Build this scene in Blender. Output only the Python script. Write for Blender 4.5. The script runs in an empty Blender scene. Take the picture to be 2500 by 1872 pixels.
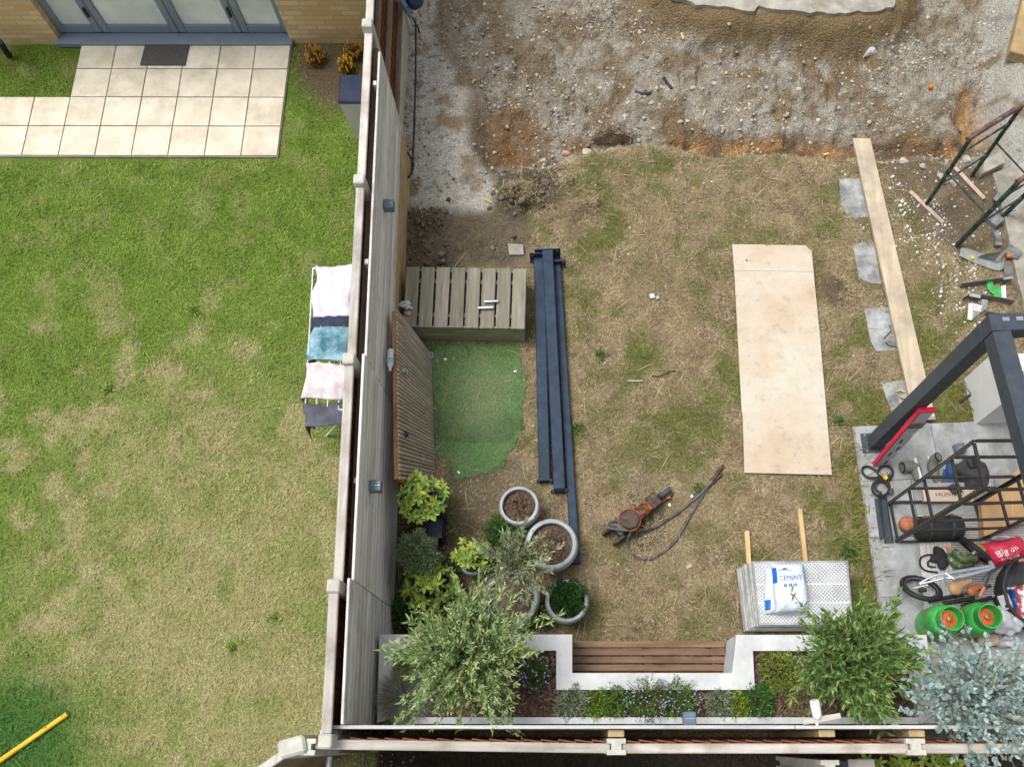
import bpy, math, random
import numpy as np
from mathutils import Vector, Matrix

random.seed(7)
RNG = np.random.default_rng(7)
SC = bpy.context.scene
COL = SC.collection
R = math.radians

# ------------------------------------------------------------------ camera
CAM_H, F_PX, PPX, PPY = 9.0, 2246.4, 1390.0, 1040.0
PITCH = math.atan(math.sqrt(6640.0 / 760.0))
cam_d = bpy.data.cameras.new('camera')
cam_d.sensor_width = 36.0
cam_d.sensor_fit = 'HORIZONTAL'
cam_d.lens = F_PX / 2500.0 * 36.0
cam_d.shift_x = (1250.0 - PPX) / 2500.0
cam_d.shift_y = (PPY - 936.0) / 2500.0
cam_d.clip_end = 400
cam = bpy.data.objects.new('camera', cam_d)
COL.objects.link(cam)
cam.location = (0, 0, CAM_H)
cam.rotation_euler = (math.pi / 2 - PITCH, 0, 0)
SC.camera = cam

# ------------------------------------------------------------------ light
SUN_ELEV, SUN_AZ = R(68), R(-70)          # azimuth from +Y towards +X
world = bpy.data.worlds.new('World')
SC.world = world
world.use_nodes = True
wn = world.node_tree
wn.nodes.clear()
w_out = wn.nodes.new('ShaderNodeOutputWorld')
w_bg = wn.nodes.new('ShaderNodeBackground')
w_sky = wn.nodes.new('ShaderNodeTexSky')
w_sky.sky_type = 'NISHITA'
w_sky.sun_disc = False
w_sky.sun_elevation = SUN_ELEV
w_sky.sun_rotation = SUN_AZ
w_sky.air_density = 1.0
w_sky.dust_density = 6.0
w_sky.ozone_density = 0.6
w_hs = wn.nodes.new('ShaderNodeHueSaturation')
w_hs.inputs['Saturation'].default_value = 0.12
w_bg.inputs['Strength'].default_value = 0.125
wn.links.new(w_sky.outputs[0], w_hs.inputs['Color'])
wn.links.new(w_hs.outputs[0], w_bg.inputs['Color'])
wn.links.new(w_bg.outputs[0], w_out.inputs['Surface'])
sun_d = bpy.data.lights.new('sun', 'SUN')
sun_d.energy = 1.5
sun_d.angle = R(24)
sun_d.color = (1.0, 0.965, 0.91)
sun = bpy.data.objects.new('sun', sun_d)
COL.objects.link(sun)
sun.location = (-6, 8, 12)
_sd = Vector((math.sin(SUN_AZ) * math.cos(SUN_ELEV), math.cos(SUN_AZ) * math.cos(SUN_ELEV), math.sin(SUN_ELEV)))
sun.rotation_euler = _sd.to_track_quat('Z', 'Y').to_euler()

SC.view_settings.view_transform = 'Standard'
SC.view_settings.look = 'None'
SC.view_settings.gamma = 1.0
SC.view_settings.use_curve_mapping = False
SC.view_settings.exposure = 0.42
SC.cycles.use_denoising = True
SC.cycles.max_bounces = 6
SC.cycles.diffuse_bounces = 3
SC.cycles.transparent_max_bounces = 8

# ------------------------------------------------------------------ helpers
SP, CP = math.sin(PITCH), math.cos(PITCH)


def P(px, py, z=0.0):
    """photo pixel + known height -> point in the place"""
    a = (px - PPX) / F_PX
    b = -(py - PPY) / F_PX
    dy = b * SP + CP
    dz = b * CP - SP
    t = (z - CAM_H) / dz
    return Vector((a * t, dy * t, z))


def crop(x0, y0, s):
    return lambda u, v, z=0.0: P(x0 + u / s, y0 + v / s, z)


C1 = crop(0, 0, 2.4356); C2 = crop(850, 0, 2.587); C3 = crop(1650, 0, 2.587)
C4 = crop(700, 600, 2.76); C5 = crop(1400, 580, 2.76); C6 = crop(1950, 380, 3.185)
C7 = crop(2000, 740, 3.764); C8 = crop(2000, 1100, 3.312)
D1 = crop(900, 1120, 3.6); D2 = crop(1300, 1100, 2.765); D3 = crop(750, 1500, 2.949)
D4 = crop(1400, 1500, 3.16); D5 = crop(1950, 1480, 4.022)
E1 = crop(2200, 1250, 5.018); E3 = crop(880, 0, 5.52); E4 = crop(1460, 1170, 6.506)
E5 = crop(2300, 580, 7.527); E6 = crop(770, 1740, 2.665); E7 = crop(2080, 1090, 5.267)
E8 = crop(1840, 1350, 7.885)


def thing(name, label, cat, loc=(0, 0, 0), group=None):
    o = bpy.data.objects.new(name, None)
    o.empty_display_size = 0.1
    COL.objects.link(o)
    o.location = Vector(loc)
    return tag(o, label, cat, group)


def tag(o, label=None, cat=None, group=None, kind=None):
    if label: o['label'] = label
    if cat: o['category'] = cat
    if group: o['group'] = group
    if kind: o['kind'] = kind
    return o


def link(name, me, mats, parent=None):
    o = bpy.data.objects.new(name, me)
    COL.objects.link(o)
    for m in (mats if isinstance(mats, (list, tuple)) else [mats]):
        me.materials.append(m)
    if parent is not None:
        o.parent = parent
    return o


def wloc(o):
    l = Vector((0, 0, 0))
    while o is not None:
        l += o.location
        o = o.parent
    return l


class MB:
    """collects shapes in world coordinates, links them as ONE mesh object"""
    def __init__(s):
        s.v, s.f, s.m, s.cur = [], [], [], 0

    def add(s, verts, faces):
        o = len(s.v)
        s.v += [tuple(v) for v in verts]
        for f in faces:
            s.f.append(tuple(i + o for i in f))
            s.m.append(s.cur)
        return s

    def box(s, c, size, rot=None, ch=0.0):
        c = Vector(c)
        hx, hy, hz = size[0] / 2, size[1] / 2, size[2] / 2
        M = rot if rot is not None else Matrix.Identity(3)
        if ch <= 0:
            vs = [Vector((x, y, z)) for z in (-hz, hz) for y in (-hy, hy) for x in (-hx, hx)]
            fs = [(0, 2, 3, 1), (4, 5, 7, 6), (0, 1, 5, 4), (2, 6, 7, 3), (0, 4, 6, 2), (1, 3, 7, 5)]
            return s.add([c + M @ v for v in vs], fs)
        ch = min(ch, hx * .8, hy * .8, hz * .8)
        vs, idx = [], {}
        for sx in (-1, 1):
            for sy in (-1, 1):
                for sz in (-1, 1):
                    for a in range(3):
                        v = [sx * (hx - ch), sy * (hy - ch), sz * (hz - ch)]
                        v[a] = (sx, sy, sz)[a] * (hx, hy, hz)[a]
                        idx[(sx, sy, sz, a)] = len(vs)
                        vs.append(c + M @ Vector(v))
        fs = []
        for a in range(3):
            b, d = (a + 1) % 3, (a + 2) % 3
            for sg in (-1, 1):
                q = []
                for (p, r) in ((-1, -1), (1, -1), (1, 1), (-1, 1)):
                    k = [0, 0, 0]; k[a] = sg; k[b] = p; k[d] = r
                    q.append(idx[(k[0], k[1], k[2], a)])
                fs.append(tuple(q if sg > 0 else q[::-1]))
            for p in (-1, 1):
                for r in (-1, 1):
                    k0 = [0, 0, 0]; k0[a] = -1; k0[b] = p; k0[d] = r
                    k1 = list(k0); k1[a] = 1
                    q = (idx[(*k0, b)], idx[(*k1, b)], idx[(*k1, d)], idx[(*k0, d)])
                    fs.append(q if p * r < 0 else q[::-1])
        for sx in (-1, 1):
            for sy in (-1, 1):
                for sz in (-1, 1):
                    q = tuple(idx[(sx, sy, sz, a)] for a in range(3))
                    fs.append(q if sx * sy * sz > 0 else q[::-1])
        return s.add(vs, fs)

    def bar(s, p0, p1, w, h, up=(0, 0, 1), ch=0.0):
        p0, p1 = Vector(p0), Vector(p1)
        d = p1 - p0
        L = d.length
        d.normalize()
        u = Vector(up)
        side = d.cross(u)
        if side.length < 1e-4:
            side = d.cross(Vector((0, 1, 0)))
        side.normalize()
        u = side.cross(d)
        M = Matrix((d, side, u)).transposed()
        return s.box((p0 + p1) / 2, (L, w, h), M, ch)

    def prism(s, poly, z0, z1, n2=None):
        a = 0
        n = len(poly)
        for i in range(n):
            j = (i + 1) % n
            a += poly[i][0] * poly[j][1] - poly[j][0] * poly[i][1]
        if a < 0:
            poly = poly[::-1]
        vs = [(p[0], p[1], z0) for p in poly] + [(p[0], p[1], z1) for p in poly]
        fs = [tuple(range(n))[::-1], tuple(range(n, 2 * n))]
        fs += [(i, (i + 1) % n, n + (i + 1) % n, n + i) for i in range(n)]
        return s.add(vs, fs)

    def sheet(s, pts, thick, nrm=None):
        """solid plate from coplanar points"""
        pts = [Vector(p) for p in pts]
        n = (pts[1] - pts[0]).cross(pts[2] - pts[0]).normalized() if nrm is None else Vector(nrm)
        k = len(pts)
        vs = [p for p in pts] + [p - n * thick for p in pts]
        fs = [tuple(range(k)), tuple(range(k, 2 * k))[::-1]]
        fs += [(i, k + i, k + (i + 1) % k, (i + 1) % k) for i in range(k)]
        return s.add(vs, fs)

    def tube(s, pts, r, n=8, cap=True, closed=False):
        pts = [Vector(p) for p in pts]
        m = len(pts)
        rr = list(r) if isinstance(r, (list, tuple)) else [r] * m
        vs, fs = [], []
        ref = None
        for i, p in enumerate(pts):
            if closed:
                t = pts[(i + 1) % m] - pts[i - 1]
            else:
                t = pts[min(i + 1, m - 1)] - pts[max(i - 1, 0)]
            if t.length < 1e-9: t = Vector((0, 0, 1))
            t.normalize()
            if ref is None:
                ref = Vector((0, 0, 1)) if abs(t.z) < .9 else Vector((1, 0, 0))
            a = (ref - t * ref.dot(t))
            if a.length < 1e-4: a = t.orthogonal()
            a.normalize(); ref = a
            b = t.cross(a)
            for k in range(n):
                th = 2 * math.pi * k / n
                vs.append(p + (a * math.cos(th) + b * math.sin(th)) * rr[i])
        for i in range(m if closed else m - 1):
            j = (i + 1) % m
            for k in range(n):
                l = (k + 1) % n
                fs.append((i * n + k, i * n + l, j * n + l, j * n + k))
        if cap and not closed:
            fs.append(tuple(range(n))[::-1])
            fs.append(tuple((m - 1) * n + k for k in range(n)))
        return s.add(vs, fs)

    def lathe(s, prof, c, n=28, axis=(0, 0, 1), close=False):
        """prof: (radius, height) from bottom to top around axis through c"""
        c = Vector(c); ax = Vector(axis).normalized()
        a = ax.orthogonal().normalized(); b = ax.cross(a)
        vs, fs = [], []
        for (r, h) in prof:
            for k in range(n):
                th = 2 * math.pi * k / n
                vs.append(c + ax * h + (a * math.cos(th) + b * math.sin(th)) * r)
        m = len(prof)
        for i in range(m - 1):
            for k in range(n):
                l = (k + 1) % n
                fs.append((i * n + k, i * n + l, (i + 1) * n + l, (i + 1) * n + k))
        if close:
            fs.append(tuple(range(n))[::-1]); fs.append(tuple((m - 1) * n + k for k in range(n)))
        return s.add(vs, fs)

    def ball(s, c, r, nu=12, nv=8, sq=(1, 1, 1)):
        c = Vector(c)
        vs = [c + Vector((0, 0, -r * sq[2]))]
        for j in range(1, nv):
            ph = math.pi * j / nv
            for k in range(nu):
                th = 2 * math.pi * k / nu
                vs.append(c + Vector((math.sin(ph) * math.cos(th) * sq[0], math.sin(ph) * math.sin(th) * sq[1], -math.cos(ph) * sq[2])) * r)
        vs.append(c + Vector((0, 0, r * sq[2])))
        fs = [(0, 1 + (k + 1) % nu, 1 + k) for k in range(nu)]
        for j in range(nv - 2):
            for k in range(nu):
                l = (k + 1) % nu
                fs.append((1 + j * nu + k, 1 + j * nu + l, 1 + (j + 1) * nu + l, 1 + (j + 1) * nu + k))
        o = 1 + (nv - 2) * nu
        fs += [(len(vs) - 1, o + k, o + (k + 1) % nu) for k in range(nu)]
        return s.add(vs, fs)

    def build(s, name, mats, parent=None, smooth=False, origin=None):
        o0 = wloc(parent) if parent is not None else Vector((0, 0, 0))
        loc = Vector((0, 0, 0))
        if parent is None:
            if origin is None:
                a = np.array(s.v)
                origin = Vector(((a[:, 0].min() + a[:, 0].max()) / 2, (a[:, 1].min() + a[:, 1].max()) / 2, a[:, 2].min()))
            loc = Vector(origin); o0 = loc
        me = bpy.data.meshes.new(name)
        me.from_pydata([(x - o0[0], y - o0[1], z - o0[2]) for x, y, z in s.v], [], s.f)
        me.polygons.foreach_set('material_index', s.m)
        if smooth:
            me.polygons.foreach_set('use_smooth', [True] * len(s.f))
        me.update()
        o = link(name, me, mats, parent)
        o.location = loc
        if smooth and smooth != 'all':
            try:
                me.set_sharp_from_angle(angle=R(38))
            except Exception:
                pass
        return o


def np_mesh(name, V, F, mat, col=None, parent=None, origin=(0, 0, 0), smooth=False):
    """bulk mesh: V (N,3) world, F (M,k) constant k"""
    me = bpy.data.meshes.new(name)
    o0 = np.array(wloc(parent) if parent is not None else Vector(origin))
    V = (np.asarray(V, dtype=np.float32) - o0.astype(np.float32))
    F = np.asarray(F, dtype=np.int32)
    k = F.shape[1]
    me.vertices.add(len(V)); me.vertices.foreach_set('co', V.ravel())
    me.loops.add(F.size); me.loops.foreach_set('vertex_index', F.ravel())
    me.polygons.add(len(F))
    me.polygons.foreach_set('loop_start', np.arange(0, F.size, k, dtype=np.int32))
    me.polygons.foreach_set('loop_total', np.full(len(F), k, dtype=np.int32))
    if smooth:
        me.polygons.foreach_set('use_smooth', np.ones(len(F), dtype=bool))
    if col is not None:
        at = me.attributes.new('tint', 'FLOAT_COLOR', 'POINT')
        c4 = np.ones((len(V), 4), dtype=np.float32); c4[:, :3] = col
        at.data.foreach_set('color', c4.ravel())
    me.update(calc_edges=True)
    me.validate()
    o = link(name, me, mat, parent)
    if parent is None:
        o.location = Vector(origin)
    return o


# ------------------------------------------------------------------ numpy noise
def _h(ix, iy, seed):
    n = (ix.astype(np.int64) * 374761393 + iy.astype(np.int64) * 668265263 + seed * 974634777) & 0x7fffffff
    n = ((n ^ (n >> 13)) * 1274126177) & 0x7fffffff
    n = (n ^ (n >> 16)) & 0xffff
    return n / 65535.0


def vn(x, y, sc, seed=0):
    x = np.asarray(x, float) / sc; y = np.asarray(y, float) / sc
    ix = np.floor(x); iy = np.floor(y)
    fx = x - ix; fy = y - iy
    fx = fx * fx * (3 - 2 * fx); fy = fy * fy * (3 - 2 * fy)
    a = _h(ix, iy, seed); b = _h(ix + 1, iy, seed); c = _h(ix, iy + 1, seed); d = _h(ix + 1, iy + 1, seed)
    return (a * (1 - fx) + b * fx) * (1 - fy) + (c * (1 - fx) + d * fx) * fy


def fbm(x, y, sc, seed=0, oc=4):
    s, a, t = 0, 1, 0
    for i in range(oc):
        s = s + a * vn(x, y, sc / 2 ** i, seed + i * 17); t += a; a *= .55
    return s / t


def sst(a, b, x):
    t = np.clip((x - a) / (b - a), 0, 1)
    return t * t * (3 - 2 * t)


def inpoly(x, y, poly):
    r = np.zeros(np.shape(x), bool)
    n = len(poly)
    for i in range(n):
        x0, y0 = poly[i][0], poly[i][1]; x1, y1 = poly[(i + 1) % n][0], poly[(i + 1) % n][1]
        if y0 == y1: continue
        c = ((y0 > y) != (y1 > y)) & (x < (x1 - x0) * (y - y0) / (y1 - y0) + x0)
        r ^= c
    return r


# ------------------------------------------------------------------ materials
def _mat(name):
    m = bpy.data.materials.new(name)
    m.use_nodes = True
    nt = m.node_tree
    b = nt.nodes['Principled BSDF']
    return m, nt, b


def _coords(nt, scale=(1, 1, 1), rnd=True):
    tc = nt.nodes.new('ShaderNodeTexCoord')
    mp = nt.nodes.new('ShaderNodeMapping')
    mp.inputs['Scale'].default_value = scale
    nt.links.new(tc.outputs['Object'], mp.inputs['Vector'])
    if rnd:
        oi = nt.nodes.new('ShaderNodeObjectInfo')
        mu = nt.nodes.new('ShaderNodeMath'); mu.operation = 'MULTIPLY'; mu.inputs[1].default_value = 37.0
        cb = nt.nodes.new('ShaderNodeCombineXYZ')
        nt.links.new(oi.outputs['Random'], mu.inputs[0])
        for k in range(3): nt.links.new(mu.outputs[0], cb.inputs[k])
        nt.links.new(cb.outputs[0], mp.inputs['Location'])
    return mp


def _noise(nt, vec, sc, det=5, rough=.6):
    n = nt.nodes.new('ShaderNodeTexNoise')
    n.inputs['Scale'].default_value = sc
    n.inputs['Detail'].default_value = det
    n.inputs['Roughness'].default_value = rough
    nt.links.new(vec.outputs[0], n.inputs['Vector'])
    return n


def _ramp(nt, fac, stops):
    r = nt.nodes.new('ShaderNodeValToRGB')
    e = r.color_ramp.elements
    while len(e) < len(stops): e.new(.5)
    for i, (p, c) in enumerate(stops):
        e[i].position = p; e[i].color = (*c, 1)
    nt.links.new(fac, r.inputs[0])
    return r


def _bump(nt, b, h, strength, dist=.01):
    bp = nt.nodes.new('ShaderNodeBump')
    bp.inputs['Strength'].default_value = strength
    bp.inputs['Distance'].default_value = dist
    nt.links.new(h, bp.inputs['Height'])
    nt.links.new(bp.outputs[0], b.inputs['Normal'])


def M_plain(name, col, rough=.6, var=.18, sc=9, bump=.15, bsc=60, metal=0.0, spec=.4, col2=None, scale=(1, 1, 1), lo=.35, hi=.68, coat=0, dirt=0.0, dsc=3.0):
    m, nt, b = _mat(name)
    mp = _coords(nt, scale)
    n = _noise(nt, mp, sc)
    c = col
    d = tuple(max(0, x * (1 - var)) for x in c)
    l = col2 if col2 else tuple(min(1, x * (1 + var)) for x in c)
    r = _ramp(nt, n.outputs['Fac'], [(lo, d), (hi, l)])
    if dirt:
        nd = _noise(nt, mp, dsc, 10, .72)
        rd = _ramp(nt, nd.outputs['Fac'], [(.36, (1 - dirt, 1 - dirt * 1.08, 1 - dirt * 1.2)), (.54, (1, 1, 1))])
        mx = nt.nodes.new('ShaderNodeMix'); mx.data_type = 'RGBA'; mx.blend_type = 'MULTIPLY'; mx.inputs[0].default_value = 1.0
        nt.links.new(r.outputs[0], mx.inputs[6]); nt.links.new(rd.outputs[0], mx.inputs[7])
        nt.links.new(mx.outputs[2], b.inputs['Base Color'])
    else:
        nt.links.new(r.outputs[0], b.inputs['Base Color'])
    b.inputs['Roughness'].default_value = rough
    b.inputs['Metallic'].default_value = metal
    b.inputs['Specular IOR Level'].default_value = spec
    b.inputs['Coat Weight'].default_value = coat
    n2 = _noise(nt, mp, bsc, 4)
    # uneven gloss as on used things
    mr = nt.nodes.new('ShaderNodeMapRange')
    mr.inputs['To Min'].default_value = max(.05, rough - .12); mr.inputs['To Max'].default_value = min(1, rough + .15)
    nt.links.new(n.outputs['Fac'], mr.inputs['Value'])
    nt.links.new(mr.outputs[0], b.inputs['Roughness'])
    if bump: _bump(nt, b, n2.outputs['Fac'], bump)
    return m


def M_wood(name, dark, light, axis='y', rough=.75, bump=.35, grain=26, stain=None, stain_amt=.55):
    m, nt, b = _mat(name)
    sc = {'x': (.06, 1, 1), 'y': (1, .06, 1), 'z': (1, 1, .06)}[axis]
    mp = _coords(nt, sc)
    n = _noise(nt, mp, grain, 6, .65)
    r = _ramp(nt, n.outputs['Fac'], [(.3, dark), (.55, tuple((a + c) / 2 for a, c in zip(dark, light))), (.72, light)])
    mp2 = _coords(nt, (1, 1, 1))
    n2 = _noise(nt, mp2, 3.2, 5)
    mx = nt.nodes.new('ShaderNodeMix'); mx.data_type = 'RGBA'; mx.blend_type = 'MIX'
    rr = _ramp(nt, n2.outputs['Fac'], [(stain_amt - .08, (0, 0, 0)), (stain_amt + .12, (1, 1, 1))])
    ml = nt.nodes.new('ShaderNodeMath'); ml.operation = 'MULTIPLY'; ml.inputs[1].default_value = .7
    nt.links.new(rr.outputs[0], ml.inputs[0])
    nt.links.new(ml.outputs[0], mx.inputs[0])
    nt.links.new(r.outputs[0], mx.inputs[6])
    st = stain if stain else tuple(x * .72 for x in dark)
    mx.inputs[7].default_value = (*st, 1)
    # per-piece brightness
    oi = nt.nodes.new('ShaderNodeObjectInfo')
    mr = nt.nodes.new('ShaderNodeMapRange'); mr.inputs['To Min'].default_value = .82; mr.inputs['To Max'].default_value = 1.14
    nt.links.new(oi.outputs['Random'], mr.inputs['Value'])
    hs = nt.nodes.new('ShaderNodeHueSaturation')
    nt.links.new(mr.outputs[0], hs.inputs['Value'])
    nt.links.new(mx.outputs[2], hs.inputs['Color'])
    nt.links.new(hs.outputs[0], b.inputs['Base Color'])
    b.inputs['Roughness'].default_value = rough
    b.inputs['Specular IOR Level'].default_value = .25
    _bump(nt, b, n.outputs['Fac'], bump, .006)
    return m


def M_tint(name, rough=.85, nsc=90, amp=.35, bump=.5, transl=0.0, spec=.2, bdist=.01):
    """base colour from the mesh's own tint, broken up by fine noise"""
    m, nt, b = _mat(name)
    at = nt.nodes.new('ShaderNodeAttribute'); at.attribute_name = 'tint'
    mp = _coords(nt, (1, 1, 1), False)
    n = _noise(nt, mp, nsc, 6, .7)
    mr = nt.nodes.new('ShaderNodeMapRange')
    mr.inputs['From Min'].default_value = .3; mr.inputs['From Max'].default_value = .7
    mr.inputs['To Min'].default_value = 1 - amp; mr.inputs['To Max'].default_value = 1 + amp
    nt.links.new(n.outputs['Fac'], mr.inputs['Value'])
    vm = nt.nodes.new('ShaderNodeVectorMath'); vm.operation = 'SCALE'
    nt.links.new(at.outputs['Color'], vm.inputs[0]); nt.links.new(mr.outputs[0], vm.inputs['Scale'])
    nt.links.new(vm.outputs[0], b.inputs['Base Color'])
    b.inputs['Roughness'].default_value = rough
    b.inputs['Specular IOR Level'].default_value = spec
    if bump: _bump(nt, b, n.outputs['Fac'], bump, bdist)
    if transl:
        tr = nt.nodes.new('ShaderNodeBsdfTranslucent')
        nt.links.new(vm.outputs[0], tr.inputs['Color'])
        ms = nt.nodes.new('ShaderNodeMixShader'); ms.inputs[0].default_value = transl
        out = nt.nodes['Material Output']
        nt.links.new(b.outputs[0], ms.inputs[1]); nt.links.new(tr.outputs[0], ms.inputs[2])
        nt.links.new(ms.outputs[0], out.inputs['Surface'])
    return m


def M_glass(name, col=(.75, .85, .85), rough=.08):
    m, nt, b = _mat(name)
    b.inputs['Base Color'].default_value = (*col, 1)
    b.inputs['Roughness'].default_value = rough
    b.inputs['Transmission Weight'].default_value = .7
    b.inputs['IOR'].default_value = 1.3
    return m


MT = {}


def M_ground(name):
    """soil: the mesh's own tint, broken into grit where the 'grit' attribute says bare ground"""
    m, nt, b = _mat(name)
    at = nt.nodes.new('ShaderNodeAttribute'); at.attribute_name = 'tint'
    gr = nt.nodes.new('ShaderNodeAttribute'); gr.attribute_name = 'grit'
    mp = _coords(nt, (1, 1, 1), False)
    n = _noise(nt, mp, 48, 7, .75)
    mr = nt.nodes.new('ShaderNodeMapRange')
    mr.inputs['From Min'].default_value = .3; mr.inputs['From Max'].default_value = .7
    mr.inputs['To Min'].default_value = .6; mr.inputs['To Max'].default_value = 1.35
    nt.links.new(n.outputs['Fac'], mr.inputs['Value'])
    fac = None; hgt = None
    for sc, lo, hi in ((38, .86, 1.15), (105, .74, 1.28)):
        v = nt.nodes.new('ShaderNodeTexVoronoi'); v.inputs['Scale'].default_value = sc
        nt.links.new(mp.outputs[0], v.inputs['Vector'])
        sp = nt.nodes.new('ShaderNodeSeparateColor'); nt.links.new(v.outputs['Color'], sp.inputs[0])
        q = nt.nodes.new('ShaderNodeMapRange'); q.inputs['To Min'].default_value = lo; q.inputs['To Max'].default_value = hi
        nt.links.new(sp.outputs[0], q.inputs['Value'])
        if fac is None: fac, hgt = q, v
        else:
            mu = nt.nodes.new('ShaderNodeMath'); mu.operation = 'MULTIPLY'
            nt.links.new(fac.outputs[0], mu.inputs[0]); nt.links.new(q.outputs[0], mu.inputs[1]); fac = mu
    mx = nt.nodes.new('ShaderNodeMix'); mx.inputs[2].default_value = 1.0
    nt.links.new(gr.outputs['Fac'], mx.inputs[0]); nt.links.new(fac.outputs[0], mx.inputs[3])
    mu = nt.nodes.new('ShaderNodeMath'); mu.operation = 'MULTIPLY'
    nt.links.new(mx.outputs[0], mu.inputs[0]); nt.links.new(mr.outputs[0], mu.inputs[1])
    vm = nt.nodes.new('ShaderNodeVectorMath'); vm.operation = 'SCALE'
    nt.links.new(at.outputs['Color'], vm.inputs[0]); nt.links.new(mu.outputs[0], vm.inputs['Scale'])
    nt.links.new(vm.outputs[0], b.inputs['Base Color'])
    b.inputs['Roughness'].default_value = .95; b.inputs['Specular IOR Level'].default_value = .1
    sb = nt.nodes.new('ShaderNodeMath'); sb.operation = 'SUBTRACT'
    nt.links.new(n.outputs['Fac'], sb.inputs[0]); nt.links.new(hgt.outputs['Distance'], sb.inputs[1])
    _bump(nt, b, sb.outputs[0], .9, .02)
    return m


def M_ply(name):
    m, nt, b = _mat(name)
    mp = _coords(nt)
    n1 = _noise(nt, mp, 1.7, 5, .6); n2 = _noise(nt, mp, 9, 7, .75); n3 = _noise(nt, mp, 70, 4, .7)
    r1 = _ramp(nt, n1.outputs['Fac'], [(.3, (.47, .36, .25)), (.5, (.54, .47, .375)), (.7, (.56, .53, .455))])
    r2 = _ramp(nt, n2.outputs['Fac'], [(.28, (.68, .65, .62)), (.44, (.95, .94, .92)), (.75, (1.04, 1.03, 1.0))])
    r3 = _ramp(nt, n3.outputs['Fac'], [(.28, (.72, .68, .62)), (.42, (1, 1, 1))])
    last = r1
    for r in (r2, r3):
        mx = nt.nodes.new('ShaderNodeMix'); mx.data_type = 'RGBA'; mx.blend_type = 'MULTIPLY'; mx.inputs[0].default_value = 1.0
        nt.links.new(last.outputs[2] if last is not r1 else last.outputs[0], mx.inputs[6]); nt.links.new(r.outputs[0], mx.inputs[7]); last = mx
    nt.links.new(last.outputs[2], b.inputs['Base Color'])
    b.inputs['Roughness'].default_value = .8
    _bump(nt, b, n3.outputs['Fac'], .25, .004)
    return m

MT['ground'] = M_ground('ground_soil')
MT['grass'] = M_tint('grass_blades', .8, 30, .15, 0, .2)
MT['leaf'] = M_tint('leaves', .55, 25, .12, 0, .22, .35)
MT['stone'] = M_tint('rubble', .9, 45, .25, .4, 0, .2)
MT['grey_wood'] = M_wood('weathered_grey_cladding', (.56, .54, .51), (.90, .895, .88), 'y', .8, .7, 34, (.46, .38, .31), .6)
MT['grey_wood_x'] = M_wood('weathered_grey_cladding_back', (.36, .355, .345), (.7, .7, .69), 'x', .8, .5, 30, (.25, .22, .2), .6)
MT['yellow_wood'] = M_wood('pale_new_timber', (.36, .26, .13), (.56, .44, .25), 'y', .75, .3, 22)
MT['rail_wood'] = M_wood('silvered_rail', (.40, .37, .33), (.66, .63, .59), 'y', .8, .5, 30, (.28, .24, .2))
MT['rail_wood_x'] = M_wood('silvered_rail_back', (.36, .33, .29), (.62, .58, .53), 'x', .8, .5, 26, (.26, .2, .15))
MT['red_wood'] = M_wood('red_brown_feather_board', (.11, .035, .014), (.26, .09, .034), 'z', .7, .4, 24)
MT['brown_wood'] = M_wood('brown_fence_rail', (.17, .12, .085), (.3, .23, .17), 'y', .8, .4)
MT['deck_wood'] = M_wood('weathered_deck', (.13, .122, .095), (.36, .335, .275), 'y', .8, .5, 30, (.22, .215, .14), .56)
MT['deck_wood_x'] = M_wood('weathered_deck_side', (.26, .25, .17), (.5, .48, .34), 'x', .8, .4, 24, (.2, .22, .10), .5)
MT['gate_wood'] = M_wood('gate_slats', (.31, .26, .20), (.56, .49, .40), 'z', .8, .4, 26, (.32, .22, .13), .6)
MT['gate_frame'] = M_wood('gate_frame_timber', (.30, .16, .07), (.54, .33, .16), 'y', .7, .3, 24)
MT['bench_wood'] = M_wood('brown_bench', (.115, .064, .038), (.28, .17, .108), 'x', .65, .35, 28, (.10, .05, .03), .58)
MT['fresh_wood'] = M_wood('fresh_batten', (.52, .34, .16), (.72, .53, .3), 'y', .7, .25, 24)
MT['scaf_wood'] = M_wood('scaffold_board_timber', (.38, .31, .215), (.58, .50, .38), 'y', .75, .3, 22, (.27, .23, .18), .56)
MT['strip_wood'] = M_wood('thin_strip', (.4, .3, .22), (.62, .5, .4), 'y', .75, .3)
MT['concrete'] = M_plain('concrete', (.36, .345, .295), .9, .22, 7, .5, 70, dirt=.3, dsc=3)
MT['conc_post'] = M_plain('concrete_post', (.50, .49, .43), .9, .18, 9, .4, 80)
MT['white_render'] = M_plain('white_render', (.55, .57, .585), .8, .08, 5, .25, 160, col2=(.63, .65, .66), dirt=.16, dsc=2.2)
MT['slab_grey'] = M_plain('grey_porcelain', (.29, .30, .305), .55, .16, 5, .15, 70, col2=(.40, .415, .415), dirt=.3, dsc=2.6)
MT['slab_step'] = M_plain('stepping_stone', (.27, .285, .285), .7, .3, 6, .5, 50, col2=(.43, .445, .445), dirt=.35, dsc=5)
MT['slab_cream'] = M_plain('cream_paving', (.68, .61, .48), .8, .08, 4, .2, 60, col2=(.78, .72, .60), dirt=.22, dsc=2.4)
MT['anthra'] = M_plain('anthracite_powder_coat', (.042, .056, .074), .5, .12, 12, .04, 150, 0, .3, col2=(.058, .072, .092))
MT['blue_steel'] = M_plain('blue_grey_steel', (.018, .036, .068), .5, .15, 9, .04, 150, 0, .22, col2=(.03, .055, .095), dirt=.3, dsc=6)
MT['door_grey'] = M_plain('door_frame_grey', (.17, .22, .28), .45, .08, 6, 0, 60, 0, .5)
MT['glass'] = M_plain('frosted_door_glass', (.50, .60, .58), .12, .12, 2, 0, 30, 0, .6, col2=(.68, .76, .74))
MT['black_metal'] = M_plain('black_metal', (.018, .016, .015), .45, .3, 14, .1, 120, 0, .5)
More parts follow.
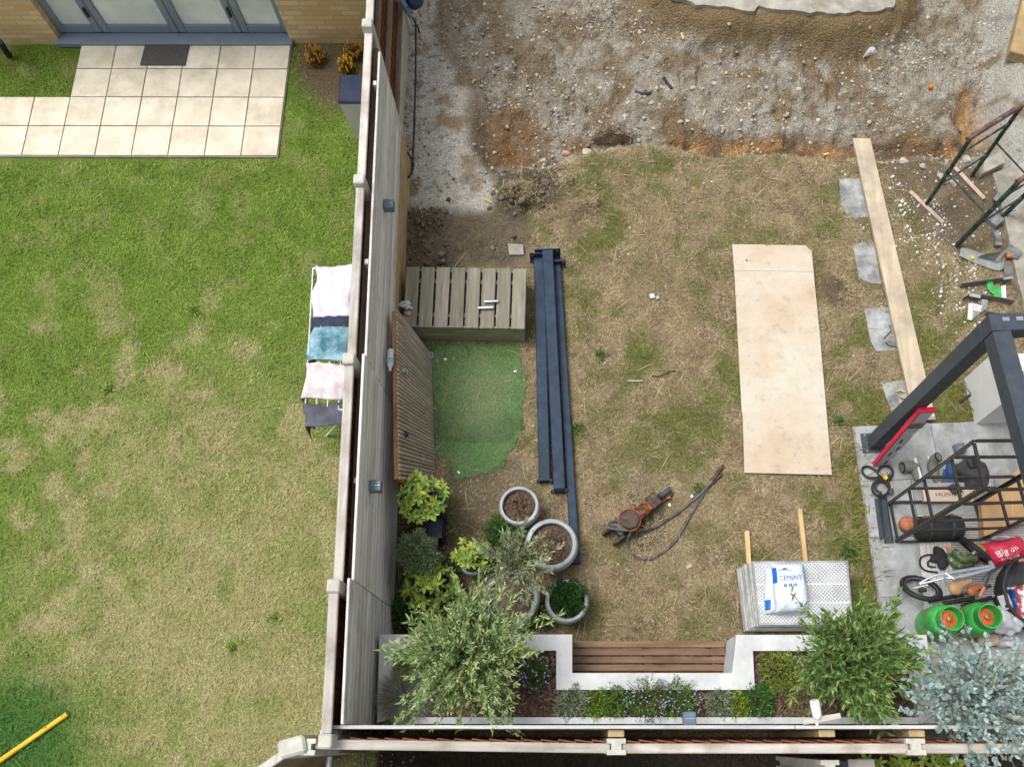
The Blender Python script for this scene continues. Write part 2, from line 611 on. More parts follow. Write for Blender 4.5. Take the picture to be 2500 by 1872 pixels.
MT['black_rubber'] = M_plain('black_rubber', (.016, .017, .019), .6, .3, 18, .15, 90)
MT['hose_grey'] = M_plain('dusty_hose', (.06, .06, .058), .75, .35, 10, .3, 60, col2=(.16, .155, .145))
MT['steel'] = M_plain('galvanised_steel', (.36, .38, .38), .4, .18, 8, .1, 90, .55, .5, col2=(.46, .5, .48))
MT['steel_dull'] = M_plain('dull_steel_plate', (.19, .2, .185), .5, .25, 8, .15, 70, .4)
MT['chrome'] = M_plain('brushed_chrome', (.62, .62, .64), .25, .08, 20, .03, 100, .9)
MT['silver'] = M_plain('silver_paint', (.40, .44, .48), .3, .08, 20, .02, 100, .5, .5)
MT['alu'] = M_plain('aluminium_panel', (.27, .285, .30), .5, .12, 3, .1, 80, .25, .4, col2=(.44, .46, .475), dirt=.25, dsc=4)
MT['alu_side'] = M_plain('aluminium_edge', (.36, .36, .33), .6, .25, 12, .2, 60, .2)
MT['pot'] = M_plain('pale_grey_pot', (.34, .37, .40), .5, .1, 6, .08, 90, col2=(.42, .45, .48), dirt=.22, dsc=6)
MT['mulch'] = M_plain('mulch', (.075, .05, .034), .95, .5, 40, .9, 70, col2=(.17, .12, .085))
MT['dark_soil'] = M_plain('dark_soil', (.04, .032, .025), .95, .5, 30, .8, 60, col2=(.11, .085, .06))
MT['twig'] = M_plain('dry_twig', (.13, .075, .045), .85, .35, 20, .2, 60)
MT['bark'] = M_plain('olive_bark', (.17, .15, .125), .9, .3, 22, .4, 60)
MT['bark_light'] = M_plain('light_twig', (.36, .31, .22), .85, .25, 20, .2, 60)
MT['orange_rust'] = M_plain('worn_orange_paint', (.10, .06, .04), .65, .4, 17, .4, 45, .2, .3, col2=(.30, .095, .034), lo=.48, hi=.66)
MT['brown_rust'] = M_plain('rusty_brown_steel', (.07, .045, .032), .65, .4, 14, .35, 50, .3, col2=(.14, .095, .07))
MT['teal_steel'] = M_plain('teal_grey_steel', (.05, .085, .095), .55, .35, 12, .2, 50, .2, col2=(.11, .15, .15))
MT['ply'] = M_ply('ply_board')
MT['rust_stain'] = M_plain('rust_stain', (.4, .22, .1), .9)
MT['bag_white'] = M_plain('cement_bag_white', (.56, .62, .70), .42, .06, 7, .25, 22, 0, .4, col2=(.68, .73, .79))
MT['bag_blue'] = M_plain('bag_blue', (.012, .14, .55), .4, .12, 8, .1, 30)
MT['ink_blue'] = M_plain('blue_print', (.015, .07, .30), .5, .05, 8, 0)
MT['ink_white'] = M_plain('white_print', (.8, .78, .78), .5, .05, 8, 0)
MT['ink_black'] = M_plain('black_print', (.02, .02, .02), .5, .05, 8, 0)
MT['gas_green'] = M_plain('green_gas_paint', (.04, .36, .065), .38, .12, 5, .05, 60, 0, .45, col2=(.075, .47, .10), dirt=.4, dsc=7)
MT['gas_orange'] = M_plain('orange_label', (.55, .1, .02), .5, .15, 20, .1)
MT['dull_orange'] = M_plain('dull_orange_paint', (.40, .10, .025), .6, .3, 20, .2, dirt=.5, dsc=14)
MT['gas_label'] = M_plain('yellow_green_label', (.35, .42, .06), .5, .2, 30, 0)
MT['tan'] = M_plain('tan_leather', (.36, .20, .10), .38, .1, 10, .08, 120, 0, .5)
MT['rust_leather'] = M_plain('brown_leather', (.33, .115, .04), .42, .15, 10, .1, 120)
MT['grip'] = M_plain('brick_grip', (.50, .17, .10), .6, .1, 20, .2, 80)
MT['ball'] = M_plain('basketball_rubber', (.46, .16, .085), .65, .12, 8, .4, 200)
MT['card'] = M_plain('cardboard', (.44, .27, .13), .85, .1, 4, .1, 60)
MT['paper'] = M_plain('kraft_paper', (.50, .40, .31), .8, .1, 5, .15, 30)
MT['red_bag'] = M_plain('red_carrier_plastic', (.62, .035, .08), .4, .14, 8, .5, 16)
MT['red'] = M_plain('red_paint', (.62, .012, .06), .45, .08, 10, .05)
MT['grey_pack'] = M_plain('grey_carton_side', (.42, .43, .45), .6, .12, 14, .1)
MT['black_cloth'] = M_plain('black_cloth', (.022, .022, .024), .85, .4, 9, .6, 26)
MT['dark_cloth'] = M_plain('charcoal_cloth', (.045, .045, .047), .85, .35, 8, .6, 24)
MT['blue_shoe'] = M_plain('blue_shoe', (.03, .08, .22), .6, .2, 12, .2)
MT['boot_grey'] = M_plain('grey_rubber_boot', (.17, .175, .15), .4, .1, 7, .05)
MT['white_plastic'] = M_plain('white_plastic', (.74, .74, .74), .4, .05, 7, .02)
MT['camo'] = M_plain('camo_boot', (.085, .125, .05), .5, .2, 22, .05, 40, col2=(.36, .4, .2), lo=.60, hi=.64)
MT['orange'] = M_plain('orange_plastic', (.75, .15, .02), .4, .08, 10, .02)
MT['ochre'] = M_plain('ochre_flower', (.6, .26, .04), .7, .2, 20, 0)
MT['yellow'] = M_plain('yellow_plastic', (.75, .46, .02), .4, .08, 10, .02)
MT['yellow_pole'] = M_plain('yellow_pole', (.72, .42, .025), .45, .08, 6, .03)
MT['blue_plastic'] = M_plain('blue_plastic', (.01, .22, .38), .4)
MT['brass'] = M_plain('brass', (.3, .2, .08), .4, .15, 20, .05, 60, .8)
MT['trestle_green'] = M_plain('flaking_green_steel', (.022, .05, .038), .6, .4, 16, .3, 60, .2, .4, col2=(.11, .17, .13), lo=.45, hi=.75)
MT['trestle_rust'] = M_plain('rusty_tube', (.12, .075, .06), .65, .35, 16, .3, 60, .3, col2=(.26, .17, .15))
MT['light_grey_box'] = M_plain('solar_light_case', (.13, .17, .21), .4, .1, 10, .03)
MT['solar'] = M_plain('solar_cell', (.10, .16, .22), .25, .15, 10, .02, 60, 0, .6)
MT['brick'] = M_plain('grey_block_paver', (.15, .155, .16), .85, .3, 14, .5, 50, col2=(.3, .3, .29))
MT['cable'] = M_plain('black_cable', (.015, .015, .016), .55, .2, 20, .05)
MT['tool_blue'] = M_plain('blue_grey_tool', (.14, .22, .32), .45, .2, 12, .1)
MT['navy'] = M_plain('navy_plastic', (.012, .02, .055), .4, .2, 10, .03)
MT['plastic_film'] = M_plain('grey_plastic_film', (.50, .52, .55), .3, .2, 12, .8, 30, 0, .6)
MT['teal_cloth'] = M_plain('teal_cloth', (.05, .20, .27), .8, .4, 9, .4, 30, col2=(.3, .5, .6))
MT['white_cloth'] = M_plain('white_cloth', (.62, .62, .72), .85, .12, 6, .4, 30)
MT['pink_cloth'] = M_plain('pale_pink_cloth', (.62, .52, .55), .85, .2, 8, .4, 30, col2=(.72, .68, .7))
MT['navy_cloth'] = M_plain('navy_cloth', (.03, .04, .075), .85, .3, 9, .4, 30)
MT['grey_cloth'] = M_plain('grey_cloth', (.085, .09, .115), .85, .3, 9, .5, 30)
MT['rug_white'] = M_plain('rug_cream', (.52, .51, .50), .95, .12, 30, .5, 200)
MT['rug_black'] = M_plain('rug_stripe', (.05, .05, .055), .95, .3, 40, .5, 200)
MT['mat_dark'] = M_plain('doormat', (.085, .08, .08), .95, .35, 60, .7, 150)
MT['shed_roof'] = M_plain('blue_grey_roof', (.16, .2, .22), .55, .15, 6, .1)
MT['teal_paint'] = M_plain('pale_teal_paint', (.28, .42, .43), .6, .1, 8, .1)
MT['flower_blue'] = M_plain('lavender_flower', (.38, .38, .68), .7, .2, 30, 0)
MT['plug'] = M_plain('dark_grey_plug', (.035, .05, .075), .45)
MT['steel_channel'] = M_plain('blue_grey_channel', (.045, .06, .075), .45, .15, 10, .05, 90, .2)
MT['white_box'] = M_plain('white_rendered_box', (.66, .67, .67), .7, .06, 6, .15, 120)
MT['plum_bag'] = M_plain('patterned_bag', (.55, .08, .09), .45, .2, 12, .4, 20, col2=(.72, .7, .72), lo=.5, hi=.54)
MT['plum_blue'] = M_plain('blue_spotted_bag', (.03, .07, .28), .45, .2, 60, .3, 20, col2=(.6, .65, .75), lo=.62, hi=.66)


def M_brickwall(name):
    m, nt, b = _mat(name)
    tc = nt.nodes.new('ShaderNodeTexCoord')
    sx = nt.nodes.new('ShaderNodeSeparateXYZ'); cb = nt.nodes.new('ShaderNodeCombineXYZ')
    nt.links.new(tc.outputs['Object'], sx.inputs[0])
    ad = nt.nodes.new('ShaderNodeMath'); ad.operation = 'ADD'
    nt.links.new(sx.outputs[0], ad.inputs[0]); nt.links.new(sx.outputs[1], ad.inputs[1])
    nt.links.new(ad.outputs[0], cb.inputs[0]); nt.links.new(sx.outputs[2], cb.inputs[1])
    br = nt.nodes.new('ShaderNodeTexBrick')
    br.inputs['Scale'].default_value = 1.0
    br.inputs['Brick Width'].default_value = .225; br.inputs['Row Height'].default_value = .075
    br.inputs['Mortar Size'].default_value = .008
    br.inputs['Color1'].default_value = (.54, .37, .15, 1); br.inputs['Color2'].default_value = (.68, .52, .27, 1)
    br.inputs['Mortar'].default_value = (.42, .36, .28, 1)
    nt.links.new(cb.outputs[0], br.inputs['Vector'])
    nt.links.new(br.outputs['Color'], b.inputs['Base Color'])
    b.inputs['Roughness'].default_value = .9
    _bump(nt, b, br.outputs['Fac'], -.5, .01)
    return m


MT['brickwall'] = M_brickwall('yellow_stock_brick')
# ================================================================== GROUND
FA, FB = P(963, 1560), P(992, 640)           # foot of the left fence, garden side
FT = (FB - FA).normalized()
FN = Vector((FT.y, -FT.x, 0))


def FL(s, d, z):
    """along the left fence, out into the garden, up"""
    q = FA + FT * s + FN * d
    return Vector((q.x, q.y, z))


GX0, GX1, GY0, GY1, GR = -7.8, 6.6, -1.6, 9.4, 0.025
gx = np.arange(GX0, GX1, GR); gy = np.arange(GY0, GY1, GR)
XX, YY = np.meshgrid(gx, gy)
WX = XX + (fbm(XX, YY, .5, 3) - .5) * .22 + (vn(XX, YY, .09, 5) - .5) * .05
WY = YY + (fbm(XX, YY, .5, 9) - .5) * .22 + (vn(XX, YY, .09, 6) - .5) * .05


def PP(lst, z=0.0):
    return [P(a, b, z) for a, b in lst]


def blur(a, n):
    k = int(n)
    for ax in (0, 1):
        c = np.cumsum(np.pad(a, [(k + 1, k) if i == ax else (0, 0) for i in (0, 1)], mode='edge'), axis=ax)
        a = (np.take(c, np.arange(2 * k + 1, c.shape[ax]), axis=ax) - np.take(c, np.arange(0, c.shape[ax] - 2 * k - 1), axis=ax)) / (2 * k + 1)
    return a


def zone(lst, z=0.0, b=2, warp=True):
    m = inpoly(WX if warp else XX, WY if warp else YY, PP(lst, z)).astype(float)
    return blur(blur(m, b), b) if b else m


m_dug = zone([(1085, -200), (2460, -200), (2450, 300), (2405, 385), (2060, 372), (1900, 368), (1740, 372), (1640, 350),
              (1500, 345), (1420, 362), (1330, 392), (1200, 408), (1170, 330), (1160, 200), (1118, 140), (1085, 60)], 0.0, 3)
m_chalk = zone([(985, -200), (1085, -200), (1085, 60), (1118, 140), (1160, 200), (1170, 330), (1200, 408), (1235, 418),
                (1222, 470), (1190, 522), (1100, 530), (985, 512)], -.05, 3)
m_soilL = zone([(985, 500), (1200, 505), (1290, 500), (1300, 620), (1270, 655), (985, 660)], 0, 3)
m_soilM = zone([(1200, 400), (1330, 385), (1390, 420), (1350, 520), (1220, 520)], 0, 3)
m_soilR = zone([(2130, 378), (2420, 378), (2440, 560), (2360, 640), (2250, 560), (2190, 470)], 0, 4)
m_clay = np.maximum(zone([(1640, 352), (1790, 348), (1900, 345), (2060, 348), (2060, 388), (1900, 388), (1740, 392), (1640, 380)], -.36, 2),
                    zone([(2060, 352), (2330, 348), (2330, 230), (2440, 230), (2440, 388), (2060, 395)], -.36, 2))
m_brown = np.maximum(zone([(1190, 270), (1250, 250), (1310, 320), (1300, 405), (1180, 405)], -.3, 3),
                     zone([(1370, 340), (1450, 340), (1450, 372), (1370, 374)], -.3, 2))
m_under = zone([(1560, -220), (2290, -220), (2225, 40), (2150, 72), (2030, 84), (1880, 74), (1720, 66), (1640, 34), (1580, 0)], -.05, 4)
m_oil = zone([(1490, 1290), (1560, 1230), (1640, 1250), (1610, 1330), (1510, 1350)], 0, 3)
m_burn = zone([(1540, 1140), (1590, 1150), (1580, 1210), (1500, 1200)], 0, 3)
m_clod = zone([(1990, 645), (2060, 690), (2090, 715), (2050, 735), (1985, 730)], 0, 2)
m_clod2 = np.maximum(zone([(1350, 440), (1400, 425), (1450, 465), (1460, 510), (1400, 520), (1360, 490)], 0, 2),
                     zone([(1215, 460), (1290, 450), (1300, 500), (1225, 515)], 0, 2))
m_bed = zone([(712, 100), (900, 100), (905, 240), (860, 265), (790, 270), (715, 190)], 0, 3)
m_bare = zone([(1100, 1120), (1290, 1110), (1300, 1180), (1290, 1330), (1130, 1330), (1080, 1240)], 0, 4)
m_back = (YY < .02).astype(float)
sF = (XX - FA.x) * FN.x + (YY - FA.y) * FN.y        # distance from the fence foot, + = garden
m_neigh = sst(-.1, -.16, sF)
m_lush = zone([(-200, 1640), (90, 1650), (190, 1740), (190, 1960), (-200, 1960)], 0, 9)
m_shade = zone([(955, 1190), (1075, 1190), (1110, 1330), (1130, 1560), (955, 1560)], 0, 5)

rough1 = fbm(XX, YY, .42, 21, 4) - .5
ruts = np.abs(fbm(XX, YY * .6, .30, 25, 3) - .5)
rough2 = fbm(XX, YY, .08, 33, 3) - .5
dig = np.clip(m_dug * (1 - m_under), 0, 1)
ZZ = -.30 * dig - .10 * m_chalk * (1 - dig)
ZZ += -.16 * m_chalk * (1 - dig) * sst(P(1000, 330).y, P(1000, 120).y, YY)
ZZ += dig * (.07 - np.clip(ruts, 0, .09)) * .55
ZZ += .05 * m_under * m_dug
ZZ += -.08 * m_clay * dig - .05 * m_brown * dig
ZZ += (dig * .09 + m_chalk * .05) * rough1 * 2 + (dig * .045 + m_chalk * .025 + m_soilL * .045 + m_soilR * .02 + m_soilM * .05) * rough2 * 2
edge_s = blur(m_soilL, 8)
ZZ += (.05 * m_soilL * (XX < P(1090, 570).x)) * (fbm(XX, YY, .12, 55, 3)) * 1.5
ZZ += .14 * (m_under * (1 - m_under) * 4) * (fbm(XX, YY, .14, 401, 4) - .5)
ZZ += m_clod * .09 + m_clod2 * .14 + (m_clod + m_clod2) * rough2 * .08
ZZ += (1 - np.clip(dig + m_chalk, 0, 1)) * (fbm(XX, YY, .8, 71) - .5) * .02 * (1 - m_neigh)
ZZ = np.where(m_neigh > .5, (fbm(XX, YY, .9, 72) - .5) * .02, ZZ)

# flat where built things stand on the ground
def flat(lst, z=-.012):
    global ZZ
    m = blur(inpoly(XX, YY, PP(lst)).astype(float), 2)
    ZZ = ZZ * (1 - m) + z * m


flat([(2060, 1020), (2700, 1000), (2700, 1800), (2120, 1800), (2120, 1540)], -.02)
flat([(-300, 90), (720, 90), (700, 400), (-300, 420)], -.02)
flat([(900, 1520), (2400, 1520), (2400, 1900), (900, 1900)], -.02)
flat([(985, 665), (1295, 665), (1295, 850), (985, 850)], -.01)
flat([(1040, 840), (1300, 840), (1300, 1190), (1040, 1190)], -.01)
flat([(1770, 580), (2010, 590), (2060, 1170), (1800, 1170)], -.01)
flat([(2420, 380), (2700, 380), (2700, 930), (2480, 930)], -.02)


def gz(x, y):
    i = int(min(max((x - GX0) / GR, 0), len(gx) - 2)); j = int(min(max((y - GY0) / GR, 0), len(gy) - 2))
    return float(ZZ[j:j + 2, i:i + 2].mean())


def gzv(x, y):
    i = np.clip(((x - GX0) / GR).astype(int), 0, len(gx) - 1); j = np.clip(((y - GY0) / GR).astype(int), 0, len(gy) - 1)
    return ZZ[j, i]


def on(px, py):
    """pixel -> point on the uneven ground"""
    p = P(px, py)
    for _ in range(4):
        p = P(px, py, gz(p.x, p.y))
    return p


# --- colours of the soil
def lerp(a, b, t):
    return a * (1 - t[..., None]) + np.array(b) * t[..., None]


def blobs(lst):
    g = np.zeros_like(XX)
    for (a, b, r, amp) in lst:
        q = P(a, b); rr = r / 235.0
        g = np.maximum(g, amp * np.exp(-((XX - q.x) ** 2 + (YY - q.y) ** 2) / (rr * rr)))
    return g


green_g = blobs([(1390, 760, 70, .7), (1420, 620, 60, .6), (1620, 420, 60, .6), (1790, 900, 60, .9), (1570, 850, 50, .6), (1700, 1020, 60, .6),
                 (1480, 590, 60, .6), (2010, 1250, 80, .7), (2080, 1200, 70, .9), (2095, 990, 70, .95), (1960, 640, 70, .5), (2270, 780, 90, .8),
                 (2085, 1330, 60, .8), (1300, 800, 50, .8), (2120, 800, 60, .5), (1680, 640, 50, .5), (2330, 980, 70, .9), (2060, 520, 90, .4),
                 (1960, 1000, 60, .5), (1450, 420, 60, .5), (1560, 430, 60, .6), (1000, 1420, 80, .8), (1100, 1250, 70, .4), (2100, 1440, 60, .8)])
green_g = np.clip(green_g * (.2 + 1.5 * sst(.3, .65, fbm(XX, YY, .22, 91))) + .62 * sst(.46, .70, fbm(XX, YY, .24, 93)) + .25 * sst(.5, .7, fbm(XX, YY, .9, 94)), 0, 1)
dry_n = np.clip(blobs([(500, 1500, 420, 1.0), (700, 1750, 250, .9), (450, 1150, 300, .75), (650, 1250, 250, .8), (200, 1500, 160, .5)]) * (.35 + 1.25 * fbm(XX, YY, .28, 95))
                + .8 * sst(.50, .70, fbm(XX, YY, .26, 97)), 0, 1)
dry_n *= (1 - m_lush) * (.4 + .6 * sst(P(300, 560).y, P(300, 1000).y, YY))

nA = fbm(XX, YY, .30, 41); nB = fbm(XX, YY, .11, 43)
straw = lerp(np.broadcast_to(np.array((.29, .23, .135)), XX.shape + (3,)), (.165, .125, .078), sst(.35, .7, nB))
CC = lerp(straw, (.12, .125, .04), np.clip(green_g * .9, 0, 1))
grey = lerp(np.broadcast_to(np.array((.285, .262, .215)), XX.shape + (3,)), (.195, .155, .105), sst(.42, .66, nA))
grey = lerp(grey, (.37, .35, .305), sst(.52, .75, nB) * .7)
nC = fbm(XX, YY, .42, 47)
grey = lerp(grey, (.175, .125, .07), sst(.56, .70, nC) * np.where(XX > .2, .85, .5))
CC = CC * (1 - dig[..., None]) + grey * dig[..., None]
chk = lerp(np.broadcast_to(np.array((.52, .50, .445)), XX.shape + (3,)), (.30, .235, .15), sst(.56, .72, nA))
chk = lerp(chk, (.25, .235, .21), sst(.58, .8, nB) * .8)
mc = np.clip(m_chalk * (1 - dig), 0, 1)
CC = CC * (1 - mc[..., None]) + chk * mc[..., None]
CC = lerp(CC, (.185, .105, .045), np.clip(m_brown * (.4 + nB), 0, 1))
CC = lerp(CC, (.12, .075, .04), np.clip(m_clay * 1.3, 0, 1) * .85)
CC = lerp(CC, (.36, .21, .09), np.clip(m_clay * sst(.42, .62, fbm(XX, YY, .22, 61) + .12 * (XX > P(2300, 300, -.3).x) + .06 * (XX < P(1830, 370, -.3).x)), 0, 1) * np.clip(.35 + nB, 0, 1))
m_rs = zone([(2415, -200), (2900, -200), (2900, 430), (2440, 420), (2420, 200)], 0, 4)
CC = CC * (1 - m_rs[..., None]) + chk * .72 * m_rs[..., None]
CC = lerp(CC, (.12, .098, .074), np.clip(m_soilL * (.6 + .5 * nB), 0, .95))
CC = lerp(CC, (.10, .08, .058), np.clip(m_soilM * (.5 + nB), 0, .95))
CC = lerp(CC, (.15, .115, .08), np.clip(m_soilR * (.35 + nB), 0, .9))
CC = lerp(CC, (.12, .09, .06), m_clod * .9)
CC = lerp(CC, (.055, .05, .045), np.clip(m_oil * (.4 + nB), 0, .85))
CC = lerp(CC, (.12, .115, .1), np.clip(m_burn * (.4 + nB), 0, .8))
CC = lerp(CC, (.16, .125, .09), np.clip(m_bare * (.2 + nB), 0, .85))
CC = lerp(CC, (.20, .145, .075), np.clip(m_under * 1.6, 0, 1) * np.clip(.45 + nB * .9, 0, 1))
CC = lerp(CC, (.045, .052, .024), np.clip(m_shade * (.6 + nB), 0, .95))  # shade between the fence-side plants, painted into the ground colour
step_e = np.clip(dig * (1 - dig) * 4, 0, 1) * blur(m_chalk, 6)
CC = lerp(CC, (.17, .13, .08), np.clip(step_e * 1.4, 0, 1) * .8)
ng = lerp(np.broadcast_to(np.array((.12, .185, .03)), XX.shape + (3,)), (.30, .28, .13), dry_n)
ng = lerp(ng, (.045, .12, .03), m_lush * .85)
CC = CC * (1 - m_neigh[..., None]) + ng * m_neigh[..., None]
CC = lerp(CC, (.15, .105, .07), np.clip(m_bed * (.5 + nB), 0, .95))
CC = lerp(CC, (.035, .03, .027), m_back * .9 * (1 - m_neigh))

# one sheet: dense in view, coarse to the horizon
ox = np.concatenate([[-90, -45, -24, -14, -9.5], gx, [8, 12, 22, 45, 90]])
oy = np.concatenate([[-90, -45, -24, -12, -5, -2.6], gy, [11, 15, 25, 50, 100]])
nx, ny = len(ox), len(oy)
VX, VY = np.meshgrid(ox, oy)
VZ = np.full(VX.shape, -.02); VC = np.zeros(VX.shape + (3,)); VC[...] = (.12, .15, .05)
VZ[6:6 + len(gy), 5:5 + len(gx)] = ZZ; VC[6:6 + len(gy), 5:5 + len(gx)] = CC
ii = np.arange(nx * ny).reshape(ny, nx)
quads = np.stack([ii[:-1, :-1].ravel(), ii[:-1, 1:].ravel(), ii[1:, 1:].ravel(), ii[1:, :-1].ravel()], 1)
GRIT = np.clip(np.maximum.reduce([dig, m_chalk * .8, m_soilL * .7, m_soilR * .8, m_soilM * .7, m_clod * .6, m_back]), 0, 1) * (1 - m_neigh)
VG = np.zeros(VX.shape); VG[6:6 + len(gy), 5:5 + len(gx)] = GRIT
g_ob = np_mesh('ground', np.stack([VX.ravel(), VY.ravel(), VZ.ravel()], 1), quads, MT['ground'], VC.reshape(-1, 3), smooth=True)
_ga = g_ob.data.attributes.new('grit', 'FLOAT', 'POINT'); _ga.data.foreach_set('value', VG.ravel().astype(np.float32))
tag(g_ob, 'dug-over, grassy ground of both gardens', kind='structure')


def gcol(x, y):
    i = np.clip(((x - GX0) / GR).astype(int), 0, len(gx) - 1); j = np.clip(((y - GY0) / GR).astype(int), 0, len(gy) - 1)
    return i, j


# ------------------------------------------------------------------ grass
lawn_poly = PP([(1215, 420), (1330, 398), (1420, 366), (1500, 350), (1640, 355), (1740, 378), (1900, 376), (2130, 382), (2200, 470), (2260, 560), (2360, 640),
                (2440, 640), (2500, 760), (2520, 900), (2500, 1020), (2080, 1045), (2100, 1200), (2160, 1560), (940, 1560), (955, 1100), (990, 1000), (985, 660), (1290, 655), (1300, 520), (1230, 520)])
patio_polys = [PP([(165, 100), (715, 100), (680, 388), (-300, 405), (-300, 250), (0, 252), (165, 248)])]


def grass(name, n, where, length, cols, flatness, label, width=(.0022, .004)):
    x = RNG.uniform(GX0, GX1, n * 6); y = RNG.uniform(GY0, GY1, n * 6)
    k = where(x, y)
    x, y = x[k][:n], y[k][:n]
    m = len(x)
    i, j = gcol(x, y)
    L = RNG.uniform(length[0], length[1], m)
    # blades lie in tufts: direction follows a field plus scatter
    th = fbm(x, y, .16, 123) * 14 + RNG.normal(0, .8, m)
    el = np.clip(RNG.normal(flatness, .3, m), .04, 1.35)
    d = np.stack([np.cos(th) * np.cos(el), np.sin(th) * np.cos(el), np.sin(el)], 1)
    w = RNG.uniform(width[0], width[1], m)
    sx = np.stack([-np.sin(th), np.cos(th), np.zeros(m)], 1) * w[:, None]
    b = np.stack([x, y, ZZ[j, i] - .004], 1)
    mid = b + d * (L * .55)[:, None]
    tip = b + d * L[:, None] - np.array([0, 0, 1]) * (L * RNG.uniform(0, .3, m))[:, None]
    tip[:, 2] = np.maximum(tip[:, 2], b[:, 2] + .004)
    V = np.stack([b - sx, b + sx, mid + sx * .8, tip, mid - sx * .8], 1).reshape(-1, 3)
    o = np.arange(m)[:, None] * 5
    F = np.concatenate([o + np.array([0, 1, 2]), o + np.array([0, 2, 4]), o + np.array([4, 2, 3])], 0)
    c = cols(i, j, m)
    C = np.repeat(c, 5, axis=0)
    ob = np_mesh(name, V, F, MT['grass'], C)
    return tag(ob, label, 'grass', kind='stuff')


def pick(a, b, t):
    return np.array(a) * (1 - t[:, None]) + np.array(b) * t[:, None]


def cols_garden(i, j, m):
    g = np.clip(green_g[j, i] * 1.3 + .12 - RNG.uniform(0, .8, m), 0, 1)
    r = RNG.uniform(0, 1, m)
    t2 = np.clip(.65 * r + .7 * (fbm(gx[i], gy[j], .13, 205) - .3), 0, 1)
    dry = pick((.20, .145, .075), (.58, .48, .31), t2)
    grn = pick((.075, .10, .02), (.27, .28, .085), t2)
    c = dry * (1 - g[:, None]) + grn * g[:, None]
    return c * RNG.uniform(.72, 1.2, (m, 1))


def cols_neigh(i, j, m):
    t = np.clip(dry_n[j, i] * 1.2 - RNG.uniform(0, .4, m), 0, 1)
    r = RNG.uniform(0, 1, m)
    t2 = np.clip(.6 * r + .9 * (fbm(gx[i], gy[j], .17, 201) - .28), 0, 1)
    grn = pick((.10, .19, .02), (.33, .43, .095), t2)
    dry = pick((.31, .29, .11), (.55, .52, .28), t2)
    c = grn * (1 - t[:, None]) + dry * t[:, None]
    lu = m_lush[j, i][:, None] * .85
    c = c * (1 - lu) + pick((.025, .10, .02), (.07, .20, .05), r) * lu
    return c * RNG.uniform(.85, 1.12, (m, 1))


def shrink(poly, t):
    c = sum(poly, Vector()) / len(poly)
    return [c + (p - c) * t for p in poly]


STEPS = [[C6(u, v) for u, v in q] for q in ([(315, 185), (400, 175), (500, 182), (560, 470), (440, 492), (370, 465), (325, 380)],
         [(415, 690), (580, 668), (640, 1000), (560, 995), (470, 960)], [(505, 1185), (690, 1180), (780, 1520), (600, 1520), (555, 1440)])]
STEPS.append([C7(575, 740), C7(800, 705), C7(900, 900), C7(860, 1060), C7(690, 1060), C7(610, 860)])
TURF = [C4(*q) for q in ((960, 640), (1250, 650), (1560, 655), (1585, 760), (1590, 850), (1612, 960), (1590, 1080), (1600, 1180), (1565, 1290), (1540, 1360), (1470, 1420), (1430, 1500), (1300, 1550), (1200, 1570), (1112, 1600), (1100, 1430), (990, 1420))]
solid = [shrink(q, .9) for q in STEPS] + [shrink(TURF, .93), PP([(1786, 595), (1983, 595), (2033, 1160), (1816, 1155)]), PP([(2083, 340), (2125, 338), (2284, 1025), (2232, 1025)]), PP([(2083, 1046), (2700, 1030), (2700, 1700), (2145, 1560)])]


def w_garden(x, y):
    i, j = gcol(x, y)
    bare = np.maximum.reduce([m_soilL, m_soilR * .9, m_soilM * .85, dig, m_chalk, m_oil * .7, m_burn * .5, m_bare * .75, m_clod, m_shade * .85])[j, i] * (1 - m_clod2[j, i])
    k = inpoly(x, y, lawn_poly) & (RNG.uniform(0, 1, len(x)) > bare)
    for q in solid: k &= ~inpoly(x, y, q)
    return k & (RNG.uniform(0, 1, len(x)) < .35 + 1.1 * fbm(x, y, .2, 77))


def w_neigh(x, y):
    i, j = gcol(x, y)
    k = (m_neigh[j, i] > .9) & (y < P(400, 118).y) & (m_bed[j, i] < RNG.uniform(0, 1, len(x)))
    for p in patio_polys: k &= ~inpoly(x, y, p)
    return k


grass('lawn_grass', 300000, w_garden, (.022, .07), cols_garden, .32, 'dry straw-coloured lawn grass with green patches')
grass('neighbour_grass', 210000, w_neigh, (.025, .07), cols_neigh, .55, "neighbour's greener lawn grass beyond the fence", (.0028, .005))

clod_q = [PP([(1350, 440), (1400, 425), (1450, 465), (1460, 510), (1400, 520), (1360, 490)]), PP([(1215, 460), (1290, 450), (1300, 500), (1225, 515)]), PP([(1420, 350), (1470, 350), (1470, 390), (1400, 400)])]
grass('turf_clods', 9000, lambda x, y: inpoly(x, y, clod_q[0]) | inpoly(x, y, clod_q[1]) | inpoly(x, y, clod_q[2]), (.05, .12), lambda i, j, m: pick((.26, .2, .11), (.55, .45, .29), RNG.uniform(0, 1, m)), .3,
      'lifted clods of dry turf at the edge of the dug ground')
# tall unmown fringe by the terrace and planter
fringe = PP([(2075, 1040), (2110, 1040), (2160, 1540), (2085, 1540), (2060, 1300), (2050, 1120)])
fringe2 = PP([(2320, 860), (2370, 960), (2410, 1035), (2330, 1040), (2310, 960)])
fringe3 = PP([(1040, 835), (1250, 840), (1250, 860), (1040, 858)])
fringe4 = PP([(2080, 1030), (2180, 1000), (2180, 1045), (2080, 1045)])


def w_fringe(x, y):
    return (inpoly(x, y, fringe) | inpoly(x, y, fringe2) | inpoly(x, y, fringe3) | inpoly(x, y, fringe4))


def cols_fringe(i, j, m):
    r = RNG.uniform(0, 1, m)
    return pick((.09, .115, .02), (.32, .30, .09), r)


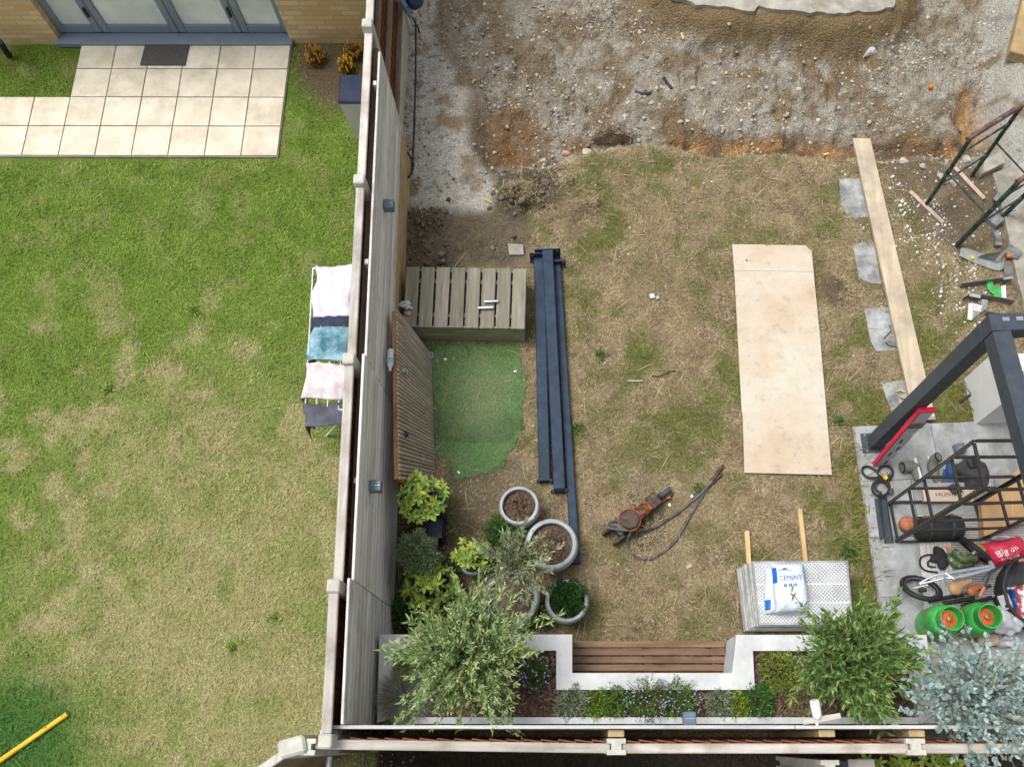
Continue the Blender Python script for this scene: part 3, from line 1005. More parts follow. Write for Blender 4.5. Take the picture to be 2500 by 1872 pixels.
grass('lush_grass', 12000, lambda x, y: inpoly(x, y, PP([(-250, 1650), (80, 1655), (175, 1745), (175, 1960), (-250, 1960)])), (.06, .16), lambda i, j, m: pick((.03, .13, .02), (.11, .29, .06), RNG.uniform(0, 1, m)), .6,
      'lush dark green grass around the yellow pole', (.003, .006))
grass('long_grass', 17000, w_fringe, (.10, .26), cols_fringe, .55, 'long unmown grass fringing the grey terrace', (.0025, .005))

# loose straw stalks on the lawn
grass('loose_straw', 600, lambda x, y: inpoly(x, y, lawn_poly), (.10, .32), lambda i, j, m: pick((.46, .36, .2), (.66, .56, .36), RNG.uniform(0, 1, m)), .06,
      'loose pale straw stalks scattered on the lawn', (.0022, .0034))

# ------------------------------------------------------------------ rubble
def stones(name, n, where, size, cols, label, sink=.25, cat='rubble'):
    x = RNG.uniform(GX0, GX1, n * 60); y = RNG.uniform(GY0, GY1, n * 60)
    k = where(x, y); x, y = x[k][:n], y[k][:n]; m = len(x)
    base = np.array([(-1, -1, -1), (1, -1, -1), (1, 1, -1), (-1, 1, -1), (-1, -1, 1), (1, -1, 1), (1, 1, 1), (-1, 1, 1)], float) * .5
    s = size[0] * (size[1] / size[0]) ** (RNG.uniform(0, 1, m) ** 3.0)
    V = base[None] * (1 + RNG.uniform(-.38, .3, (m, 8, 3)))
    V[:, 4:, :2] *= RNG.uniform(.45, .9, (m, 1, 1))
    V = V * (s[:, None] * RNG.uniform(.6, 1.15, (m, 3)))[:, None, :]
    V[:, :, 2] *= .7
    a = RNG.uniform(0, 6.28, m)
    ca, sa = np.cos(a)[:, None], np.sin(a)[:, None]
    X = V[:, :, 0] * ca - V[:, :, 1] * sa; Y = V[:, :, 0] * sa + V[:, :, 1] * ca
    t = RNG.normal(0, .35, m)[:, None]
    Z = V[:, :, 2] + X * t
    Q = np.stack([X + x[:, None], Y + y[:, None], Z + (gzv(x, y) + s * (.35 - sink))[:, None]], 2).reshape(-1, 3)
    fs = np.array([(0, 3, 2), (0, 2, 1), (4, 5, 6), (4, 6, 7), (0, 1, 5), (0, 5, 4), (1, 2, 6), (1, 6, 5), (2, 3, 7), (2, 7, 6), (3, 0, 4), (3, 4, 7)])
    F = (np.arange(m)[:, None, None] * 8 + fs[None]).reshape(-1, 3)
    c = cols(x, y, m)
    ob = np_mesh(name, Q, F, MT['stone'], np.repeat(c, 8, axis=0))
    return tag(ob, label, cat, kind='stuff')


def w_dug(x, y):
    i, j = gcol(x, y)
    p = (dig * (1 - m_clay * .8) * (1 - m_brown * .6))[j, i] * (.12 + 1.3 * sst(.38, .7, fbm(x, y, .5, 301)))
    return (RNG.uniform(0, 1, len(x)) < p) & (np.abs(x) < 6.2)


def w_chalk(x, y):
    i, j = gcol(x, y)
    nearf = np.exp(-np.maximum(((x - FA.x) * FN.x + (y - FA.y) * FN.y), 0) / .12)
    return RNG.uniform(0, 1, len(x)) < m_chalk[j, i] * (.10 + nearf + .5 * sst(.5, .7, fbm(x, y, .3, 311)))


def w_soil(x, y):
    i, j = gcol(x, y)
    return RNG.uniform(0, 1, len(x)) < np.maximum(m_soilL * np.where(XX < P(1085, 570).x, 1.0, .06), m_soilM)[j, i]


def stone_cols(x, y, m):
    r = RNG.uniform(0, 1, m)
    c = pick((.20, .18, .145), (.52, .49, .43), r)
    bf = np.exp(-((x - P(1750, 260, -.3).x) ** 2 / .5 + (y - P(1750, 260, -.3).y) ** 2 / .12))
    c = c * (1 + .35 * bf[:, None])
    yl = RNG.uniform(0, 1, m) < np.where(x > 1.0, .4, .12) + .4 * bf
    c[yl] = pick((.34, .27, .165), (.55, .47, .33), r[yl])
    return c


stones('rubble_gravel', 10500, w_dug, (.005, .048), stone_cols, 'loose grey and buff rubble strewn over the dug-out ground')
stones('rubble_gravel', 2200, w_chalk, (.010, .05), stone_cols, 'crumbled chalky rubble beside the left fence')
stones('rubble_gravel', 1500, w_soil, (.014, .10), lambda x, y, m: pick((.085, .068, .05), (.2, .165, .125), RNG.uniform(0, 1, m)), 'dark crumbled soil clods behind the storage deck', cat='soil')
chip_poly = PP([(2175, 430), (2260, 440), (2330, 560), (2400, 640), (2420, 760), (2330, 850), (2270, 700), (2230, 600), (2190, 520)])
chip_poly2 = PP([(2060, 380), (2440, 380), (2450, 620), (2330, 680), (2080, 560), (2050, 440)])


def w_chips(x, y):
    a = inpoly(x, y, chip_poly) & (RNG.uniform(0, 1, len(x)) < .12 + .9 * sst(.42, .62, fbm(x, y, .22, 331)))
    b = inpoly(x, y, chip_poly2) & (RNG.uniform(0, 1, len(x)) < .12)
    c = inpoly(x, y, PP([(1715, 405), (1745, 405), (1745, 450), (1715, 450)])) & (RNG.uniform(0, 1, len(x)) < .8)
    return a | b | c


stones('mortar_chips', 4200, w_chips, (.006, .034), lambda x, y, m: pick((.62, .60, .56), (.85, .84, .82), RNG.uniform(0, 1, m)), 'white mortar chips spilled over soil beside the scaffold board', .1)
stones('lawn_crumbs', 260, lambda x, y: inpoly(x, y, lawn_poly), (.008, .03), lambda x, y, m: pick((.5, .45, .36), (.75, .72, .66), RNG.uniform(0, 1, m)), 'tiny stone crumbs scattered over the dry lawn', .1)


def stone_mesh(seed, r):
    rg = random.Random(seed)
    mb = MB()
    mb.ball((0, 0, 0), 1.0, 8, 5)
    k = [Vector((rg.uniform(-1, 1), rg.uniform(-1, 1), rg.uniform(-.6, 1))).normalized() for _ in range(9)]
    lim = [rg.uniform(.45, .75) for _ in k]
    out = []
    for v in mb.v:
        v = Vector(v)
        for n_, l_ in zip(k, lim):
            d = v.dot(n_)
            if d > l_: v -= n_ * (d - l_)
        out.append((v.x * r * rg.uniform(.95, 1.2), v.y * r * .85, v.z * r * .6))
    mb.v = out
    return mb


big = [(1248, 118), (1190, 72), (1240, 88), (1188, 136), (1212, 162), (1170, 168), (1222, 145), (1150, 105), (1153, 95), (1203, 133), (1483, 168), (1399, 306), (1243, 252),
       (1208, 374), (1206, 333), (1176, 362), (1573, 236), (1590, 252), (1571, 290), (1594, 315), (1680, 298), (1690, 318), (1744, 205), (1745, 157), (1827, 168),
       (1840, 280), (1843, 295), (1690, 215), (1716, 218), (1870, 216), (2026, 318), (2047, 265), (1830, 190), (1915, 284), (1990, 145), (2230, 300), (2240, 312), (2200, 232),
       (1262, 233), (1322, 26), (1300, 100), (1610, 265), (1660, 300), (1760, 310), (1805, 318), (1900, 130), (1780, 60), (1950, 220), (2120, 300), (2080, 200)]
lab = {0: 'pale stone with dark side left of the upper rubble heap', 1: 'angular pale stone near the top of the chalky ramp', 3: 'round pale stone beside the brown pebbles, upper left', 10: 'bright white flake of stone in the middle of the dug ground', 12: 'grey stone just above the brown damp patch',
       13: 'grey pebble at the lower edge of the brown damp patch', 15: 'white stone at the foot of the chalk step', 16: 'white stone beside the black rag', 17: 'yellowish square stone just below the black rag', 18: 'pale stone midway between black rag and roots',
       24: 'pale stone in the middle of the right rubble', 25: 'flat pale stone above the clay trench, centre', 29: 'buff angular stone among the pale rubble patch', 30: 'buff flat stone just above the scaffold board end', 34: 'pale stone below the middle of the concrete slab', 41: 'buff stone above the turf edge left of centre'}
loose = MB()
for q, (a, b) in enumerate(big):
    p = on(a, b)
    mb = stone_mesh(q, random.uniform(.022, .042))
    mb.v = [(x + p.x, y + p.y, z + p.z + .012) for x, y, z in mb.v]
    if q not in lab: loose.add(mb.v, mb.f); continue
    o = mb.build('rubble_stone', M_plain('stone_pale', (.42, .395, .34), .9, .25, 8, .4, 50) if q == 0 else bpy.data.materials['stone_pale'])
    tag(o, lab[q], 'stone', 'rubble stones on the dug-out ground')
tag(loose.build('loose_rubble', bpy.data.materials['stone_pale']), 'larger loose rubble pieces lying among the gravel', 'rubble', kind='stuff')
p = on(1435, 374)
mb = stone_mesh(401, .075); mb.v = [(x + p.x, y + p.y, z + p.z + .02) for x, y, z in mb.v]
tag(mb.build('rubble_stone', bpy.data.materials['stone_pale']), 'large pale stone on the turf edge beside the dug roots', 'stone')
p = on(1020, 207)
mb = stone_mesh(402, .085); mb.v = [(x + p.x, y + p.y, z * .5 + p.z + .01) for x, y, z in mb.v]
tag(mb.build('rubble_stone', MT['brick']), 'smooth dark grey stone on chalky ground beside the left fence', 'stone')
# ================================================================== NEIGHBOUR'S HOUSE, PATIO
def struct(mb, name, mat, label, parent=None, smooth=False):
    o = mb.build(name, mat, parent, smooth, origin=None if parent is not None else (0, 0, 0))
    if parent is None: tag(o, label, kind='structure')
    return o


hy = P(430, 108).y
hx0, hx1 = P(150, 106).x, P(712, 106).x
hxe = FL(hy - FA.y, -.35, 0).x
house = thing('neighbour_house', 'yellow brick house with grey bifold doors beside the cream patio', 'house', (hx0, hy, 0))
mb = MB()
mb.box(((hx0 - 4.0) / 1 + 0, hy + .16, 1.4), (8.0, .3, 2.84))
mb.build('wall', MT['brickwall'], house)
mb = MB(); mb.box(((hx1 + hxe) / 2, hy + .16, 1.4), (hxe - hx1, .3, 2.84)); mb.build('wall', MT['brickwall'], house)
mb = MB(); mb.box(((hx0 + hx1) / 2, hy + .16, 2.52), (hx1 - hx0, .3, .6)); mb.build('lintel', MT['brickwall'], house)
mb = MB(); mb.box(((hxe + hx0 - 8) / 2, hy + 2.6, 2.9), (hxe - hx0 + 8.2, 5.3, .16)); mb.build('roof', MT['shed_roof'], house)
mb = MB(); mb.box(((hx0 + hx1) / 2, hy + .03, .03), (hx1 - hx0 + .06, .16, .07), ch=.008); mb.build('door_sill', MT['door_grey'], house)
edges = [150, 282, 455, 625, 712]
ex = [hx0 + (hx1 - hx0) * t for t in (0, .235, .545, .80, 1.0)]
ex = [hx0, hx0 + (hx1 - hx0) * .19, hx0 + (hx1 - hx0) * .52, hx0 + (hx1 - hx0) * .79, hx1]
for k in range(4):
    a, b = ex[k] + .004, ex[k + 1] - .004
    fr = MB()
    w = .085
    fr.box((a + w / 2, hy + .13, 1.13), (w, .07, 2.1), ch=.006)
    fr.box((b - w / 2, hy + .13, 1.13), (w, .07, 2.1), ch=.006)
    fr.box(((a + b) / 2, hy + .13, .135), (b - a - 2 * w - .004, .066, .12), ch=.004)
    fr.box(((a + b) / 2, hy + .13, 2.13), (b - a - 2 * w - .004, .066, .1), ch=.004)
    d = fr.build('door_panel', MT['door_grey'], house)
    g = MB(); g.box(((a + b) / 2, hy + .13, 1.13), (b - a - 2 * w, .02, 1.88)); g.build('pane', MT['glass'], d)
    if k in (0, 2):
        h = MB(); h.box((b - .03, hy + .075, .42), (.03, .04, .14), ch=.008); h.build('handle', MT['black_metal'], d)
ins = MB(); ins.box(((hx0 + hx1) / 2, hy + .5, 1.2), (hx1 - hx0, .02, 2.3)); ins.build('blind', MT['white_cloth'], house)
mb = MB(); mb.tube([C1(0, 250, .35), C1(30, 300, .12), C1(60, 340, .02)], .035, 8)
tag(mb.build('drain_hose', MT['black_rubber'], smooth=True), 'black drain pipe end by the brick wall at left edge', 'pipe')

# patio of cream slabs, child pieces of the neighbour's patio
pa = MB()
A0 = C1(480, 262); A1 = C1(1735, 256); A2 = C1(1652, 935)
pv = (A2 - A1); pv.z = 0; rows = 4; rv = pv / rows
pu = Vector((rv.y, -rv.x, 0)).normalized() * -1
pu = Vector((-rv.y, rv.x, 0)).normalized()
if pu.x > 0: pu = -pu                       # towards the left
cw = .418
corner = lambda c, r: Vector((A1.x, A1.y, 0)) + pu * (cw * c) + rv * r
bed = MB(); bed.prism([corner(-.01, 0), corner(6.02, 0), corner(6.02, 2), corner(12, 2), corner(12, 4.01), corner(-.01, 4.01)], -.05, .006)
patio = struct(bed, 'patio', MT['concrete'], 'cream slab patio and path of the house next door')
for r in range(4):
    for c in range(6 if r < 2 else 12):
        m = MB(); g = .007
        u, v = pu.normalized(), rv.normalized()
        q = [corner(c, r) + u * g + v * g, corner(c + 1, r) - u * g + v * g, corner(c + 1, r + 1) - u * g - v * g, corner(c, r + 1) + u * g - v * g]
        m.prism([(a.x, a.y) for a in q], -.03, .024 + random.uniform(-.002, .002))
        m.build('paving_slab', MT['slab_cream'], patio)
mt = MB(); q = [C1(865, 268, .03), C1(1128, 268, .03), C1(1100, 392, .03), C1(835, 390, .03)]
mt.prism([(a.x, a.y) for a in q], .026, .042)
tag(mt.build('doormat', MT['mat_dark']), 'dark grey doormat on the cream patio under the doors', 'doormat')

# ================================================================== CONCRETE PIECES
mb = MB()
edge = [(1600, -160), (1612, -30), (1640, -8), (1672, 0), (1700, 14), (1735, 14), (1790, 20), (1842, 28), (1852, 14), (1900, 24), (1960, 28), (2040, 34), (2095, 26), (2140, 28), (2182, 18), (2190, -20), (2186, -160)]
ep = PP(edge, .09); jag = []
for i in range(len(ep)):
    a, b = ep[i], ep[(i + 1) % len(ep)]; jag.append((a.x, a.y))
    if 0 < i < len(ep) - 2:
        nseg = max(2, int((b - a).length / .07))
        for k in range(1, nseg):
            q = a + (b - a) * (k / nseg); jag.append((q.x + random.uniform(-.018, .018), q.y + random.uniform(-.022, .022)))
mb.prism(jag, .035, .09)
struct(mb, 'concrete_slab', MT['concrete'], 'broken edge of old concrete floor slab above the dug ground')
mb = MB()
mb.prism([(a.x, a.y) for a in [C6(1500, 150), C6(1800, 40), P(2720, 380), P(2720, 930), P(2560, 900), C6(1752, 1190), C6(1690, 960), C6(1620, 620), C6(1590, 480)]], -.1, .028)
struct(mb, 'concrete_path', MT['concrete'], 'pale dusty concrete path at the right edge')
mb = MB()
q = [C6(1420, 150, .07), C6(1440, 40, .07), C6(1560, -20, .07), C6(1600, 60, .07), C6(1500, 110, .07)]
mb.prism([(a.x, a.y) for a in q], -.02, .09)
tag(mb.build('concrete_block', MT['concrete']), 'broken wedge of pale concrete at the trench corner', 'concrete block')
mb = MB()
mb.bar(P(2560, -60, .05), P(2510, 150, .05), .5, .16, ch=.01)
tag(mb.build('timber_board', MT['yellow_wood']), 'pale timber formwork board in the top right corner', 'board')
mb = MB()
mb.bar(P(2524, 92, .16), P(2530, 200, -.1), .2, .08, ch=.01)
tag(mb.build('timber_board', MT['brown_wood']), 'brown timber post end near the top right corner', 'board')

# ================================================================== RIGHT TERRACE
T0 = P(2082, 1043); ta = R(2.4)
tu = Vector((math.cos(ta), math.sin(ta), 0)); tv = Vector((math.sin(ta), -math.cos(ta), 0))
TZ = .03
TW, TD = .83, .583
tcn = lambda c, r: T0 + tu * c + tv * r
base = MB(); base.prism([(a.x, a.y) for a in (tcn(-.005, -.005), tcn(5, -.005), tcn(5, 3.2), tcn(-.005, 3.2))], -.08, .012)
terrace = struct(base, 'terrace', MT['concrete'], 'grey porcelain terrace on the right side')
for r in range(5):
    x0 = 0.0
    first = (.80, .50, .80, .42, .8)[r]
    while x0 < 4.4:
        w = first if x0 == 0 else TW
        m = MB(); g = .003
        q = [tcn(x0 + g, r * TD + g), tcn(x0 + w - g, r * TD + g), tcn(x0 + w - g, (r + 1) * TD - g), tcn(x0 + g, (r + 1) * TD - g)]
        m.prism([(a.x, a.y) for a in q], -.02, TZ + random.uniform(-.0012, .0012))
        m.build('paving_slab', MT['slab_grey'], terrace)
        x0 += w


def on_t(fn, u, v, z=0.0):
    return fn(u, v, TZ + z)


# stepping stones in the lawn
for k, q in enumerate([[(315, 185), (400, 175), (500, 182), (560, 470), (440, 492), (370, 465), (325, 380)],
                       [(415, 690), (580, 668), (640, 1000), (560, 995), (470, 960)],
                       [(505, 1185), (690, 1180), (780, 1520), (600, 1520), (555, 1440)]]):
    m = MB(); m.prism([(a.x, a.y) for a in [C6(u, v) for u, v in q]], -.05, .007 + .001 * k)
    tag(m.build('stepping_stone', MT['slab_step']), ['chipped grey stepping stone nearest the trench, strewn with white mortar chips',
        'worn grey stepping stone second from the trench, half silted with grit', 'clean grey stepping stone with two black twigs beside the board'][k], 'paving stone', 'stepping stones along the scaffold board')
m = MB(); m.prism([(a.x, a.y) for a in [C7(575, 740), (C7(800, 705)), C7(900, 900), C7(860, 1060), C7(690, 1060), C7(610, 860)]], -.05, .008)
tag(m.build('stepping_stone', MT['slab_step']), 'grey stepping stone with a dead leaf, nearest the terrace', 'paving stone', 'stepping stones along the scaffold board')

# ================================================================== LEFT FENCE
ztops = (1.72, 1.80, 1.93)
s_end = P(925, 124, 1.72).y - FA.y
s_a = P(885, 861, 1.8).y - FA.y
s_b = P(850, 1413, 1.85).y - FA.y
s_0 = .09 - FA.y
clad = thing('fence_cladding', 'weathered grey-white board cladding along the inside of the left fence', 'fence', FL(1, 0, 0))
for k, (a, b) in enumerate(((s_a, s_end), (s_b, s_a), (s_0, s_b))):
    n = 14
    zt = ztops[k]; zb = .02 if k else -.12
    h = (zt - zb) / n
    for r in range(n):
        m = MB()
        z = zb + h * (r + .5)
        m.bar(FL(a + .003, -.012 + random.uniform(-.0015, .0015), z), FL(b - .003, -.012 + random.uniform(-.0015, .0015), z), .022, h - .010, ch=.005)
        m.build('board', MT['yellow_wood'] if (k == 0 and r < 5) else MT['grey_wood'], clad)
for sv in (P(890, 640, 1.7).y - FA.y, P(852, 1165, 1.8).y - FA.y, P(905, 205, 1.7).y - FA.y):
    m = MB(); m.bar(FL(sv, -.042, -.05), FL(sv, -.042, 1.72), .034, .05, up=(0, 1, 0), ch=.004); m.build('batten', MT['grey_wood'], clad)

of = thing('boundary_fence', 'silvered feather-board fence with concrete posts between the two gardens', 'fence', FL(1, -.112, 0))
ps = [P(893, 55, 1.85).y - FA.y, P(893, 428, 1.9).y - FA.y, P(855, 872, 1.9).y - FA.y, P(805, 1430, 1.95).y - FA.y, -.02 - FA.y]
ps = [ps[0] + (ps[0] - ps[1])] + ps
for k in range(len(ps)):
    m = MB(); zt = (1.86, 1.86, 1.86, 1.9, 2.0, 2.0)[k]
    m.bar(FL(ps[k], -.112, -.2), FL(ps[k], -.112, zt), .10, .10, up=(0, 1, 0), ch=.01)
    m.build('post', MT['conc_post'], of)
for k in range(len(ps) - 1):
    a, b = ps[k + 1] + .05, ps[k] - .05
    zt = (1.74, 1.74, 1.76, 1.82, 1.94)[k]
    pn = MB(); pn.bar(FL(a, -.112, zt + .018), FL(b, -.112, zt + .018), .075, .036, ch=.006)
    panel = pn.build('fence_panel', MT['rail_wood'], of)
    for z in (.42, .98, 1.52):
        m = MB(); m.bar(FL(a, -.085, z), FL(b, -.085, z), .05, .075, ch=.004); m.build('rail', MT['brown_wood'], panel)
    n = max(3, int((b - a) / .105)); w = (b - a) / n
    for i in range(n):
        m = MB()
        c = a + w * (i + .5)
        m.bar(FL(c, -.118, .2), FL(c, -.124, zt), w + .012, .012, up=(FN + FT * .12), ch=0)
        m.build('feather_board', MT['red_wood'], panel)
    m = MB(); m.bar(FL(a, -.116, -.02), FL(b, -.116, -.02), .045, .43, ch=.01); m.build('gravel_board', MT['conc_post'], panel)

# solar fence lamps
def solar_lamp(c, label, nrm, rot=0):
    t = thing('solar_lamp', label, 'lamp', c, 'cube solar lamps on the fences')
    M = Matrix.Rotation(rot, 3, 'Z')
    m = MB(); m.box(c, (.10, .10, .085), M, ch=.006); b = m.build('lamp_body', MT['light_grey_box'], t)
    m = MB(); m.box(Vector(c) + Vector((0, 0, .0435)), (.086, .086, .004), M); pn = m.build('solar_panel', MT['solar'], b)
    m = MB(); m.box(Vector(c) + Vector((0, 0, .0465)), (.084, .002, .002), M); m.build('cell_line', MT['chrome'], b)
    return t


l1 = P(938, 503, 1.28); l2 = P(899, 1188, 1.38)
solar_lamp(FL((l1 - FA).dot(FT), .052, 1.28), 'cube solar lamp on left fence opposite the bare soil', FN, FT.to_2d().angle_signed(Vector((0, 1))))
solar_lamp(FL((l2 - FA).dot(FT), .052, 1.38), 'cube solar lamp on left fence beside the leaning gate end', FN, FT.to_2d().angle_signed(Vector((0, 1))))

# ================================================================== BACK FENCE
by = P(1400, 1768, 1.8).y
bf = thing('back_cladding', 'grey-painted board screen standing along the back of the planter', 'fence', (1.0, by - .015, 0))
xL, xM, xR = P(785, 1768, 1.85).x, P(1940, 1765, 1.85).x, 5.2
for k, (a, b) in enumerate(((xL, xM - .003), (xM + .003, xR))):
    zt = 1.86; zb = .03; n = 12; h = (zt - zb) / n
    for r in range(n):
        m = MB(); z = zb + h * (r + .5)
        m.box(((a + b) / 2, by - .018 + random.uniform(-.001, .001), z), (b - a, .026, h - .005), ch=.003)
        m.build('board', MT['grey_wood_x'], bf)
for xx in (P(800, 1785, 1.78).x, P(1505, 1790, 1.8).x, P(2020, 1778, 1.8).x, P(2240, 1780, 1.8).x):
    m = MB(); m.box((xx, by - .062, .9), (.12, .05, 1.72 if xx < 1.5 else 1.76), ch=.004); m.build('batten', MT['yellow_wood'] if xx > 0 else MT['grey_wood'], bf)

ob = thing('back_boundary_fence', 'silvered feather-board fence in concrete H-posts behind the back screen', 'fence', (.6, by - .16, 0))


def hpost(x, y, zt, par, name='post'):
    m = MB(); w, d, g, gd = .14, .115, .045, .032
    hw, hd = w / 2, d / 2
    poly = [(-hw, -hd), (hw, -hd), (hw, -g / 2), (hw - gd, -g / 2), (hw - gd, g / 2), (hw, g / 2), (hw, hd), (-hw, hd), (-hw, g / 2), (-hw + gd, g / 2), (-hw + gd, -g / 2), (-hw, -g / 2)]
    m.prism([(x + a, y + b) for a, b in poly], -.2, zt)
    return m.build(name, MT['conc_post'], par)


py0 = by - .155
pxs = [P(745, 1835, 1.9).x, P(1505, 1826, 1.78).x, P(2236, 1815, 1.85).x, 5.0]
hts = [1.9, 1.78, 1.85, 1.85]
for x, zt in zip(pxs, hts): hpost(x, py0, zt, ob)
for k in range(3):
    a, b = pxs[k] + .045, pxs[k + 1] - .045
    z0, z1 = (1.82, 1.74, 1.8)[k], (1.72, 1.8, 1.8)[k]
    m = MB(); m.bar((a, py0 - .012 + .03 * (k == 0), z0), (b, py0 - .012, z1), .07, .04, ch=.006)
    panel = m.build('fence_panel', MT['rail_wood_x'], ob)
    n = int((b - a) / .125); w = (b - a) / n
    for i in range(n):
        t = (i + .5) / n; zt = z0 + (z1 - z0) * t - .0
        m = MB(); m.bar((a + w * (i + .5), py0 + .036 + .02 * (1 - t) * (k == 0), .1), (a + w * (i + .5), py0 + .036 + .02 * (1 - t) * (k == 0), zt + .006), w + .01, .012, up=(.13, 1, 0))
        m.build('feather_board', MT['red_wood'], panel)
    for z in (.3, 1.0):
        m = MB(); m.box(((a + b) / 2, py0 - .012, z), (b - a, .05, .07)); m.build('rail', MT['brown_wood'], panel)

# the fence of the plot behind, running away downwards, and its post
o3 = thing('side_fence', 'pale fence end with an H-post below the back fence on the right', 'fence', (P(2027, 1845, 1.6).x, py0 - .3, 0))
xx = P(2027, 1850, 1.6).x
hpost(xx, py0 - .155, 1.58, o3)
for px_ in (1962, 2022):
    m = MB(); q = P(px_, 1868, 1.5); m.box((q.x, py0 - .62, 1.0), (.035, .76, 1.0), ch=.004); m.build('rail', MT['rail_wood'], o3)
m = MB(); m.box((P(1992, 1866, 1.3).x, py0 - .62, .75), (.05, .76, 1.4)); m.build('panel', MT['brown_wood'], o3)
o4 = thing('corner_fence', 'pale fence post and panel running off at the bottom left corner', 'fence', (P(735, 1830, 1.9).x, py0 - .1, 0))
m = MB(); m.box((P(728, 1812, 1.95).x - .05, py0 - .0, .95), (.2, .13, 1.98), Matrix.Rotation(R(15), 3, 'Z'), ch=.02); m.build('post', MT['conc_post'], o4)
m = MB(); m.bar(P(700, 1835, 1.9), P(600, 1905, 1.9), .06, .05, ch=.006); m.build('cap_rail', MT['rail_wood'], o4)
m = MB(); a, b = P(700, 1838, 1.85), P(600, 1908, 1.85); m.bar((a.x, a.y, .9), (b.x, b.y, .9), .03, 1.85); m.build('panel', MT['brown_wood'], o4)

# behind the back fence: gravel strip, roof edge with its pipe, cupboard, weeds
def w_gr(x, y):
    return (y < py0 - .08) & (y > py0 - .9) & (x > P(820, 1850).x) & (x < P(1010, 1850).x)


stones('grey_gravel', 900, w_gr, (.015, .035), lambda x, y, m: pick((.3, .3, .28), (.5, .5, .47), RNG.uniform(0, 1, m)), 'grey gravel in the gap behind the back fence', 0, 'gravel')
sh = thing('shed', 'blue-grey shed roof edge with a pipe along the bottom edge', 'shed', (0, py0 - 1.1, 0))
m = MB(); a = P(810, 1866, 1.2); b = P(1480, 1872, 1.2)
m.box(((a.x + b.x) / 2, a.y - .62, 1.14), (b.x - a.x, 1.2, .08), ch=.01); m.build('roof', MT['shed_roof'], sh)
m = MB(); m.box(((a.x + b.x) / 2, a.y - .70, .55), (b.x - a.x - .16, 1.0, 1.1)); m.build('wall', MT['brown_wood'], sh)
m = MB(); m.tube([P(806, 1846, 1.2), P(800, 1890, 1.2)], .028, 10); m.build('pipe', MT['steel'], sh, True)
cb_ = thing('cupboard', 'small silvered garden cupboard with pale teal side below the back fence', 'cupboard', (P(2105, 1850, .9).x, py0 - .35, 0))
x0, x1 = P(2068, 1850, 1.0).x, P(2132, 1850, 1.0).x
m = MB(); m.box(((x0 + x1) / 2, py0 - .42, .5), (x1 - x0 - .04, .6, 1.0)); m.build('body', MT['teal_paint'], cb_)
for i in range(3):
    m = MB(); m.box(((x0 + x1) / 2, py0 - .2 - .2 * i, 1.014), (x1 - x0, .193, .024), ch=.003); m.build('top_board', MT['rail_wood_x'], cb_)
m = MB(); m.box((x1 + .004, py0 - .42, .5), (.02, .5, .9)); m.build('door', MT['grey_wood'], cb_)

# ================================================================== PLANTER WITH BENCH
WZ = .90
pl = thing('planter_wall', 'white rendered raised planter wrapping around the brown bench', 'planter', (P(1590, 1640).x, P(1590, 1640).y, 0))
xw = lambda px_, py_: (P(px_, py_, WZ).x, P(px_, py_, WZ).y)
front = [(926, 1548), (1397, 1548), (1397, 1642), (1787, 1642), (1798, 1549), (2262, 1549), (2266, 1588), (1838, 1588), (1843, 1683), (1358, 1683), (1358, 1587), (961, 1587)]
m = MB(); m.prism([xw(*q) for q in front], 0, WZ); m.build('front_wall', MT['white_render'], pl)
m = MB(); m.prism([xw(926, 1549), xw(960.5, 1587.5), xw(956, 1752), xw(921, 1764)], 0, WZ); m.build('side_wall', MT['white_render'], pl)
m = MB(); m.prism([xw(956.5, 1750), xw(2240, 1750), xw(2244, 1766), xw(956.5, 1766)], 0, WZ); m.build('back_wall', MT['white_render'], pl)
m = MB(); m.prism([xw(2226, 1588.5), xw(2264, 1588.5), xw(2285, 1764), xw(2244.5, 1764)], 0, WZ); m.build('side_wall', MT['white_render'], pl)
soil = [(958, 1586), (1360, 1586), (1360, 1682), (1842, 1682), (1836, 1586), (2230, 1586), (2243, 1751), (957, 1751)]
sp = [P(a, b, .80) for a, b in soil]
m = MB(); m.prism([(a.x, a.y) for a in sp], .5, .80); m.build('soil', MT['mulch'], pl)


def planter_mask(x, y):
    return inpoly(x, y, sp)


n = 5200
x = RNG.uniform(sp[0].x, sp[6].x, n); y = RNG.uniform(sp[6].y, sp[0].y, n); k = planter_mask(x, y); x, y = x[k], y[k]; n = len(x)
th = RNG.uniform(0, 6.28, n); L = RNG.uniform(.008, .03, n); w = RNG.uniform(.003, .008, n)
dx = np.stack([np.cos(th), np.sin(th), RNG.normal(0, .35, n)], 1) * L[:, None]; sx = np.stack([-np.sin(th), np.cos(th), RNG.normal(0, .4, n)], 1) * w[:, None]
b = np.stack([x, y, .806 + RNG.uniform(0, .012, n)], 1)
V = np.stack([b - dx - sx, b + dx - sx, b + dx + sx, b - dx + sx], 1).reshape(-1, 3)
c = pick((.05, .03, .02), (.25, .17, .12), RNG.uniform(0, 1, n) ** 1.5)
ch_o = np_mesh('bark_chips', V, np.arange(n * 4).reshape(-1, 4), MT['stone'], np.repeat(c, 4, axis=0), parent=pl)
tag(ch_o, 'brown bark chips on the planter soil', kind='stuff')

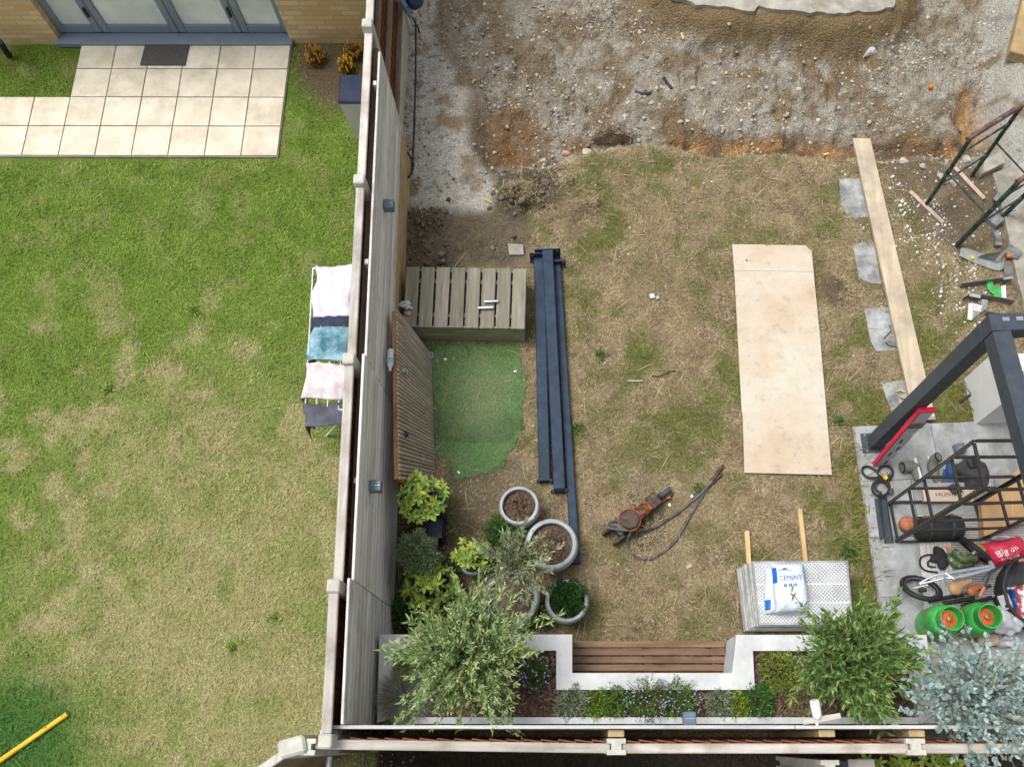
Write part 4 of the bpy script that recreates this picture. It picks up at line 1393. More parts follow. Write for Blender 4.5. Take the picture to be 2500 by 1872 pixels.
bench = thing('bench', 'brown slatted bench set into the white planter', 'bench', (P(1590, 1600, .4).x, P(1590, 1600, .4).y, 0))
bx0, bx1 = P(1397, 1600, WZ).x + .004, P(1797, 1600, WZ).x - .012
by0, by1 = P(1590, 1562, .42).y, P(1590, 1642, WZ).y + .004
pw = (by0 - by1) / 4.55
for i in range(5):
    yy = by0 - pw * (i + .5)
    d = pw - .012
    if i == 4: yy = by0 - pw * 4 - (by0 - pw * 4 - by1) / 2 - .001; d = by0 - pw * 4 - by1 - .008
    m = MB(); m.box(((bx0 + bx1) / 2, yy, .40), (bx1 - bx0, d, .036), ch=.004); m.build('slat', MT['bench_wood'], bench)
for t in (.06, .5, .94):
    m = MB(); m.box((bx0 + (bx1 - bx0) * t, (by0 + by1) / 2, .19), (.07, by0 - by1 - .04, .378)); m.build('bearer', MT['brown_wood'], bench)

solar_lamp(Vector((P(1681, 1748, 1.38).x, by + .05, 1.42)), 'cube solar lamp on the back screen above the lavender', None)
cm = thing('outdoor_spotlight', 'white bullet-shaped spotlight on the back screen', 'lamp', (P(1990, 1740, 1.8).x, by + .05, 1.84))
m = MB(); a = P(1996, 1752, 1.9); b = P(1988, 1708, 1.93)
ax_ = (b - a)
m.lathe([(.012, -.01), (.026, 0), (.034, .02), (.036, .06), (.036, ax_.length - .01), (.033, ax_.length), (.004, ax_.length)], a, 20, ax_); m.build('housing', MT['white_plastic'], cm, True)
m = MB(); m.tube([a + Vector((0, 0, -.02)), (a.x, by - .004, 1.868)], .012, 8); m.build('bracket', MT['white_plastic'], cm, True)
m = MB(); m.bar(P(1960, 1762, 1.876), P(2052, 1746, 1.876), .04, .02, ch=.003)
tag(m.build('wood_offcut', MT['rail_wood_x']), 'short timber offcut lying across the top of the back screen', 'offcut')
# ================================================================== small helpers
def quadmix(q, u, v):
    a = q[0] + (q[1] - q[0]) * u
    b = q[3] + (q[2] - q[3]) * u
    return a + (b - a) * v


def text_mesh(s, size=1.0, shear=0.0, bold=0.0):
    cu = bpy.data.curves.new('t', 'FONT'); cu.body = s; cu.size = size; cu.shear = shear
    cu.align_x = 'CENTER'; cu.align_y = 'CENTER'; cu.resolution_u = 2; cu.offset = bold
    o = bpy.data.objects.new('t', cu); COL.objects.link(o)
    bpy.context.view_layer.update()
    me = bpy.data.meshes.new_from_object(o.evaluated_get(bpy.context.evaluated_depsgraph_get()))
    v = [tuple(x.co) for x in me.vertices]; f = [tuple(p.vertices) for p in me.polygons]
    bpy.data.objects.remove(o); bpy.data.curves.remove(cu); bpy.data.meshes.remove(me)
    return v, f


def lettering(s, fn, width, height, mat, parent, shear=0.0, bold=0.0, name='lettering'):
    """fn(x, y) -> 3D point; text centred on 0,0, given width"""
    v, f = text_mesh(s, 1.0, shear, bold)
    xs = [a[0] for a in v]; ys = [a[1] for a in v]
    w = max(xs) - min(xs); h = max(ys) - min(ys); cx, cy = (max(xs) + min(xs)) / 2, (max(ys) + min(ys)) / 2
    m = MB(); m.add([fn((a[0] - cx) / w * width, (a[1] - cy) / h * height) for a in v], f)
    return m.build(name, mat, parent)


def crumple(c, size, seed, nu=18, nv=12, amp=.35, power=1.0):
    rg = np.random.default_rng(seed)
    m = MB(); m.ball((0, 0, 0), 1, nu, nv)
    k = rg.normal(0, 1, (14, 3)); k /= np.linalg.norm(k, axis=1)[:, None]
    ph = rg.uniform(0, 6.28, 14); fr = rg.uniform(2, 7, 14)
    out = []
    for v in m.v:
        v = np.array(v)
        d = sum(math.sin(fr[i] * v.dot(k[i]) + ph[i]) for i in range(14)) / 5
        v = v * (1 + amp * d)
        z = v[2] * size[2]
        out.append((c[0] + v[0] * size[0], c[1] + v[1] * size[1], max(c[2] + z, c[2] - size[2] * .95)))
    m.v = out
    return m


def rigid(mb, M, t):
    mb.v = [tuple(M @ Vector(v) + Vector(t)) for v in mb.v]
    return mb


# ================================================================== PLANTS
def leaf_arrays(pos, d, up, L, W, broad=False, fold=.25):
    n = len(pos)
    d = d / np.linalg.norm(d, axis=1)[:, None]
    s = np.cross(d, up); s /= (np.linalg.norm(s, axis=1)[:, None] + 1e-9)
    nn = np.cross(s, d)
    L = np.broadcast_to(L, (n,))[:, None]; W = np.broadcast_to(W, (n,))[:, None]
    if not broad:
        b = pos; t = pos + d * L - nn * L * .08
        r = pos + d * L * .45 + s * W * .5 + nn * W * fold; l = pos + d * L * .45 - s * W * .5 + nn * W * fold
        V = np.stack([b, r, t, l], 1).reshape(-1, 3)
        o = np.arange(n)[:, None] * 4
        return V, np.concatenate([o + np.array([0, 1, 2]), o + np.array([0, 2, 3])], 0), 4
    b = pos; t = pos + d * L - nn * L * .12; m = pos + d * L * .5 - nn * W * .06
    pts = [b]
    for f, w in ((.25, .38), (.55, .5), (.82, .3)): pts.append(pos + d * L * f + s * W * w + nn * W * fold * .5 - nn * L * .08 * f * f)
    pts.append(t)
    for f, w in ((.82, .3), (.55, .5), (.25, .38)): pts.append(pos + d * L * f - s * W * w + nn * W * fold * .5 - nn * L * .08 * f * f)
    pts.append(m)
    V = np.stack(pts, 1).reshape(-1, 3)
    o = np.arange(n)[:, None] * 9
    F = np.concatenate([o + np.array([8, i, (i + 1) % 8]) for i in range(8)], 0)
    return V, F, 9


def unit(a):
    return a / (np.linalg.norm(a, axis=1)[:, None] + 1e-9)


def plant(name, label, cat, base, cc, rad, n_tw, per, L, W, lo, hi, broad=False, group=None, stem=.02, bark='bark', flowers=None, up_bias=.4, spread=.5, hollow=.45,
          tw=.0035, droop=0.0, seed=0, visible_stems=True, leaf_from=.35):
    """twigs fan out from the stem through the crown's volume; leaves sit along the twigs"""
    rg = np.random.default_rng(seed + 1000)
    base = Vector(base); cc = np.array(cc, float); rad = np.array(rad, float)
    t = thing(name, label, cat, base, group)
    e = unit(rg.normal(0, 1, (n_tw, 3))); e[:, 2] = np.abs(e[:, 2]) * (1 - .0) - .35 * rg.uniform(0, 1, n_tw)
    rr = (hollow + (1 - hollow) * rg.uniform(0, 1, n_tw) ** .7) * (.82 + .36 * rg.uniform(0, 1, n_tw))
    ends = cc + e * rad * rr[:, None]
    fork = cc - np.array([0, 0, rad[2] * .55])
    azm = np.arctan2(e[:, 1], e[:, 0])
    lobe = 1 + .20 * np.sin(2 * azm + seed * 1.7) * np.abs(e[:, 0]) + .17 * np.sin(5 * azm + seed * 2.3) + .12 * np.sin(9 * azm + seed)
    ends = cc + (ends - cc) * lobe[:, None]
    a = fork + (ends - fork) * rg.uniform(.1, .45, n_tw)[:, None] + rg.normal(0, .02, (n_tw, 3))
    midp = (a + ends) / 2 + rg.normal(0, .12, (n_tw, 3)) * rad * .5
    st = MB()
    hb = np.array(base)
    st.tube([tuple(hb), tuple(hb * .5 + fork * .5 + rg.normal(0, .015, 3)), tuple(fork)], [stem, stem * .8, stem * .65], 7)
    nb = min(10, max(4, n_tw // 14))
    for i in range(nb):
        st.tube([tuple(fork), tuple((fork + a[i]) / 2 + rg.normal(0, .01, 3)), tuple(a[i]), tuple(ends[i] * .6 + a[i] * .4)], [stem * .6, stem * .45, stem * .3, tw], 5)
    for i in range(n_tw):
        st.tube([tuple(a[i]), tuple(midp[i]), tuple(ends[i])], [tw, tw * .8, tw * .4], 3, cap=False)
    st.build('trunk', MT[bark], t)
    # leaves
    k = n_tw * per
    ti = np.repeat(np.arange(n_tw), per)
    s = leaf_from + (1.03 - leaf_from) * rg.uniform(0, 1, k)
    p = ((1 - s) ** 2)[:, None] * a[ti] + (2 * s * (1 - s))[:, None] * midp[ti] + (s ** 2)[:, None] * ends[ti]
    td = unit(ends[ti] - midp[ti])
    dd = td * rg.uniform(.25, .9, k)[:, None] + unit(rg.normal(0, 1, (k, 3))) * spread + np.array([0, 0, up_bias - droop])
    up = unit(rg.normal(0, .55, (k, 3)) + np.array([0, 0, 1.0]))
    V, F, nv = leaf_arrays(p, dd, up, L * rg.uniform(.65, 1.2, k), W * rg.uniform(.75, 1.2, k), broad)
    tone = (.25 * rg.uniform(0, 1, n_tw)[ti] + .75 * rg.uniform(0, 1, k))
    c = np.array(lo) * (1 - tone[:, None]) + np.array(hi) * tone[:, None]
    old = rg.uniform(0, 1, k) < .015
    c[old] = (.35, .24, .05)
    np_mesh('crown', V, F, MT['leaf'], np.repeat(c, nv, axis=0), parent=t)
    if flowers:
        fc, fn_, fr_ = flowers
        q = rg.choice(n_tw, fn_)
        fp = ends[q] + rg.normal(0, .02, (fn_, 3))
        m = MB()
        for pnt in fp:
            for _ in range(5):
                o_ = pnt + rg.normal(0, fr_ * 1.6, 3)
                m.ball(tuple(o_), fr_, 4, 3)
        m.build('flowers', fc, t)['kind'] = 'stuff'
    return t


def cushion(name, label, cat, c, r, h, n, L, W, lo, hi, group=None, up=.8, flowers=None, seed=0, spike=False, broad=False):
    """low mound: leaves set on and in a dome"""
    rg = np.random.default_rng(seed + 5000)
    c = Vector(c); t = thing(name, label, cat, c, group)
    e = unit(rg.normal(0, 1, (n, 3))); e[:, 2] = np.abs(e[:, 2])
    lump = 1 + .22 * np.sin(e[:, 0] * 7 + seed) * np.cos(e[:, 1] * 6 + seed * 2)
    rr = (.45 + .55 * rg.uniform(0, 1, n) ** .6) * lump
    p = np.array(c) + e * np.array([r, r, h]) * rr[:, None]
    dd = e * .7 + rg.normal(0, .45, (n, 3)) + np.array([0, 0, up])
    V, F, nv = leaf_arrays(p, dd, unit(rg.normal(0, .6, (n, 3)) + np.array([0, 0, 1.])), L * rg.uniform(.6, 1.3, n), W * rg.uniform(.7, 1.2, n), broad)
    tn = rg.uniform(0, 1, n) * .7 + .3 * (.5 + .5 * np.sin(e[:, 0] * 9 + e[:, 1] * 8 + seed))
    col = np.array(lo) * (1 - tn[:, None]) + np.array(hi) * tn[:, None]
    np_mesh('foliage', V, F, MT['leaf'], np.repeat(col, nv, axis=0), parent=t)
    st = MB()
    for i in range(26):
        d = e[i]
        st.tube([tuple(c), tuple(np.array(c) + d * np.array([r, r, h]) * .9)], [.005, .002], 3, cap=False)
    st.build('stems', MT['twig'], t)
    if flowers:
        fm, fn_, fs = flowers
        m = MB(); m2 = MB()
        for i in range(fn_):
            d = unit(rg.normal(0, 1, (1, 3)))[0]; d[2] = abs(d[2]) + .35
            q = np.array(c) + d * np.array([r, r, h]) * rg.uniform(.85, 1.05)
            top = q + np.array([d[0] * .03, d[1] * .03, .05])
            m2.tube([tuple(q - d * .05), tuple(top)], .0018, 3, cap=False)
            for kk in range(3):
                m.ball(tuple(top + np.array([0, 0, kk * fs * 1.1])), fs * (1 - .15 * kk), 5, 4)
        m.build('flowers', fm, t)['kind'] = 'stuff'; m2.build('flower_stalks', MT['twig'], t)['kind'] = 'stuff'
    return t


def tuft(name, label, c, n, L, lo, hi, seed=0):
    rg = np.random.default_rng(seed + 9000)
    c = Vector(c)
    th = rg.uniform(0, 6.283, n); el = rg.uniform(.25, 1.45, n); LL = L * rg.uniform(.6, 1.1, n)
    b = np.array(c) + np.stack([np.cos(th), np.sin(th), np.zeros(n)], 1) * rg.uniform(0, .05, n)[:, None]
    d0 = np.stack([np.cos(th) * np.cos(el), np.sin(th) * np.cos(el), np.sin(el)], 1)
    m1 = b + d0 * (LL * .5)[:, None]
    tip = m1 + unit(d0 + np.array([0, 0, -.9])) * (LL * .5)[:, None]
    w = .0036
    s = np.stack([-np.sin(th), np.cos(th), np.zeros(n)], 1) * w
    V = np.stack([b - s, b + s, m1 + s, m1 - s, tip], 1).reshape(-1, 3)
    o = np.arange(n)[:, None] * 5
    F = np.concatenate([o + np.array([0, 1, 2]), o + np.array([0, 2, 3]), o + np.array([3, 2, 4])], 0)
    r = rg.uniform(0, 1, n)
    col = np.array(lo) * (1 - r[:, None]) + np.array(hi) * r[:, None]
    C = np.repeat(col, 5, axis=0); C[4::5] = C[4::5] * .5 + np.array((.36, .28, .19)) * .5
    ob_ = np_mesh(name, V, F, MT['leaf'], C, origin=c)
    return tag(ob_, label, 'grass')


def rosette_plant(name, label, base, centre, r, h, n_ros, n_leaf, L, W, cols, seed=0, group=None, stemless=False):
    """broad leaves, each one its own part"""
    rg = random.Random(seed)
    base = Vector(base); t = thing(name, label, 'plant', base, group)
    meshes = []
    for k, c in enumerate(cols):
        V, F, nv = leaf_arrays(np.array([[0., 0, 0]]), np.array([[1., 0, 0]]), np.array([[0., 0, 1]]), L, W, True, .3)
        me = bpy.data.meshes.new('leaf')
        me.from_pydata([tuple(v) for v in V], [], [tuple(f) for f in F])
        nm = 'leaf_%s_%d' % (name, k)
        mt = bpy.data.materials.get(nm) or M_plain(nm, c, .5, .15, 20, 0, 60, 0, .4)
        me.materials.append(mt); meshes.append(me)
    st = MB()
    cl = Vector(centre)
    for i in range(n_ros):
        a = rg.uniform(0, 6.283); q = math.sqrt(rg.uniform(0, 1)) if i else 0
        p = cl + Vector((math.cos(a) * r * q, math.sin(a) * r * q, h * (1 - q * q) * rg.uniform(.55, 1.0)))
        ax = (Vector((math.cos(a) * q, math.sin(a) * q, 1.1))).normalized()
        st.tube([base, (base + p) / 2 + Vector((0, 0, .02)), p], [.006, .005, .004], 4)
        a0 = rg.uniform(0, 6)
        for j in range(n_leaf):
            b = a0 + 6.283 * j / n_leaf + rg.uniform(-.25, .25)
            d = Vector((math.cos(b), math.sin(b), rg.uniform(.1, .75)))
            x = (ax.to_track_quat('Z', 'Y') @ d).normalized()
            z = ax - x * ax.dot(x); z.normalize(); y = z.cross(x)
            s = rg.uniform(.7, 1.15)
            o = bpy.data.objects.new('leaf', rg.choice(meshes)); COL.objects.link(o); o.parent = t
            M = Matrix((x * s, y * s, z * s)).transposed().to_4x4(); M.translation = p - base - Vector((0, 0, .004 * j))
            o.matrix_local = M
    st.build('stems', MT['twig'], t)
    return t


# ---- pots
def pot(c, R_, H_, label, soil_mat='mulch'):
    t = thing('plant_pot', label, 'pot', c, 'round pale grey garden pots')
    m = MB()
    prof = [(.0, 0), (.62 * R_, 0), (.70 * R_, .02 * H_), (.93 * R_, .25 * H_), (1.02 * R_, .52 * H_), (1.06 * R_, .75 * H_), (1.03 * R_, .92 * H_), (.985 * R_, H_ - .004), (.96 * R_, H_),
            (.85 * R_, H_), (.83 * R_, H_ - .006), (.84 * R_, .8 * H_), (.84 * R_, .72 * H_)]
    m.lathe(prof, c, 40); m.build('bowl', MT['pot'], t, True)
    s = MB(); s.lathe([(.86 * R_, 0), (.6 * R_, .012), (.25 * R_, .018), (.0, .02)], Vector(c) + Vector((0, 0, .80 * H_)), 28); s.build('soil', MT[soil_mat], t, True)
    return t


def twiggy(name, label, c, r, h, n, seed, leaves=60, lcol=((.12, .08, .03), (.3, .2, .09))):
    rg = np.random.default_rng(seed)
    t = thing(name, label, 'plant', c)
    m = MB(); c = np.array(c); P_ = []
    for i in range(n):
        a = rg.uniform(0, 6.283); q = rg.uniform(.3, 1)
        b = c + np.array([math.cos(a) * r * .45 * q * rg.uniform(0, 1), math.sin(a) * r * .45 * q, 0])
        e = c + np.array([math.cos(a + .4) * r * q, math.sin(a + .4) * r * q, h * rg.uniform(.3, 1)])
        md = (b + e) / 2 + rg.normal(0, .02, 3) + np.array([0, 0, h * .25])
        m.tube([tuple(b), tuple(md), tuple(e)], [.003, .0025, .0012], 3, cap=False); P_ += [md, e, (md + e) / 2]
    m.build('twigs', MT['twig'], t)
    P_ = np.array(P_); k = rg.choice(len(P_), leaves)
    V, F, nv = leaf_arrays(P_[k] + rg.normal(0, .012, (leaves, 3)), rg.normal(0, 1, (leaves, 3)), unit(rg.normal(0, .5, (leaves, 3)) + np.array([0, 0, 1.])), .028, .013)
    rr = rg.uniform(0, 1, leaves)
    np_mesh('dry_leaves', V, F, MT['leaf'], np.repeat(pick(lcol[0], lcol[1], rr), nv, axis=0), parent=t)
    return t


def under(px_, py_, z):
    q = P(px_, py_, z); return Vector((q.x, q.y, 0.0))


PH = .36
pA = under(1267, 1233, PH); pB = under(1346, 1327, PH); pC = under(1248, 1457, PH); pD = under(1384, 1466, PH); pE = under(1152, 1372, .26)
pot(pA, .190, PH, 'small round grey pot with dry twigs, farthest from the planter')
pot(pB, .243, PH, 'large round grey pot of dry brown twigs beside the steel posts')
pot(pC, .255, PH, 'large round grey pot holding the leafy young olive tree')
pot(pD, .195, PH, 'round grey pot with the dark green clipped shrub')
pot(pE, .115, .26, 'small grey pot with the yellow-green leafy plant')
twiggy('dry_plant', 'withered twiggy plant in the farthest small grey pot', pA + Vector((0, 0, .29)), .15, .13, 46, 1, 90)
twiggy('dry_plant', 'brown dried-out twigs filling the large pot by the steel posts', pB + Vector((0, 0, .29)), .19, .09, 80, 2, 150, ((.10, .05, .025), (.33, .17, .09)))
plant('olive_tree', 'young silvery olive tree growing in the large round pot', 'tree', pC + Vector((0, 0, .29)), P(1262, 1372, 1.0), (.42, .40, .28), 120, 17, .066, .017, (.17, .23, .10), (.52, .58, .36),
      stem=.016, bark='bark_light', seed=3, hollow=.3, tw=.004, leaf_from=.25)
cushion('round_shrub', 'dense dark green shrub in the pot nearest the bench', 'shrub', pD + Vector((0.01, .03, .31)), .17, .24, 2600, .034, .013, (.02, .07, .015), (.08, .21, .045), seed=2)
cushion('round_shrub', 'dark green bushy shrub between the pots, under the olive', 'shrub', P(1228, 1305, .1) - Vector((0, 0, .1)), .18, .46, 2000, .04, .014, (.045, .11, .025), (.16, .29, .07), seed=4)
rosette_plant('leafy_plant', 'yellow-green broad-leaved plant in the small grey pot', pE + Vector((0, 0, .2)), P(1150, 1355, .42), .17, .16, 24, 6, .070, .030, [(.2, .30, .04), (.33, .40, .06), (.12, .22, .04)], 5)

# plant stands by the fence with two pots
def stand(c, w, h, label):
    t = thing('plant_stand', label, 'plant stand', c, 'black wire plant stands')
    for sx in (-1, 1):
        for sy in (-1, 1):
            m = MB(); m.bar(Vector(c) + Vector((sx * w / 2, sy * w / 2, 0)), Vector(c) + Vector((sx * w / 2, sy * w / 2, h)), .012, .012, up=(0, 1, 0)); m.build('leg', MT['black_metal'], t)
    for z in (.06, h - .01):
        for k in range(4):
            a = [(-1, -1), (1, -1), (1, 1), (-1, 1)][k]; b = [(-1, -1), (1, -1), (1, 1), (-1, 1)][(k + 1) % 4]
            m = MB(); m.bar(Vector(c) + Vector((a[0] * w / 2, a[1] * w / 2, z)), Vector(c) + Vector((b[0] * w / 2, b[1] * w / 2, z)), .01, .01); m.build('rail', MT['black_metal'], t)
    m = MB(); m.box(Vector(c) + Vector((0, 0, h + .002)), (w, w, .012)); m.build('shelf', MT['black_metal'], t)
    return t


s1 = under(1042, 1215, .5); s2 = under(1030, 1345, .38)
stand(s1, .28, .5, 'taller black wire stand under the bright green plant')
stand(s2, .28, .36, 'lower black wire stand under the rosemary ball')
t = pot(s1 + Vector((0, 0, .51)), .085, .15, 'small hidden pot on the taller wire stand', 'dark_soil')
t = pot(s2 + Vector((0, 0, .37)), .105, .18, 'small pot under the rosemary ball on the lower stand', 'dark_soil')
rosette_plant('leafy_plant', 'bright lime-green broad-leaved plant beside the leaning gate', s1 + Vector((0, 0, .62)), P(1030, 1210, .76), .21, .17, 40, 6, .080, .035, [(.22, .37, .05), (.33, .48, .07), (.16, .30, .04)], 6)
cushion('rosemary_bush', 'grey-green clipped rosemary ball beside the left fence', 'shrub', P(1016, 1342, .68) + Vector((0, 0, -.14)), .19, .26, 3400, .042, .008, (.10, .16, .07), (.33, .43, .23), seed=7)
m = MB()
q = D1(600, 600, .1); m.box((q.x, q.y, .13), (.16, .30, .26), ch=.01)
for sx in (-1, 1): m.box((q.x + sx * .074, q.y, .29), (.012, .30, .06))
for sy in (-1, 1): m.box((q.x, q.y + sy * .144, .29), (.136, .012, .06))
tag(m.build('storage_tub', MT['navy']), 'navy plastic tub between the two wire stands', 'tub')
rosette_plant('leafy_plant', 'deep green leathery-leaved plant by the fence beside the flowering olive', under(1045, 1440, .3) + Vector((0, 0, .0)), P(1045, 1440, .32), .25, .24, 34, 6, .090, .038, [(.07, .2, .04), (.12, .28, .06), (.2, .34, .12)], 8)

# undergrowth along the fence and round the pots
for k, (a, b, z, r, h, lo, hi) in enumerate(((1085, 1405, .0, .16, .34, (.06, .12, .03), (.24, .36, .10)), (985, 1500, .0, .14, .26, (.05, .10, .025), (.18, .28, .08)), (1195, 1395, .0, .13, .40, (.07, .12, .035), (.27, .36, .13)), (1095, 1480, .0, .17, .50, (.08, .14, .04), (.30, .40, .15)), (1320, 1500, .0, .12, .30, (.05, .11, .03), (.22, .33, .10)))):
    cushion('leafy_shrub', ['loose green shrub between the small grey pot and the fence plants', 'low dark shrub in the corner of fence and planter', 'green shrub between the small grey pot and the olive pot', 'tall green shrub in front of the planter under the flowering olive', 'low green shrub between the olive pot and the dark shrub pot'][k], 'shrub', P(a, b, z), r, h, 900, .06, .016, lo, hi, seed=140 + k, up=.6)

# big trees in the planter
plant('olive_tree', 'large flowering olive tree in the left half of the planter', 'tree', (P(1150, 1640, .8).x, P(1150, 1640, .8).y, .8), P(1148, 1598, 1.62), (.58, .56, .40), 460, 21, .070, .0175, (.15, .25, .07), (.54, .68, .32),
      stem=.03, seed=11, flowers=(M_plain('olive_blossom', (.55, .52, .22), .8, .2, 30, 0), 190, .006))
plant('olive_tree', 'dense fresh green olive tree at the right end of the planter', 'tree', (P(2080, 1650, .8).x, P(2080, 1650, .8).y, .8), P(2098, 1608, 1.5), (.48, .54, .40), 380, 19, .080, .020, (.07, .16, .035), (.36, .52, .16),
      stem=.03, seed=12)
plant('eucalyptus_tree', 'silver-blue eucalyptus in the bottom right corner', 'tree', (P(2410, 1740, .3).x, .12, 0), P(2405, 1718, 1.75), (.66, .62, .55), 290, 24, .046, .028, (.20, .31, .30), (.54, .67, .65), broad=True,
      stem=.03, bark='bark_light', seed=13, spread=.55, up_bias=.2, hollow=.35, tw=.0045, leaf_from=.15)
tuft('blue_fescue', 'blue-grey ornamental grass tuft in the planter corner by the fence', P(992, 1702, .80), 2000, .32, (.09, .13, .10), (.33, .38, .30), 1)
SZ = .80
shr = [('grey_cushion', 'grey-green woolly cushion plant at the left end of the planter row', (1402, 1712), .15, .15, (.12, .15, .09), (.34, .38, .27), None),
       ('green_cushion', 'lime-green cushion plant beside the grey woolly one', (1455, 1722), .12, .12, (.08, .14, .015), (.27, .36, .06), None),
       ('green_cushion', 'mid-green budded lavender left of the flowering lavenders', (1500, 1712), .14, .17, (.05, .11, .02), (.19, .3, .08), None),
       ('lavender_bush', 'lavender bush covered in violet flowers, left of the solar lamp', (1580, 1706), .17, .20, (.05, .11, .02), (.2, .31, .09), (MT['flower_blue'], 80, .0075)),
       ('lavender_bush', 'lavender bush with violet flowers, right above the solar lamp', (1655, 1704), .15, .20, (.05, .11, .02), (.2, .31, .09), (MT['flower_blue'], 50, .0075)),
       ('grey_cushion', 'pale grey-green sage cushion right of the solar lamp', (1758, 1716), .12, .13, (.12, .15, .09), (.33, .37, .25), None),
       ('green_cushion', 'lime-green cushion between the sage and the dark lavender', (1802, 1720), .11, .12, (.09, .15, .02), (.29, .38, .07), None),
       ('green_cushion', 'dark green upright lavender with few buds, right of the row', (1850, 1710), .13, .17, (.03, .09, .02), (.12, .24, .06), (MT['flower_blue'], 8, .006)),
       ('green_cushion', 'feathery yellow-green mound under the right olive tree', (1905, 1638), .16, .17, (.09, .14, .02), (.28, .34, .07), None),
       ('green_cushion', 'small green mound half under the left olive, behind the fescue', (1000, 1640), .13, .14, (.08, .13, .02), (.24, .30, .06), None),
       ('lavender_bush', 'small lavender with violet flowers at right of the flowering olive', (1305, 1640), .11, .13, (.06, .12, .03), (.2, .3, .1), (MT['flower_blue'], 40, .009)),
       ('dry_cushion', 'dried brownish groundcover at foot of the right olive', (1950, 1700), .16, .07, (.16, .12, .06), (.34, .29, .17), None)]
for k, (nm, lb, (a, b), r, h, lo, hi, fl) in enumerate(shr):
    q = P(a, b, SZ + h * .5); q.z = SZ
    cushion(nm, lb, 'shrub', q, r * 1.08, h * 1.2, 1700, .042, .0095, tuple(c * 1.6 for c in lo), tuple(c * 1.6 for c in hi), flowers=fl, seed=20 + k, up=1.0)
for k, (a, b) in enumerate([(2150, 1862), (2200, 1866), (2285, 1866), (2330, 1856)]):
    q = P(a, b, .25); rosette_plant('leafy_plant', ['leathery green plant next to the garden cupboard', 'second green plant from the cupboard, below the fence', 'small green plant on reddish soil below the H-post', 'green plant nearest the eucalyptus below the fence'][k],
                                     (q.x, min(q.y, py0 - .12), -.02), (q.x, min(q.y, py0 - .12), .12), .13, .14, 5, 6, .10, .035, [(.06, .16, .03), (.11, .24, .06)], 30 + k)

# ================================================================== STORAGE DECK
DZ = .35
dq = [C4(800, 140, DZ), C4(1622, 155, DZ), C4(1609, 560, DZ), C4(775, 545, DZ)]
deck = thing('storage_deck', 'weathered slatted timber storage box beside the left fence', 'storage box', ((dq[0].x + dq[2].x) / 2, (dq[0].y + dq[2].y) / 2, 0))
for i in range(8):
    u0, u1 = i / 8 + .008, (i + 1) / 8 - .008
    q = [quadmix(dq, u0, .0), quadmix(dq, u1, 0), quadmix(dq, u1, 1), quadmix(dq, u0, 1)]
    m = MB(); m.bar((q[0] + q[1]) / 2 - Vector((0, 0, .013)), (q[2] + q[3]) / 2 - Vector((0, 0, .013)), (q[1] - q[0]).length, .026, ch=.004)
    m.build('deck_board', MT['deck_wood'], deck)
dn = [Vector((p.x, p.y, 0)) for p in dq]
for (a, b, nm) in ((3, 2, 'front'), (0, 1, 'back'), (2, 1, 'side'), (3, 0, 'side')):
    d = (dn[b] - dn[a]).normalized(); nrm = Vector((d.y, -d.x, 0))
    c = (dn[0] + dn[1] + dn[2] + dn[3]) / 4
    if (c - dn[a]).dot(nrm) < 0: nrm = -nrm
    e0, e1 = (dn[a] + d * .02, dn[b] - d * .02) if nm in ('front', 'back') else (dn[a] + d * .045, dn[b] - d * .045)
    for r in range(2):
        m = MB(); z = .083 + r * .162
        m.bar(e0 + nrm * .024 + Vector((0, 0, z)), e1 + nrm * .024 + Vector((0, 0, z)), .022, .157, ch=.003); m.build(nm + '_board', MT['deck_wood_x'] if nm in ('front', 'back') else MT['deck_wood'], deck)
for v in (.22, .78):
    a, b = quadmix(dq, .03, v), quadmix(dq, .97, v)
    m = MB(); m.bar(a - Vector((0, 0, .055)), b - Vector((0, 0, .055)), .04, .055); m.build('bearer', MT['brown_wood'], deck)
for k, (u0, v0, u1, v1) in enumerate(((1330, 377, 1422, 374), (1290, 420, 1392, 416))):
    a, b = C4(u0, v0, DZ + .03), C4(u1, v1, DZ + .03)
    t = thing('pull_handle', ['chrome bar handle on the deck, nearer the back', 'chrome bar handle on the deck, nearer the front'][k], 'handle', ((a.x + b.x) / 2, (a.y + b.y) / 2, DZ), 'chrome bar handles on the deck')
    m = MB(); m.tube([a, b], .016, 14); m.build('bar', MT['chrome'], t, True)
    for s_ in (.15, .85):
        c = a + (b - a) * s_; m = MB(); m.tube([c, (c.x, c.y, DZ)], .006, 8); m.build('stub', MT['chrome'], t, True)
q = C4(805, 400, DZ + .035)
tag(crumple(q, (.06, .045, .028), 5, 44, 30, .75).build('plastic_bag', MT['plastic_film']), 'crumpled grey-blue plastic bag on the deck by the fence', 'plastic bag')
q = C4(820, 455, DZ + .012)
tag(crumple(q, (.03, .025, .012), 6, 10, 8, .4).build('orange_rag', M_plain('peach_rag', (.5, .33, .24), .8)), 'small peach-coloured scrap on the deck by the plastic bag', 'scrap')

